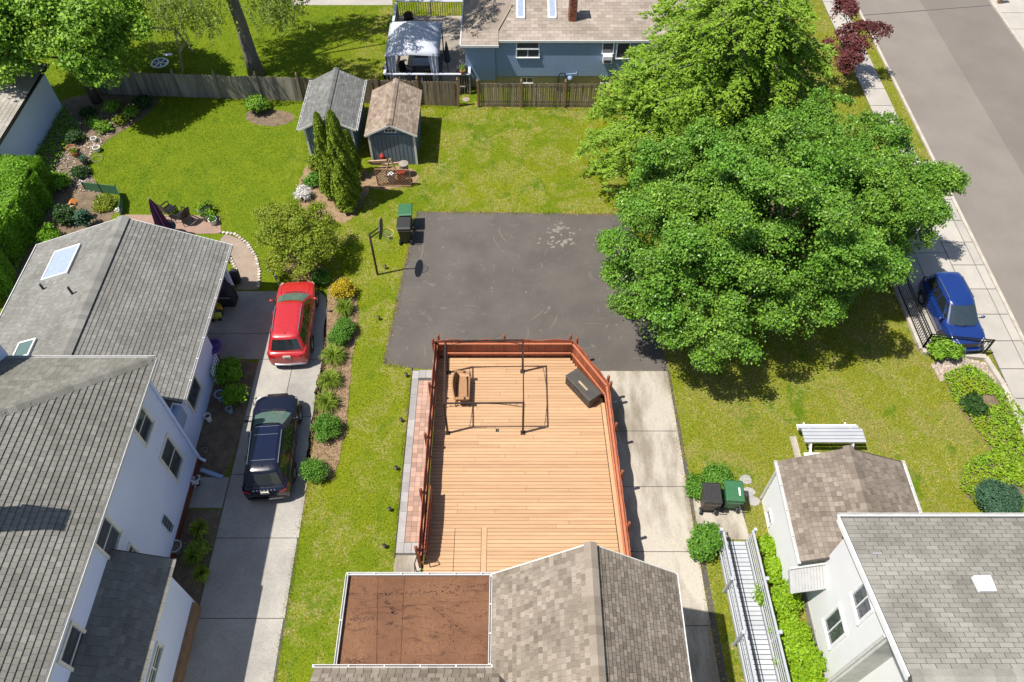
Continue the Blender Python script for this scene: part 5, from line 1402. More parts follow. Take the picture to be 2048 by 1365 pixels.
cc = P(765,318,.4); m = MB(); m.lathe([(.09,0),(.11,.5),(.03,.62)],(cc.x,cc.y,.1),10); tag(m.build('red_canister', MAT['redpl']), 'small red canister against the tan-roofed shed door', 'canister')
cc = P(803,355,.3); m = MB(); m.cbox((cc.x,cc.y,.35),(.42,.3,.66),.15); tag(m.build('red_crate', MAT['redpl'], bevel=.03), 'red plastic box seen through the lattice panel', 'box')
cc = P(783,356,.3); m = MB(); m.cbox((cc.x,cc.y,.3),(.3,.3,.55),-.2); tag(m.build('white_pail', MAT['white'], bevel=.05), 'white plastic tub seen through the lattice panel', 'tub')

# ------------------------------------------------------------------ timber deck
DZ = .45
dk = thing('deck', (.4,14,0), 'large honey-coloured timber deck with red-stained solid railing', 'deck')
OUT = [(-3.05,9.0),(-3.02,18.68),(2.42,18.68),(3.64,16.66),(3.92,9.0)]
def deck_x(y):
    xl = -3.0
    if y > 16.66: xr_ = 3.64+(2.42-3.64)*(y-16.66)/(18.68-16.66)
    else: xr_ = 3.64+(3.92-3.64)*(16.66-y)/(16.66-9)
    return xl+.02, xr_-.05
m = MB(); m.prism([(p[0]*.97,p[1]-.05) for p in OUT]+[( 3.8,7.7),(-2.95,7.7)][0:0], .0, DZ-.06); m.build('substructure', MAT['under'], dk)
m = MB(); m.box(-3.05,3.95,7.72,9.0,0,DZ-.06); m.build('substructure', MAT['under'], dk)
y = 18.6; pwid = .138; row = 0
while y > 7.9:
    xl, xr_ = deck_x(y)
    if y < 11.35: segs = [(xl,-1.98),(-1.97,-1.06),(-.86,xr_-.17)]
    else:
        cut = []
        if random.random() < .75:
            cut = sorted([random.uniform(xl+1,xr_-1) for _ in range(random.choice((1,1,2)))])
        e = [xl]+cut+[xr_-(.17 if y < 16.4 else .06)]; segs = list(zip(e[:-1],e[1:]))
    for a, b in segs:
        if b-a < .15: continue
        m = MB(); m.cur = random.random()**.8; m.box(a+.004,b-.004,y-pwid+.0135,y,DZ-.05,DZ+random.uniform(-.002,.002)); m.build('plank', MAT['plank'], dk)
    y -= pwid; row += 1
m = MB(); m.cur = .7; m.box(-1.05,-.87,8.0,11.34,DZ-.03,DZ+.003); m.build('plank', MAT['plank'], dk)
m = MB(); m.cur = .75; m.add([(3.64-.19,16.45,DZ),(3.64-.055,16.45,DZ),(3.92-.055,9,DZ),(3.92-.19,9,DZ),(3.64-.19,16.45,DZ-.03),(3.64-.055,16.45,DZ-.03),(3.92-.055,9,DZ-.03),(3.92-.19,9,DZ-.03)],[(0,3,2,1),(4,5,6,7),(0,1,5,4),(3,7,6,2)]); m.build('plank', MAT['plank'], dk)
# railing: solid boards with a wavy top, two inner rails, turned finials on the posts
ms = {}
def rail_run(a, b, waves, phase=0, skip_end=False, posts=True, nseg=None):
    a = Vector((a[0],a[1],0)); b = Vector((b[0],b[1],0)); d = (b-a).normalized(); L = (b-a).length; inn = Vector((-d.y,d.x,0)); rz = math.atan2(d.y,d.x)
    if inn.dot(Vector((.4,14,0))-a) < 0: inn = -inn
    w = .122; n = int(L/(w+.005)); segL = L/waves
    for i in range(n):
        s0 = i*L/n; s1 = s0+L/n-.005
        m = MB(); m.cur = random.random()
        def top(s):
            f = (s % segL)/segL; return 1.5+.1*(.5-.5*math.cos(2*math.pi*f*2+phase))*(.6+.4*math.sin(math.pi*f))
        p0 = a+d*s0; p1 = a+d*s1; t0, t1 = top(s0), top(s1); o = -inn*.022
        q = [p0+Vector((0,0,.12)),p1+Vector((0,0,.12)),p1+Vector((0,0,t1)),p0+Vector((0,0,t0))]
        m.add(q+[v_+o for v_ in q], [(0,3,2,1),(4,5,6,7),(0,1,5,4),(1,2,6,5),(2,3,7,6),(3,0,4,7)] )
        m.build('picket', MAT['redwood'], dk)
    for z, ww in ((DZ+.28,.055),(DZ+.9,.07)):
        m = MB(); m.bar(a+inn*.05+Vector((0,0,z)), b+inn*.05+Vector((0,0,z)), ww, .06); m.build('rail', MAT['rail'], dk)
    if posts:
        k = nseg or max(1, round(L/2.6))
        for i in range(k+1):
            for off in ((.12,) if i == 0 else ((-.12,) if i == k else (0.0,))):
                p = a+d*(L*i/k+off)-inn*.075
                m = MB(); m.cbox((p.x,p.y,.8),(.09,.09,1.6),rz); ps = m.build('post', MAT['redwood'], dk)
                m = MB(); m.lathe([(.055,0),(.06,.02),(.028,.04),(.026,.06),(.06,.1),(.062,.13),(.04,.17),(.0,.19)], (p.x,p.y,1.6), 10); m.build('finial', MAT['redwood'], ps, smooth=True)
rail_run((-3.05,9.95),(-3.02,18.68),4, nseg=4)
rail_run((-3.02,18.68),(2.42,18.68),2, nseg=2)
rail_run((2.42,18.68),(3.64,16.66),1, nseg=1)
rail_run((3.64,16.66),(3.88,9.0),4, nseg=4)
gt = thing('deck_gate', (-2.88,11.3,DZ), 'red-stained board gate folded back against the left deck railing', 'gate')
for i in range(16):
    y0 = 10.15+i*.145; x = -2.9+.004*i; m = MB(); m.cur = random.random(); z1 = DZ+.95+.08*math.sin(i/15*math.pi)
    m.box(x,x+.022,y0,y0+.135,DZ+.04,z1); m.build('board', MAT['redwood'], gt)
for z in (DZ+.25,DZ+.78):
    m = MB(); m.bar((-2.85,10.15,z),(-2.8,12.45,z),.04,.08); m.build('rail', MAT['rail'], gt)
hr_ = thing('handrail', (-2.95,9.9,0), 'thin dark metal handrail beside the steps at the deck corner', 'handrail')
m = MB(); m.tube([(-3.15,10.2,.9),(-3.25,9.9,.75),(-3.2,9.2,.5)],.02,6); m.tube([(-3.25,9.9,.75),(-3.25,9.9,0)],.02,6); m.tube([(-2.75,9.9,DZ),(-2.75,9.9,DZ+.7),(-2.95,10.1,DZ+.85)],.02,6); m.build('tube', MAT['bronze'], hr_)

# gazebo frame without its canopy
gz = thing('gazebo_frame', (-1.05,16.5,DZ), 'bare bronze gazebo frame without canopy on the deck', 'gazebo')
GP = {'bl':(-2.52,17.88),'br':(.42,17.93),'fl':(-2.42,15.1),'fr':(.41,15.12)}; GT = DZ+2.08
for k_, (x, y) in GP.items():
    m = MB(); m.cbox((x,y,(DZ+GT)/2),(.075,.075,GT-DZ)); po = m.build('post', MAT['bronze'], gz)
    m = MB(); m.box(x-.09,x+.09,y-.09,y+.09,DZ,DZ+.02); m.build('foot_plate', MAT['bronze'], po)
for A_, B_ in (('bl','br'),('fl','fr')):
    a = Vector((*GP[A_],GT)); b = Vector((*GP[B_],GT)); m = MB(); m.bar(a,b,.045,.045)
    pts = [a.lerp(b,t)+Vector((0,0,-.27*(2*t-1)**2-.03)) for t in np.linspace(0,1,13)]
    m.tube(pts,.014,5)
    for i in (1,2,3,4,8,9,10,11): m.tube([pts[i],(pts[i].x,pts[i].y,GT)],.009,4)
    m.build('arched_beam', MAT['bronze'], gz)
for A_, B_ in (('bl','fl'),('br','fr')):
    a = Vector((*GP[A_],GT)); b = Vector((*GP[B_],GT)); m = MB(); m.bar(a,b,.045,.045)
    sx_ = 1 if A_ == 'br' else 1
    pts = [a.lerp(b,t)+Vector((0,0,-.3*(2*t-1)**2-.02)) for t in np.linspace(0,1,13)]
    m.tube(pts,.012,5)
    for i in (1,2,10,11): m.tube([pts[i],(pts[i].x,pts[i].y,GT)],.009,4)
    m.build('arched_beam', MAT['bronze'], gz)

# wicker love seat facing +x
wsx, wsy = P(925,788,DZ).x, P(925,788,DZ).y
sv = thing('love_seat', (wsx,wsy,DZ), 'brown wicker love seat on the deck under the gazebo frame', 'love seat')
m = MB(); m.cbox((wsx+.05,wsy,DZ+.36),(.52,1.1,.1)); m.build('seat', MAT['wicker'], sv, bevel=.03)
rings = []
for i in range(9):
    t = i/8*2-1; y = wsy+t*.62; hb = DZ+.86-.18*t*t; bx = wsx-.26+.1*t*t
    rings.append([(bx+.05,y,DZ+.36),(bx-.07,y,hb),(bx-.12,y,hb),(bx-.02,y,DZ+.34)])
m = MB(); m.loft(rings, close=True, caps=(True,True)); bk_ = m.build('backrest', MAT['wicker'], sv)
for i in range(1,8):
    t = i/8*2-1; y = wsy+t*.62; q = MB(); q.bar((wsx-.2+.1*t*t,y,DZ+.4),(wsx-.31+.1*t*t,y,DZ+.84-.18*t*t),.012,.02); q.build('slat', MAT['bronze'], bk_)
for s in (-1,1):
    m = MB(); m.bar((wsx-.28,wsy+s*.62,DZ+.62),(wsx+.3,wsy+s*.6,DZ+.6),.12,.045); m.build('armrest', MAT['wicker'], sv, bevel=.015)
    for x in (-.22,.27):
        q = MB(); q.tube([(wsx+x,wsy+s*.56,DZ+.35),(wsx+x*1.1,wsy+s*.6,DZ)],.018,6); q.build('leg', MAT['bronze'], sv)
    q = MB(); q.tube([(wsx+.28,wsy+s*.6,DZ+.6),(wsx+.29,wsy+s*.58,DZ+.35)],.02,6); q.build('arm_support', MAT['bronze'], sv)

# deck box
cA, cB, cC = P(1131,751,DZ+.58), P(1155,735,DZ+.58), P(1204,786,DZ+.58)
ax = (cC-cB); ang = math.atan2(ax.y,ax.x); LL = ax.length; WW = (cB-cA).length
ct = (cA+cC)/2
db = thing('deck_box', (ct.x,ct.y,DZ), 'dark resin storage chest by the angled corner of the deck', 'chest', rz=ang)
m = MB(); m.box(-LL/2+.03,LL/2-.03,-WW/2+.03,WW/2-.03,0,.5); m.build('body', MAT['chest'], db, local=True)
for i in range(22):
    x = -LL/2+.05+i*(LL-.1)/21; q = MB(); q.cur = random.random(); q.box(x-.022,x+.022,-WW/2+.012,-WW/2+.035,.03,.49); q.build('slat', MAT['chest'], db, local=True)
for i in range(9):
    yy = -WW/2+.06+i*(WW-.12)/8
    for s in (-1,1):
        q = MB(); q.box(s*(LL/2-.022)-.01,s*(LL/2-.022)+.01,yy-.025,yy+.025,.03,.49); q.build('slat', MAT['chest'], db, local=True)
m = MB(); m.box(-LL/2,LL/2,-WW/2,WW/2,.5,.57); ld_ = m.build('lid', MAT['chest'], db, local=True, bevel=.02)
m = MB(); m.box(-.22,.3,-.1,-.02,.57,.578); m.build('label_strip', MAT['wood'], ld_, local=True)
m = MB(); m.box(-.09,.09,-WW/2-.02,-WW/2,.46,.53); m.build('latch', MAT['blackp'], db, local=True)

# ------------------------------------------------------------------ cars
def car(loc, rz, L, W, Hh, paint, label, wb, style='suv', roofmat=None, rails=True, hood=1.0, rakeR=.35, pane=None, letters=0, rearplate=True):
    t = thing('car', loc, label, 'car', rz=rz); t.scale = (.87,.87,.87)
    B = lambda m, nm, mat, par=None, **k: m.build(nm, mat, par or t, local=True, **k)
    w = W/2; f = L/2
    ybelt = .64*Hh
    hz = .60*Hh*hood
    cow = f-.225*L; rfF = f-.435*L; rfR = -f+.075*L+rakeR*.5; tail = -f+.04*L
    # lower body: cross sections from tail to nose
    st = [(-f,.80,.46*Hh,.30),(-f+.04,.90,.54*Hh,.24),(-f+.14,.965,.60*Hh,.22),(-f+.4,.99,ybelt,.2),(-f*.5,1.0,ybelt,.2),(0,1.0,ybelt*.985,.2),(cow*.7,1.0,ybelt*.97,.2),(cow,.995,ybelt*.955,.2),(cow+.25*(f-cow),.985,hz,.2),(cow+.6*(f-cow),.96,hz*.965,.2),(f-.22,.92,hz*.91,.22),(f-.08,.84,hz*.82,.25),(f,.72,.44*Hh,.30)]
    rings = []
    for (y, k, zt, zb) in st:
        a = w*k
        half = [(a*.90,zb),(a*.97,zb+.12),(a*1.0,zb+.3*(zt-zb)+.05),(a*.995,zb+.62*(zt-zb)),(a*.965,zt-.1*(zt-zb)),(a*.90,zt-.025*(zt-zb)),(a*.74,zt+.004),(a*.38,zt+.03),(0,zt+.038)]
        rings.append([(-x,y,z) for x, z in half]+[(x,y,z) for x, z in half[-2::-1]])
    m = MB(); m.loft(rings, caps=(True,True)); body = B(m, 'body', paint, smooth=True)
    md = body.modifiers.new('sub','SUBSURF'); md.levels = 1; md.render_levels = 1
    # greenhouse
    zr = Hh-.05
    belt = [(0,cow+.10),(.50*w,cow+.05),(.82*w,cow-.10),(.915*w,cow-.5),(.93*w,0-.1*L),(.92*w,-f+.30*L),(.86*w,-f+.10*L),(.76*w,tail+.02),(.4*w,tail-.01),(0,tail-.02)]
    roof = [(0,rfF+.06),(.42*w,rfF+.03),(.62*w,rfF-.06),(.69*w,rfF-.3),(.71*w,0-.1*L),(.70*w,-f+.30*L),(.66*w,rfR+.16),(.57*w,rfR+.03),(.3*w,rfR),(0,rfR-.01)]
    def full(h, z, zc=0): return [(x,y,z) for x, y in h]+[(-x,y,z) for x, y in h[-2:0:-1]]
    zb_ = ybelt-.03
    rb = full(belt, zb_); rt = full(roof, zr); r2 = [(x*.93,y*.96-.01*0+ (rfF+rfR)*.02,zr+.035) for x, y, z in rt]; r3 = [(x*.6,y*.7+(rfF+rfR)*.15,zr+.055) for x, y, z in rt]
    m = MB(); m.loft([rb,rt,r2,r3], close=True, caps=(False,True)); cab = B(m, 'cabin', paint, smooth=True)
    n = len(belt)
    def strip(idx, nm, mat, a=.08, b=.9, e0=0.0, e1=0.0):
        bt = [Vector((*belt[i],zb_)) for i in idx]; tp_ = [Vector((*roof[i],zr)) for i in idx]
        return bt, tp_, nm, mat, a, b
    def pane_mesh(bt, tp_, a, b, trim, off=.012):
        m = MB(); lo = [p.lerp(q,a) for p,q in zip(bt,tp_)]; hi = [p.lerp(q,b) for p,q in zip(bt,tp_)]
        lo[0] = lo[0].lerp(lo[1],trim); hi[0] = hi[0].lerp(hi[1],trim); lo[-1] = lo[-1].lerp(lo[-2],trim); hi[-1] = hi[-1].lerp(hi[-2],trim)
        for i in range(len(lo)-1):
            nr = (lo[i+1]-lo[i]).cross(hi[i]-lo[i]).normalized()
            c = (lo[i]+hi[i+1])/2
            if nr.dot(Vector((c.x,c.y*.3,.3))) < 0: nr = -nr
            m.add([lo[i]+nr*off,lo[i+1]+nr*off,hi[i+1]+nr*off,hi[i]+nr*off],[(0,1,2,3)])
        return m
    mir = lambda pts: [Vector((-p.x,p.y,p.z)) for p in pts]
    bt = [Vector((*belt[i],zb_)) for i in (2,1,0)]; tp_ = [Vector((*roof[i],zr)) for i in (2,1,0)]
    fb = bt+mir(bt[1::-1]); ft_ = tp_+mir(tp_[1::-1])
    B(pane_mesh(fb, ft_, .06, .93, .10), 'windshield', pane or MAT['windshield'])
    bt = [Vector((*belt[i],zb_)) for i in (7,8,9)]; tp_ = [Vector((*roof[i],zr)) for i in (7,8,9)]
    B(pane_mesh(bt+mir(bt[1::-1]), tp_+mir(tp_[1::-1]), .14, .9, .04), 'rear_window', MAT['carglass'])
    for s in (1,-1):
        for idx in ((2,3),(3,4),(4,5),(5,6)):
            bt = [Vector((s*belt[i][0],belt[i][1],zb_)) for i in idx]; tp_ = [Vector((s*roof[i][0],roof[i][1],zr)) for i in idx]
            if idx == (2,3): tp_[0] = tp_[0].lerp(tp_[1],.3); bt[0] = bt[0].lerp(bt[1],.25)
            B(pane_mesh(bt, tp_, .12, .88, .05), 'side_window', MAT['carglass'])
        # wheels
        for y in (wb/2+.03*L, -wb/2+.03*L):
            c = (s*(w-.11),y,.35)
            m = MB(); m.lathe([(.22,-.11),(.33,-.115),(.355,-.08),(.36,0),(.355,.08),(.33,.115),(.22,.11)], c, 20, 'x', cap=False); wl = B(m, 'wheel', MAT['rubber'], smooth=True)
            m = MB(); m.lathe([(.0,.03),(.05,.09),(.09,.07),(.1,.05),(.2,.06),(.235,.1)], (s*(w-.11)+(0 if s > 0 else 0),y,.35), 20, 'x', cap=False)
            if s < 0: m.v = [(2*c[0]-p[0],p[1],p[2]) for p in m.v]
            B(m, 'rim', MAT['alloy'], wl)
            m = MB(); ar = [(s*(w*.985+.012), y+.43*math.cos(a), .35+.43*math.sin(a)) for a in np.linspace(-.25,math.pi+.25,15)]
            m.tube(ar, .03, 5); B(m, 'wheel_arch', MAT['blackp'], smooth=True)
        m = MB(); m.lathe([(.0,-.1),(.06,-.09),(.085,-.02),(.08,.05),(0,.09)], (s*(w+.1),cow-.42,ybelt+.05), 10, 'x'); m.v = [(p[0],(p[1]-(cow-.42))*.8+cow-.42,(p[2]-ybelt-.05)*.9+ybelt+.05) for p in m.v]; mi = B(m, 'mirror', paint, smooth=True)
        m = MB(); m.bar((s*w*.9,cow-.4,ybelt),(s*(w+.06),cow-.42,ybelt+.03),.04,.04); B(m, 'mirror_arm', MAT['blackp'], mi)
        # lamps
        m = MB(); m.add([(s*w*.5,f-.055,hz*.80),(s*w*.79,f-.13,hz*.84),(s*w*.9,f-.36,hz*.90),(s*w*.66,f-.2,hz*.925)],[(0,1,2,3) if s > 0 else (3,2,1,0)]); B(m, 'headlight', MAT['lampw'])
        m = MB(); y0 = -f+.02
        m.add([(s*w*.60,y0-.01,.58*Hh),(s*w*.90,y0+.08,.60*Hh),(s*w*.965,y0+.36,.625*Hh),(s*w*.955,y0+.3,.53*Hh),(s*w*.88,y0+.05,.5*Hh),(s*w*.62,y0-.025,.5*Hh)],[(0,1,4,5),(1,2,3,4)]); B(m, 'taillight', MAT['lampr'])
        if rails:
            pts = [(s*.63*w,rfF-.3,zr+.05),(s*.64*w,0,zr+.085),(s*.63*w,rfR+.35,zr+.06)]
            m = MB(); m.tube(pts,.022,6); B(m, 'roof_rail', MAT['chrome'])
        for y in (.35,-.75):
            m = MB(); m.cbox((s*(w*.995+.01),y,ybelt-.2),(.03,.17,.03)); B(m, 'door_handle', paint)
        # door and bonnet shut lines
        for y in (cow-.35, cow-.35-.95, cow-.35-1.85):
            m = MB(); m.bar((s*(w*.998+.004),y,.36),(s*(w*.985+.004),y,ybelt-.08),.012,.006); B(m, 'door_seam', MAT['blackp'])
        m = MB(); m.tube([(s*w*.70,cow+.05,hz*1.02+.012),(s*w*.72,cow+.55*(f-cow),hz*.975+.016),(s*w*.6,f-.3,hz*.925+.01)],.006,4); B(m, 'bonnet_seam', MAT['blackp'])
    m = MB(); m.tube([(-w*.82,-f+.04,.42),(-w*.6,-f-.025,.42),(0,-f-.05,.42),(w*.6,-f-.025,.42),(w*.82,-f+.04,.42)],.055,6); B(m, 'rear_bumper', MAT['chrome'] if letters == 0 and rails else MAT['blackp'], smooth=True)
    m = MB(); m.tube([(-w*.74,f+.0,.44),(-w*.5,f+.03,.44),(0,f+.045,.44),(w*.5,f+.03,.44),(w*.74,f+.0,.44)],.075,6); B(m, 'front_bumper', paint, smooth=True)
    m = MB(); m.cbox((0,f+.005,hz*.72),(w*.9,.06,.16)); B(m, 'grille', MAT['blackp'])
    m = MB(); m.add([(-.17,-f-.012,.52*Hh),(.17,-f-.012,.52*Hh),(.17,-f+.012,.6*Hh),(-.17,-f+.012,.6*Hh)],[(0,1,2,3)]); m.cbox((0,-f-.02,.53*Hh),(.34,.02,.13)); B(m, 'number_plate', MAT['plate'])
    m = MB(); m.cbox((0,-f-.032,.53*Hh),(.22,.006,.05)); B(m, 'plate_characters', MAT['blackp'])
    m = MB(); m.add([(-.012,rfR+.3,zr+.05),(.012,rfR+.3,zr+.05),(0,rfR+.22,zr+.13),(0,rfR+.2,zr+.05)],[(0,1,2),(1,3,2),(3,0,2)]); B(m, 'antenna_fin', MAT['blackp'])
    if roofmat:
        m = MB(); z = zr+.062
        m.add([(-.48*w,rfF-.12,zr+.052),(.48*w,rfF-.12,zr+.052),(.50*w,.1*L*0-.15,z+.012),(-.50*w,-.15,z+.012)],[(0,1,2,3)]); B(m, 'sunroof', roofmat)
        m = MB(); m.add([(-.50*w,-.2,z+.012),(.50*w,-.2,z+.012),(.49*w,rfR+.55,zr+.06),(-.49*w,rfR+.55,zr+.06)],[(0,1,2,3)]); B(m, 'sunroof', roofmat)
        for yy in (rfF-.1,-.175,rfR+.52):
            m = MB(); m.bar((-.5*w,yy,zr+.068 if yy > -.1 or yy < -.3 else z+.014),(.5*w,yy,zr+.068 if yy > -.1 or yy < -.3 else z+.014),.02,.012); B(m, 'roof_seam', MAT['chrome'])
    for i in range(letters):
        x = -.42+i*.84/(letters-1); q = MB(); q.cbox((x,-f+.03,.612*Hh),(.05,.04,.035)); B(q, 'badge_letter', MAT['chrome'])
    q = MB(); q.bar((-w*.5,cow+.1,ybelt+.035),(w*.1,cow+.06,ybelt+.06),.02,.015); q.bar((-.0*w,cow+.12,ybelt+.035),(w*.55,cow+.03,ybelt+.06),.02,.015); B(q, 'wiper', MAT['blackp'])
    return t
# red car: front points away from the camera
rc = P(587,652,.55)
car((rc.x-.03,rc.y+.25,.02), R(3.5), 4.75, 1.9, 1.72, MAT['red'], 'red sport utility car with silver roof rails parked behind the black one', 2.8)
bc = P(548,893,.55)
car((bc.x-.05,bc.y+.08,.02), R(4.5), 4.85, 1.96, 1.72, MAT['navy'], 'glossy black sport utility car with panoramic roof on the left drive', 2.88, roofmat=MAT['roofgl'], letters=7, rails=True)
uc = P(1899,628,.5)
car((uc.x+.02,uc.y-.02,.06), R(180+2), 4.15, 1.82, 1.7, MAT['blue'], 'blue boxy sport utility car parked beside the black railing', 2.55, hood=1.04, rakeR=.1, rails=True, pane=MAT['bluepane'])
# ------------------------------------------------------------------ wheeled bins
def bin_(c, rz, body, lid, label, stick=False):
    t = thing('wheeled_bin', (c[0],c[1],.02), label, 'bin', rz=rz)
    B = lambda m, nm, mat, par=None, **k: m.build(nm, mat, par or t, local=True, **k)
    def ring(w, d, z, y0=0): return [(-w/2,-d/2+y0,z),(w/2,-d/2+y0,z),(w/2,d/2+y0,z),(-w/2,d/2+y0,z)]
    m = MB(); m.loft([ring(.46,.5,.06),ring(.5,.56,.5),ring(.58,.68,.98),ring(.62,.72,1.0)], close=True, caps=(True,True)); B(m, 'body', body, bevel=.02)
    m = MB(); m.loft([ring(.64,.78,1.0,.0),ring(.65,.8,1.04),ring(.56,.66,1.09),ring(.5,.6,1.085)], close=True, caps=(True,True)); l = B(m, 'lid', lid, bevel=.015)
    m = MB(); m.box(-.19,.19,-.2,.22,1.086,1.097); B(m, 'lid_panel', lid, l, bevel=.008)
    if stick: m = MB(); m.box(.12,.18,-.2,.1,1.098,1.102); B(m, 'sticker', MAT['white'], l)
    m = MB(); m.tube([(-.26,-.38,.96),(-.26,-.45,.97),(.26,-.45,.97),(.26,-.38,.96)],.018,6); B(m, 'handle', body)
    for s in (-1,1):
        m = MB(); m.lathe([(.06,-.03),(.125,-.03),(.13,0),(.125,.03),(.06,.03)], (s*.27,-.27,.13), 16, 'x'); w_ = B(m, 'wheel', MAT['rubber'], smooth=False)
        m = MB(); m.lathe([(.0,-.036),(.07,-.036),(.07,.036),(0,.036)], (s*.27,-.27,.13), 12, 'x'); B(m, 'hub', MAT['galv'], w_)
    m = MB(); m.tube([(-.26,-.27,.13),(.26,-.27,.13)],.014,6); B(m, 'axle', MAT['blackm'])
c = P(813,436,.55); bin_((c.x,c.y), R(4), MAT['bing'], MAT['bing'], 'green wheeled bin behind the black bin at the asphalt edge')
c = P(810,463,.55); bin_((c.x,c.y), R(2), MAT['bink'], MAT['bink'], 'black wheeled bin in front of the green one on the asphalt edge')
c = P(1419,999,.55); bin_((c.x,c.y), R(-3), MAT['binb'], MAT['bink'], 'brown wheeled bin with black lid by the white ramp')
c = P(1463,995,.55); bin_((c.x,c.y), R(-4), MAT['bing'], MAT['bing'], 'green wheeled bin with white sticker by the white ramp', True)

# ------------------------------------------------------------------ basketball hoop
hp = thing('basketball_hoop', (-6.0,23.53,0), 'black basketball hoop on a pole at the asphalt edge', 'basketball hoop')
m = MB(); m.tube([(-6.0,23.53,0),(-6.0,23.53,2.56)],.05,10); m.build('pole', MAT['bronze'], hp, smooth=True)
m = MB(); m.bar((-6.0,23.53,2.3),(-5.5,23.53,2.75),.035,.05); m.bar((-6.0,23.53,2.52),(-5.5,23.53,2.95),.035,.05); m.build('arm', MAT['bronze'], hp)
m = MB(); ol = [(.52*math.cos(a)*(1.02),.36*math.sin(a)) for a in np.linspace(0,2*math.pi,25)[:-1]]
m.add([(-5.5,23.53+a,2.85+b) for a,b in ol]+[(-5.46,23.53+a,2.85+b) for a,b in ol], [list(range(24)),list(range(24,48))[::-1]]+[(i,24+i,24+(i+1)%24,(i+1)%24) for i in range(24)]); m.build('backboard', MAT['blackp'], hp)
m = MB(); m.tube([(-5.2+.23*math.cos(a),23.53+.23*math.sin(a),2.62) for a in np.linspace(0,2*math.pi,21)],.012,5,cap=False); m.bar((-5.46,23.53,2.62),(-5.42,23.53,2.62),.08,.05); rm_ = m.build('rim', MAT['yellow'], hp)
m = MB()
for i in range(12):
    a = i*math.pi/6; b = a+.5; m.tube([(-5.2+.225*math.cos(a),23.53+.225*math.sin(a),2.61),(-5.2+.15*math.cos(b),23.53+.15*math.sin(b),2.25)],.004,3); m.tube([(-5.2+.225*math.cos(a),23.53+.225*math.sin(a),2.61),(-5.2+.15*math.cos(a-.5),23.53+.15*math.sin(a-.5),2.25)],.004,3)
m.build('net', MAT['white'], rm_)
# little black path lights in the grass
def path_light(u, v, label):
    c = P(u,v); t = thing('path_light', (c.x,c.y,0), label, 'path light', 'path lights in the lawn strip')
    m = MB(); m.tube([(c.x,c.y,0),(c.x,c.y,.16)],.015,6); m.build('stake', MAT['blackp'], t)
    m = MB(); m.lathe([(.04,.12),(.075,.16),(.075,.2),(.0,.235)], (c.x,c.y,0), 10); m.build('head', MAT['blackp'], t)
for u, v, lb in ((779,478,'small black path light beside the basketball pole and black bin'),(771,538,'small black path light next to the foot of the basketball pole'),(758,640,'small black path light beside the left edge of the asphalt yard'),
                 (813,754,'small black path light by the corner where asphalt meets the paver walk'),(803,844,'small black path light on the grass, second along the paver walk'),(793,940,'small black path light on the grass, third along the paver walk'),(780,1022,'small black path light on the grass, fourth along the paver walk'),(770,1096,'small black path light in a bare patch near the flat roof')):
    path_light(u, v, lb)

# ------------------------------------------------------------------ white ramp with railings
rp = thing('ramp', (8.3,7,0), 'white plank ramp with white post-and-rail sides', 'ramp')
RA0, RA1 = P(1437,1066,.25), P(1560,1400,.75)
def rp_l(t): return Vector((7.05+.02*t*5, 10.95-6.2*t, .12+.45*t))
PW = .88
n = 40
for i in range(n):
    t0 = i/n; a = rp_l(t0); m = MB(); m.cur = random.random()
    m.add([(a.x+.17,a.y,a.z),(a.x+.17+PW,a.y,a.z),(a.x+.17+PW,a.y-.135,a.z+.011),(a.x+.17,a.y-.135,a.z+.011),(a.x+.17,a.y,a.z-.03),(a.x+.17+PW,a.y,a.z-.03),(a.x+.17+PW,a.y-.135,a.z-.02),(a.x+.17,a.y-.135,a.z-.02)],[(0,3,2,1),(4,5,6,7),(0,1,5,4),(2,3,7,6),(1,2,6,5),(3,0,4,7)])
    m.build('plank', MAT['ramp'], rp)
for s in (0,1):
    xo = 0.1 if s == 0 else PW+.22
    for k, z in enumerate((.28,.46,.64,.82)):
        a = rp_l(0); b = rp_l(1); m = MB(); m.bar((a.x+xo,a.y,a.z+z),(b.x+xo,b.y,b.z+z),.02,.05); m.build('rail', MAT['ramp'], rp)
    a = rp_l(0); b = rp_l(1); m = MB(); m.bar((a.x+xo,a.y,a.z+.93),(b.x+xo,b.y,b.z+.93),.07,.03); m.build('top_rail', MAT['ramp'], rp)
    m = MB(); m.bar((a.x+xo,a.y,a.z+.0),(b.x+xo,b.y,b.z+.0),.05,.16); m.build('stringer', MAT['ramp'], rp)
    sg = -1 if s == 0 else 1
    for t0 in (.0,.28,.56,.84):
        a = rp_l(t0); m = MB(); m.cbox((a.x+xo+sg*.07,a.y,(a.z+1.0)/2),(.08,.08,a.z+1.0)); ps = m.build('post', MAT['ramp'], rp)
        m = MB(); m.cbox((a.x+xo+sg*.07,a.y,a.z+1.015),(.11,.11,.03)); m.build('post_cap', MAT['ramp'], ps)
m = MB(); hpts = [rp_l(t)+Vector((.26,0,.8)) for t in np.linspace(0,1,6)]; m.tube(hpts,.02,6); m.build('handrail', MAT['blackm'], rp)

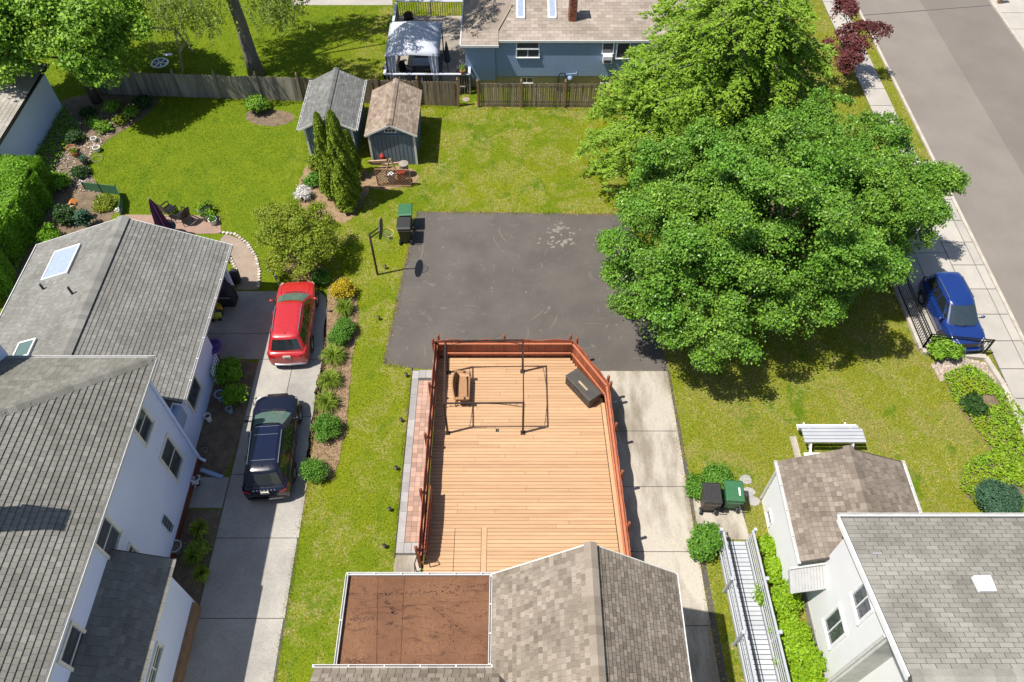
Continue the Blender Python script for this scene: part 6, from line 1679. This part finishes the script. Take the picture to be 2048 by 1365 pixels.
# picnic table
pa = P(1592,851,.75); pb = P(1722,851,.75)
pt = thing('picnic_table', ((pa.x+pb.x)/2,pa.y-.4,0), 'white plank picnic table with benches behind the garage', 'picnic table')
x0, x1, yt = pa.x+.05, pb.x-.12, pa.y
for i in range(5):
    m = MB(); m.box(x0+(0 if i == 0 else .12),x1+(0 if i == 0 else .12),yt-.15*(i+1)+.022,yt-.15*i,.72,.76); m.build('plank', MAT['ramp'], pt)
for k, yy in enumerate((yt+.22,yt-1.0)):
    for j in range(2): m = MB(); m.box(x0+.1,x1+.1,yy-.13*(j+1)+.01,yy-.13*j,.42,.455); m.build('bench_plank', MAT['white'], pt)
for x in (x0+.4,x1-.3):
    for s in (-1,1):
        m = MB(); m.bar((x,yt-.38+s*.75,0),(x,yt-.38+s*.2,.72),.05,.1); m.build('leg', MAT['white'], pt)
    m = MB(); m.bar((x,yt-.38-.7,.4),(x,yt-.38+.7,.4),.04,.09); m.build('cross_beam', MAT['white'], pt)
m = MB(); m.box(pa.x-.05,pa.x+.2,pa.y-1.4,pa.y-.05,.0,.03); o = m.build('patio_slab', MAT['conc']); o['kind'] = 'structure'

# ------------------------------------------------------------------ black metal railing round the parking apron
rl = thing('metal_railing', (17,20.5,0), 'black metal railing along the low wall round the blue car', 'railing')
c0 = Vector((16.85,24.2,.1)); c1 = Vector((16.95,19.35,.1)); c2 = Vector((19.35,19.05,.1))
for a, b in ((c0,c1),(c1,c2)):
    L_ = (b-a).length
    for z in (.12,.82,.95):
        m = MB(); m.bar(a+Vector((0,0,z)), b+Vector((0,0,z)), .035, .035); m.build('rail', MAT['blackm'], rl)
    k = int(L_/.125)
    for i in range(k+1):
        p = a.lerp(b,i/k); m = MB(); th = .06 if i in (0,k) else .018
        m.cbox((p.x,p.y,p.z+.48),(th,th,.98 if th > .05 else .84)); m.build('post' if th > .05 else 'baluster', MAT['blackm'], rl)
lw = thing('low_wall', (17.5,20,0), 'low concrete retaining wall under the black railing', 'wall')
for a, b in (((16.8,27),(16.9,19.3)),((16.9,19.2),(19.4,18.9)),((19.4,18.9),(19.6,17.6)),((19.6,17.6),(19.6,11.0))):
    m = MB(); m.bar((*a,.08),(*b,.08),.2,.18 if b[1] > 18 else .12); m.build('coping', MAT['curb'], lw)

# ------------------------------------------------------------------ back deck of the blue house
bd = thing('back_deck', (-4.6,40,0), 'weathered deck with white-capped railing beside the blue house', 'deck')
FZ = .35
for i in range(50):
    y0 = 36.95+i*.145; m = MB(); m.cur = random.random(); m.box(-6.8,-2.55,y0,y0+.137,FZ-.03,FZ); m.build('plank', MAT['ldeck'], bd)
m = MB(); m.box(-6.75,-2.6,37.0,44.0,.0,FZ-.035); m.build('substructure', MAT['under'], bd)
for a, b, nm in (((-6.85,36.85),(-2.3,36.85),'top_rail'),((-6.85,36.85),(-6.85,44.2),'top_rail'),((-2.3,36.85),(-2.3,38.0),'top_rail'),((-6.85,44.2),(-2.6,44.2),'top_rail')):
    m = MB(); m.bar((*a,FZ+.92),(*b,FZ+.92),.14,.04); m.build(nm, MAT['canvas'], bd)
    A_ = Vector((*a,0)); B_ = Vector((*b,0)); k = int((B_-A_).length/.14)
    for i in range(k+1):
        p = A_.lerp(B_,i/k); th = .09 if i % 14 == 0 else .032
        m = MB(); m.cbox((p.x,p.y,(FZ+.9)/2),(th,th,FZ+.9)); m.build('post' if th > .05 else 'baluster', MAT['ldeck'], bd)
m = MB(); m.box(-5.6,-3.9,37.6,40.2,FZ+.002,FZ+.012); tag(m.build('rug', MAT['rug']), 'dark patterned rug beneath the white canopy', 'rug')
cp = thing('canopy', (-5.3,38.7,FZ), 'white fabric canopy with drawn side curtains on the back deck', 'canopy')
X0, X1, Y0, Y1, Z0, Z1 = -6.75,-3.85,37.05,40.3,2.2,2.95
rows = 12; gv = []
for i in range(rows+1):
    for j in range(rows+1):
        a, b = i/rows, j/rows
        h = Z0+(Z1-Z0)*min(1,(1-max(abs(2*a-1),abs(2*b-1)))*1.5)**.85
        edge = .09*(1-abs(2*a-1))*(j in (0,rows))
        sag = -.05*math.sin(math.pi*min(a,1-a)*2)*math.sin(math.pi*min(b,1-b)*2)
        gv.append((X0+(X1-X0)*a, Y0+(Y1-Y0)*b, h+edge+sag))
m = MB(); m.add(gv, [(i*(rows+1)+j,(i+1)*(rows+1)+j,(i+1)*(rows+1)+j+1,i*(rows+1)+j+1) for i in range(rows) for j in range(rows)])
o = m.build('roof_cloth', MAT['canvas'], cp, smooth=True); md = o.modifiers.new('s','SOLIDIFY'); md.thickness = .012
m = MB(); cxm = (X0+X1)/2; m.add([(cxm-.4,38.4,2.92),(cxm+.4,38.4,2.92),(cxm+.4,39.0,2.92),(cxm-.4,39.0,2.92),(cxm,38.7,3.08)],[(0,1,4),(1,2,4),(2,3,4),(3,0,4)]); m.build('vent_cap', MAT['canvas'], cp)
for x in (X0+.06,X1-.06):
    for y in (Y0+.05,Y1-.05):
        m = MB(); m.tube([(x,y,FZ),(x,y,Z0)],.035,6); m.build('pole', MAT['blackm'], cp)
    m = MB(); sgn = 1 if x < -5 else -1
    pts0 = [(x+sgn*(.02+.34*k/8), Y0+.05+.035*math.sin(k*2.2), FZ+.03) for k in range(9)]; pts1 = [(x+sgn*(.02+.5*k/8), Y0+.03+.03*math.sin(k*2.2), Z0+.04) for k in range(9)]
    m.loft([pts0,pts1]); o = m.build('curtain', MAT['canvas'], cp); md = o.modifiers.new('s','SOLIDIFY'); md.thickness = .01
def patio_chair(name, loc, rz, label, mat):
    t = thing(name, loc, label, 'chair', rz=rz); B = lambda m, nm: m.build(nm, mat, t, local=True)
    m = MB(); m.cbox((0,0,.42),(.52,.52,.06)); B(m,'seat')
    rg = []
    for i in range(7):
        k = i/6*2-1; rg.append([(k*.27,-.25-.04+.05*k*k,.44),(k*.27,-.38+.05*k*k,1.0-.1*k*k),(k*.27,-.41+.05*k*k,1.0-.1*k*k),(k*.27,-.3+.05*k*k,.42)])
    m = MB(); m.loft(rg,close=True,caps=(True,True)); B(m,'backrest')
    for s in (-1,1):
        m = MB(); m.bar((s*.28,-.28,.64),(s*.28,.24,.62),.06,.03); B(m,'armrest')
        for y in (-.24,.24): m = MB(); m.tube([(s*.25,y,.42 if y < 0 else .62),(s*.28,y*1.1,0)],.018,5); B(m,'leg')
    return t
patio_chair('patio_chair', (PY(818,25,42.6).x,42.6,FZ), R(200), 'black wicker high-back chair behind the white canopy', MAT['blackm'])
patio_chair('patio_chair', (-5.75,37.75,FZ), R(-120), 'black wicker chair under the left side of the canopy', MAT['blackm'])
patio_chair('patio_chair', (-4.5,37.55,FZ), R(0), 'black chair under the canopy turned to the glass table', MAT['blackm'])
tb = thing('glass_table', (-5.0,38.35,FZ), 'blue-tinted glass table under the white canopy', 'table')
m = MB(); m.box(-5.45,-4.55,38.0,38.7,FZ+.68,FZ+.7); m.build('top', MAT['glassl'], tb)
for x in (-5.4,-4.6):
    for y in (38.05,38.65): m = MB(); m.tube([(x,y,FZ),(x,y,FZ+.68)],.02,6); m.build('leg', MAT['blackm'], tb)
um = thing('folded_umbrella', (-3.55,38.3,FZ), 'folded black umbrella standing beside the canopy', 'umbrella')
m = MB(); m.tube([(-3.55,38.3,FZ),(-3.55,38.3,2.3)],.02,6); m.build('pole', MAT['blackm'], um)
m = MB(); m.lathe([(.03,2.3),(.08,2.0),(.2,1.2),(.17,1.1),(.02,1.08)], (-3.55,38.3,0), 8); m.build('cloth', MAT['cover_bbq'], um)
g1 = PY(923,138,37.3)
bb = thing('grill', (g1.x,37.35,FZ), 'covered black grill in the corner of the back deck', 'grill')
m = MB(); m.loft([[(g1.x-.38,37.12,FZ+.02),(g1.x+.33,37.12,FZ+.02),(g1.x+.33,37.6,FZ+.02),(g1.x-.38,37.6,FZ+.02)],[(g1.x-.36,37.12,FZ+.8),(g1.x+.32,37.12,FZ+.8),(g1.x+.32,37.6,FZ+.8),(g1.x-.36,37.6,FZ+.8)],[(g1.x-.26,37.2,FZ+1.05),(g1.x+.24,37.2,FZ+1.05),(g1.x+.24,37.55,FZ+1.05),(g1.x-.26,37.55,FZ+1.05)]],close=True,caps=(True,True)); m.build('cover', MAT['blackp'], bb, bevel=.05)
g2 = PY(925,147,36.85)
pp = thing('flower_pot', (g2.x,36.85,FZ+.94), 'terracotta pot with a green plant on the back deck railing', 'flower pot')
m = MB(); m.lathe([(.09,0),(.13,.17),(.15,.17),(.15,.21),(.12,.21)], (g2.x,36.85,FZ+.94), 12); m.build('pot', MAT['terra'], pp)
q_ = rng.normal(size=(60,3))*np.array([.07,.07,.08])+np.array([g2.x,36.85,FZ+1.26]); leaves('plant', q_, unit(rng.normal(size=(60,3))+np.array([0,0,.6])), rng.uniform(.08,.14,60), .5, MAT['limeb'], pp)['kind'] = 'stuff'
cv = P(932,200); m = MB(); m.lathe([(.2,0),(.2,.03),(.0,.035)], (cv.x,cv.y,0), 16); tag(m.build('access_cover', MAT['stone']), 'pale round access cover in the grass of the fence gap', 'cover')

# ------------------------------------------------------------------ behind the grey fence: swing set
sw = thing('swing_set', (P(365,140).x,P(365,140).y,0), 'pale wooden A-frame swing set behind the grey fence', 'swing set')
b0 = P(366,147); b1 = P(385,105); ap = Vector(((b0.x+b1.x)/2,(b0.y+b1.y)/2,2.1)); L2 = Vector((-4.4,.3,0))
for off in (Vector((0,0,0)),L2):
    for q_ in (b0,b1): m = MB(); m.bar(Vector((q_.x,q_.y,0))+off, ap+off, .09,.09); m.build('leg', MAT['wood'], sw)
    m = MB(); m.bar(Vector((b0.x,b0.y,0)).lerp(ap,.45)+off, Vector((b1.x,b1.y,0)).lerp(ap,.45)+off,.07,.07); m.build('cross_brace', MAT['wood'], sw)
m = MB(); m.bar(ap+Vector((.2,0,0)), ap+L2-Vector((.2,0,0)),.1,.1); m.build('top_beam', MAT['wood'], sw)
for i, dx in enumerate((-.7,-1.15,)):
    m = MB(); m.tube([ap+Vector((dx,0,0)),ap+Vector((dx,-.1,-1.5))],.012,4); m.build('chain', MAT['galv'], sw)
m = MB(); m.cbox(ap+Vector((-.92,-.1,-1.52)),(.5,.18,.03)); m.build('seat', MAT['white'], sw)
ds = P(320,128,.4); dsc = thing('disc_swing', (ds.x,ds.y,.3), 'white-rimmed round net swing hanging behind the grey fence', 'swing')
m = MB(); m.tube([(ds.x+.45*math.cos(a),ds.y+.45*math.sin(a),.45) for a in np.linspace(0,2*math.pi,21)],.05,6,cap=False); m.build('ring', MAT['white'], dsc)
m = MB()
for k in range(3):
    a = k*math.pi/3; m.bar((ds.x+.44*math.cos(a),ds.y+.44*math.sin(a),.45),(ds.x-.44*math.cos(a),ds.y-.44*math.sin(a),.45),.06,.03)
m.build('spokes', MAT['white'], dsc)
m = MB(); m.lathe([(.0,.43),(.4,.43),(.4,.435),(0,.436)], (ds.x,ds.y,0), 16); m.build('seat', MAT['blackp'], dsc)
m = MB()
for k in range(4):
    a = k*math.pi/2+.4; m.tube([(ds.x+.44*math.cos(a),ds.y+.44*math.sin(a),.46),(ds.x+.05,ds.y+.1,2.1)],.008,4)
m.build('rope', MAT['galv'], dsc)
m = MB(); c_ = P(250,-6); m.box(c_.x-1.3,c_.x+.2,c_.y,c_.y+1.4,0,.8); tag(m.build('covered_trailer', MAT['bluesiding'], bevel=.1), 'blue-grey covered box at the far end of the back lawn', 'box')

# ------------------------------------------------------------------ patio of the left house
ub = P(338,478); 
pu = thing('patio_umbrella', (ub.x,ub.y,0), 'closed purple patio umbrella by the extension roof', 'umbrella')
ht = min((abs(J((ub.x,ub.y,z/50))[1]-398),z/50) for z in range(20,200))[1]
m = MB(); m.tube([(ub.x,ub.y,0),(ub.x,ub.y,ht+.05)],.025,8); m.build('pole', MAT['galv'], pu)
m = MB()
rgs = []
for (z, r_) in ((.75,.30),(1.1,.25),(ht-.5,.15),(ht-.15,.07),(ht,.02)):
    rgs.append([(ub.x+r_*(1+.35*(-1)**k)*math.cos(k*math.pi/8)*.85,ub.y+r_*(1+.35*(-1)**k)*math.sin(k*math.pi/8)*.85,z) for k in range(16)])
m.loft(rgs,close=True,caps=(True,True)); m.build('cloth', MAT['purple'], pu)
m = MB(); m.lathe([(.28,0),(.28,.06),(.06,.1)],(ub.x,ub.y,0),14); m.build('base', MAT['blackm'], pu)
tt = thing('patio_table', (ub.x,ub.y-.15,0), 'dark metal mesh table round the purple umbrella', 'table')
m = MB(); m.lathe([(.05,.7),(.55,.7),(.55,.72),(.05,.72)],(ub.x,ub.y,0),18,cap=False); m.build('top', MAT['blackm'], tt)
for k in range(4):
    a = k*1.57+.78; m = MB(); m.tube([(ub.x+.4*math.cos(a),ub.y+.4*math.sin(a),.7),(ub.x+.5*math.cos(a),ub.y+.5*math.sin(a),0)],.018,5); m.build('leg', MAT['blackm'], tt)
for (u, v, rz, lb) in ((344,432,-30,'dark mesh chair on the lawn side of the purple umbrella'),(370,444,60,'dark mesh chair on the brick patio near the potted plants')):
    c = P(u,v); patio_chair('mesh_chair', (c.x,c.y,0), R(rz), lb, MAT['blackm'])
def pot(u, v, r, h, label, mat, leaf=None, z=0.0, lr=None):
    c = P(u,v,z); t = thing('plant_pot', (c.x,c.y,z), label, 'plant pot')
    m = MB(); m.lathe([(r*.65,0),(r*.95,h),(r*1.05,h),(r*1.05,h*1.08),(r*.88,h*1.08),(r*.85,h*.9)], (c.x,c.y,z), 14, cap=False); m.build('pot', mat, t)
    m = MB(); m.lathe([(r*.86,h*.88),(0,h*.9)], (c.x,c.y,z), 12, cap=False); m.build('soil', MAT['soil'], t)
    if leaf:
        k = 90; lr = lr or r*1.1; q = rng.normal(size=(k,3))*np.array([lr*.5,lr*.5,lr*.4])+np.array([c.x,c.y,z+h+lr*.5]); leaves('plant', q, unit(rng.normal(size=(k,3))+np.array([0,0,.7])), rng.uniform(.08,.16,k), .5, leaf, t)['kind'] = 'stuff'
    return t
pot(405,428,.18,.3,'grey pot with pale succulent at the back of the patio group',MAT['galv'],MAT['limeb'])
pot(420,426,.22,.32,'black pot with dark foliage at the lawn edge of the patio',MAT['blackp'],MAT['dark'])
pot(412,440,.2,.28,'round stone pot with green leaves in the middle of the patio group',MAT['stone'],MAT['box'])
pot(428,448,.2,.28,'white-rimmed pot in front of the patio group',MAT['white'],MAT['box'])
pot(425,438,.16,.3,'small dark pot between the larger ones of the patio group',MAT['bink'],MAT['limeb'])
# grill, toys and trellis in the shade of the extension
c = P(446,590,.5); gl_ = thing('grill', (c.x,c.y,0), 'covered black barbecue grill in the shade at the end of the path', 'grill')
m = MB(); rr_ = lambda w,d,z: [(c.x-w/2,c.y-d/2,z),(c.x+w/2,c.y-d/2,z),(c.x+w/2,c.y+d/2,z),(c.x-w/2,c.y+d/2,z)]
m.loft([rr_(1.0,.62,.03),rr_(1.0,.64,.75),rr_(.82,.6,.9),rr_(.7,.45,1.1)],close=True,caps=(True,True)); m.build('cover', MAT['cover_bbq'], gl_, bevel=.06)
m = MB(); m.bar((c.x-.45,c.y-.36,.7),(c.x+.45,c.y-.36,.7),.03,.03); m.build('handle', MAT['galv'], gl_)
c = P(470,552,.4); m = MB(); m.lathe([(.12,0),(.2,.1),(.22,.6),(.16,.72),(.02,.8)], (c.x,c.y,0), 12); tag(m.build('covered_smoker', MAT['cover_bbq']), 'small round black covered cooker by the gravel path', 'cooker')
c = P(445,558,.4); m = MB(); m.lathe([(.25,0),(.3,.5),(.33,.55),(.3,.58),(.2,.55)], (c.x,c.y,0), 12); tag(m.build('black_tub', MAT['blackp']), 'black tub behind the covered barbecue grill', 'tub')
def toy(u, v, mat, label, mat2):
    c = P(u,v,.15); t = thing('toy_truck', (c.x,c.y,.02), label, 'toy', rz=random.uniform(0,6))
    B = lambda m, nm, mm, **k: m.build(nm, mm, t, local=True, **k)
    m = MB(); m.box(-.11,.11,-.24,.02,.1,.28); B(m,'bed',mat,bevel=.02); m = MB(); m.box(-.1,.1,.04,.22,.1,.33); B(m,'cab',mat2,bevel=.03)
    for s in (-1,1):
        for y in (-.15,.14): m = MB(); m.lathe([(.0,-.03),(.08,-.03),(.08,.03),(0,.03)], (s*.12,y,.08), 10, 'x'); B(m,'wheel',MAT['rubber'])
toy(438,614,MAT['yellow'],'yellow toy truck on the shaded drive beside the extension',MAT['yellow'])
toy(432,634,MAT['lime'],'lime green toy truck on the shaded drive beside the extension',MAT['lime'])
toy(446,604,MAT['redpl'],'red toy truck behind the yellow one on the shaded drive',MAT['orange'])
c = P(440,628,.1); m = MB(); m.lathe([(.0,0),(.12,.03),(.15,.15),(.12,.27),(0,.3)], (c.x,c.y,0), 12); tag(m.build('black_ball', MAT['blackp'], smooth=True), 'black ball lying between the toy trucks', 'ball')
c = P(552,560,.3); t_ = thing('bicycle', (c.x,c.y,0), 'small dark bicycle lying by the red car bonnet', 'bicycle', rz=.5)
for yy in (-.3,.3):
    m = MB(); m.tube([(.02,yy+.2*math.cos(a),.21+.2*math.sin(a)) for a in np.linspace(0,6.283,17)],.025,5,cap=False); m.build('wheel', MAT['rubber'], t_, local=True)
m = MB(); m.tube([(.02,-.3,.21),(.02,-.1,.5),(.02,.22,.52),(.02,.3,.21)],.02,5); m.tube([(.02,-.1,.5),(.02,.0,.22),(.02,.22,.52)],.018,5); m.tube([(-.2,.24,.66),(.22,.24,.66)],.015,5); m.build('frame', MAT['galv'], t_, local=True)
m = MB(); m.cbox((.02,-.12,.56),(.12,.2,.05)); m.build('saddle', MAT['blackp'], t_, local=True)
c = P(432,745,.4); tr = thing('trellis', (c.x,c.y,0), 'white lattice trellis planter against the pale extension wall', 'trellis')
for i in range(6):
    m = MB(); m.bar((c.x+.05,c.y-.35+i*.16,0),(c.x+.05,c.y-.35+i*.16,1.0),.03,.03); m.build('slat', MAT['white'], tr)
for i in range(6):
    m = MB(); m.bar((c.x+.075,c.y-.38,.1+i*.17),(c.x+.075,c.y+.48,.1+i*.17),.02,.03); m.build('slat', MAT['white'], tr)
m = MB(); m.box(c.x-.25,c.x+.0,c.y+.1,c.y+.7,0,.6); m.build('planter_box', MAT['blackp'], tr)
for (u, v, r, h, lb, mm) in ((420,842,.13,.35,'white garden urn in the shaded bed','white'),(432,762,.1,.18,'small white pot among the dark shrubs','white'),(395,970,.16,.25,'black pot with white flowers at the corner of the pale wall','blackp'),(355,1055,.14,.25,'white-capped pot at the foot of the pale wall','white'),(358,1102,.22,.4,'pale round bucket beside the dark-roofed bay','galv'),(413,905,.1,.2,'small pale pot in the dark bed','stone'),(445,800,.2,.4,'blue-grey garden ornament in the shaded bed','bluesiding'),(462,826,.13,.3,'small blue-grey pot in front of the garden ornament','bluesiding')):
    pot(u,v,r,h,lb,MAT[mm],MAT['flowerw'] if 'flowers' in lb else None)
# wrought trellis on the near wall, downpipe block, blue plank
tr2 = thing('wall_trellis', (WX+.05,11.3,.2), 'small dark iron trellis on the pale wall by the bed', 'trellis')
a_ = PX(328,1030,WX+.04); b_ = PX(352,1078,WX+.04)
yA, yB = sorted((a_.y,b_.y)); zA, zB = .9, 1.7
for i in range(5):
    f_ = i/4; m = MB(); m.bar((WX+.05,yA+(yB-yA)*f_,zA),(WX+.05,yA+(yB-yA)*f_,zB),.02,.02); m.build('bar', MAT['blackm'], tr2)
for i in range(5):
    z = zA+(zB-zA)*i/4; m = MB(); m.bar((WX+.07,yA,z),(WX+.07,yB,z),.02,.02); m.build('bar', MAT['blackm'], tr2)
m = MB(); a_ = P(402,940,.15); b_ = P(446,955,.05); m.bar(a_,b_,.14,.08); tag(m.build('downspout_extension', MAT['bluesiding']), 'blue-grey downspout extension lying on the concrete by the pale wall', 'downspout')

# ------------------------------------------------------------------ garden bed at the far left
def ring_(u, v, r, mat, label, h=.05):
    c = P(u,v); m = MB(); m.tube([(c.x+r*math.cos(a),c.y+r*math.sin(a),h+.02) for a in np.linspace(0,2*math.pi,17)],.013,5,cap=False)
    t = tag(m.build('garden_hoop', mat), label, 'hoop', 'pale hoops in the garden bed'); return t
for (u, v, r, lb) in ((156,252,.26,'pale wire hoop at the top of the garden bed by the ivy'),(160,262,.24,'pale wire hoop overlapping the one at the top of the bed'),(140,292,.3,'dark-rimmed wire hoop behind the orange pot'),(128,303,.3,'wire hoop next to the orange pot on the ivy side'),(134,313,.28,'wire hoop just below the orange pot'),(118,322,.3,'wire hoop lowest on the ivy side of the bed'),(137,323,.22,'white hoop tangled beside the orange pot'),(124,334,.26,'pale wire hoop over grey stones'),(167,360,.2,'bright white ring on the bare soil, upper one'),(156,367,.2,'bright white ring on the bare soil, lower one'),(195,320,.26,'pale ring at the lawn edge of the bed'),(220,265,.22,'white ring on the lawn edge in the tree shade'),(142,362,.17,'tan ring on the bare soil')):
    ring_(u, v, r, MAT['white'] if 'bright white' in lb else MAT['stone'], lb)
pot(146,305,.22,.3,'orange-red clay pot among the wire hoops',MAT['terra'])
pot(152,313,.18,.25,'second orange-red clay pot with dry stalks among the hoops',MAT['terra'],MAT['yshrub'])
pot(196,303,.18,.25,'white pot at the lawn edge in the shaded bed',MAT['white'])
pot(190,283,.15,.2,'pale bowl in the middle of the shaded bed',MAT['white'])
pot(172,328,.2,.25,'dark pot with grey foliage at the bed centre',MAT['bink'],MAT['spruce'])
pot(205,268,.16,.2,'grey-white pot by the lawn edge hoop',MAT['stone'])
pot(240,428,.1,.2,'small white vase behind the extension ridge',MAT['white'],MAT['flowerw'])
a_ = P(193,190); m = MB(); m.bar((a_.x,a_.y,0),(a_.x-.35,a_.y+.2,1.1),.05,.05); tag(m.build('stake', MAT['galv']), 'thin leaning white stake in the shaded bed', 'stake')
mp = thing('mesh_pen', (P(215,405).x,P(215,405).y,0), 'low green mesh fence around the vegetable plot', 'mesh fence')
pl = [P(172,382),P(205,386),P(240,390),P(248,408),P(246,430)]
for a_, b_ in zip(pl[:-1],pl[1:]):
    m = MB(); m.add([a_,b_,b_+Vector((0,0,.55)),a_+Vector((0,0,.55)),a_+Vector((.015,.015,0)),b_+Vector((.015,.015,0)),b_+Vector((.015,.015,.55)),a_+Vector((.015,.015,.55))],[(0,1,2,3),(7,6,5,4),(3,2,6,7)]); m.build('mesh_panel', MAT['net'], mp)
for a_ in pl: m = MB(); m.tube([a_,a_+Vector((0,0,.65))],.02,5); m.build('stake', MAT['bronze'], mp)
c = P(148,410,.9); bx_ = thing('bird_feeder', (c.x,c.y,0), 'orange wooden bird feeder on a stake in the dark bed', 'bird feeder')
m = MB(); m.tube([(c.x,c.y,0),(c.x,c.y,.9)],.02,5); m.build('stake', MAT['wood'], bx_)
m = MB(); m.cbox((c.x,c.y,.95),(.34,.34,.05),.5); m.build('tray', MAT['wood'], bx_); 
for s in (-1,1):
    m = MB(); m.add([(c.x+s*.18,c.y-.15,1.05),(c.x+s*.18,c.y+.15,1.05),(c.x,c.y+.15,1.2),(c.x,c.y-.15,1.2)],[(0,1,2,3)]); m.build('roof', MAT['orange'], bx_)
c = P(168,440,.5); bush('wrapped_plant', (c.x,c.y,0), .28,.28,1.0,'grey-green wrapped plant beside the mesh pen',MAT['spruce'],'plant',n=60,size=(.08,.14))
# brown post on the far pavement, with its shadow
c = P(1997,8); ps_ = thing('wood_post', (c.x,c.y,0), 'short brown wooden post on the far pavement', 'post')
m = MB(); m.cbox((c.x,c.y,.6),(.22,.22,1.2)); m.build('shaft', MAT['post'], ps_); m = MB(); m.cbox((c.x,c.y,1.22),(.28,.28,.06)); m.build('cap', MAT['post'], ps_)
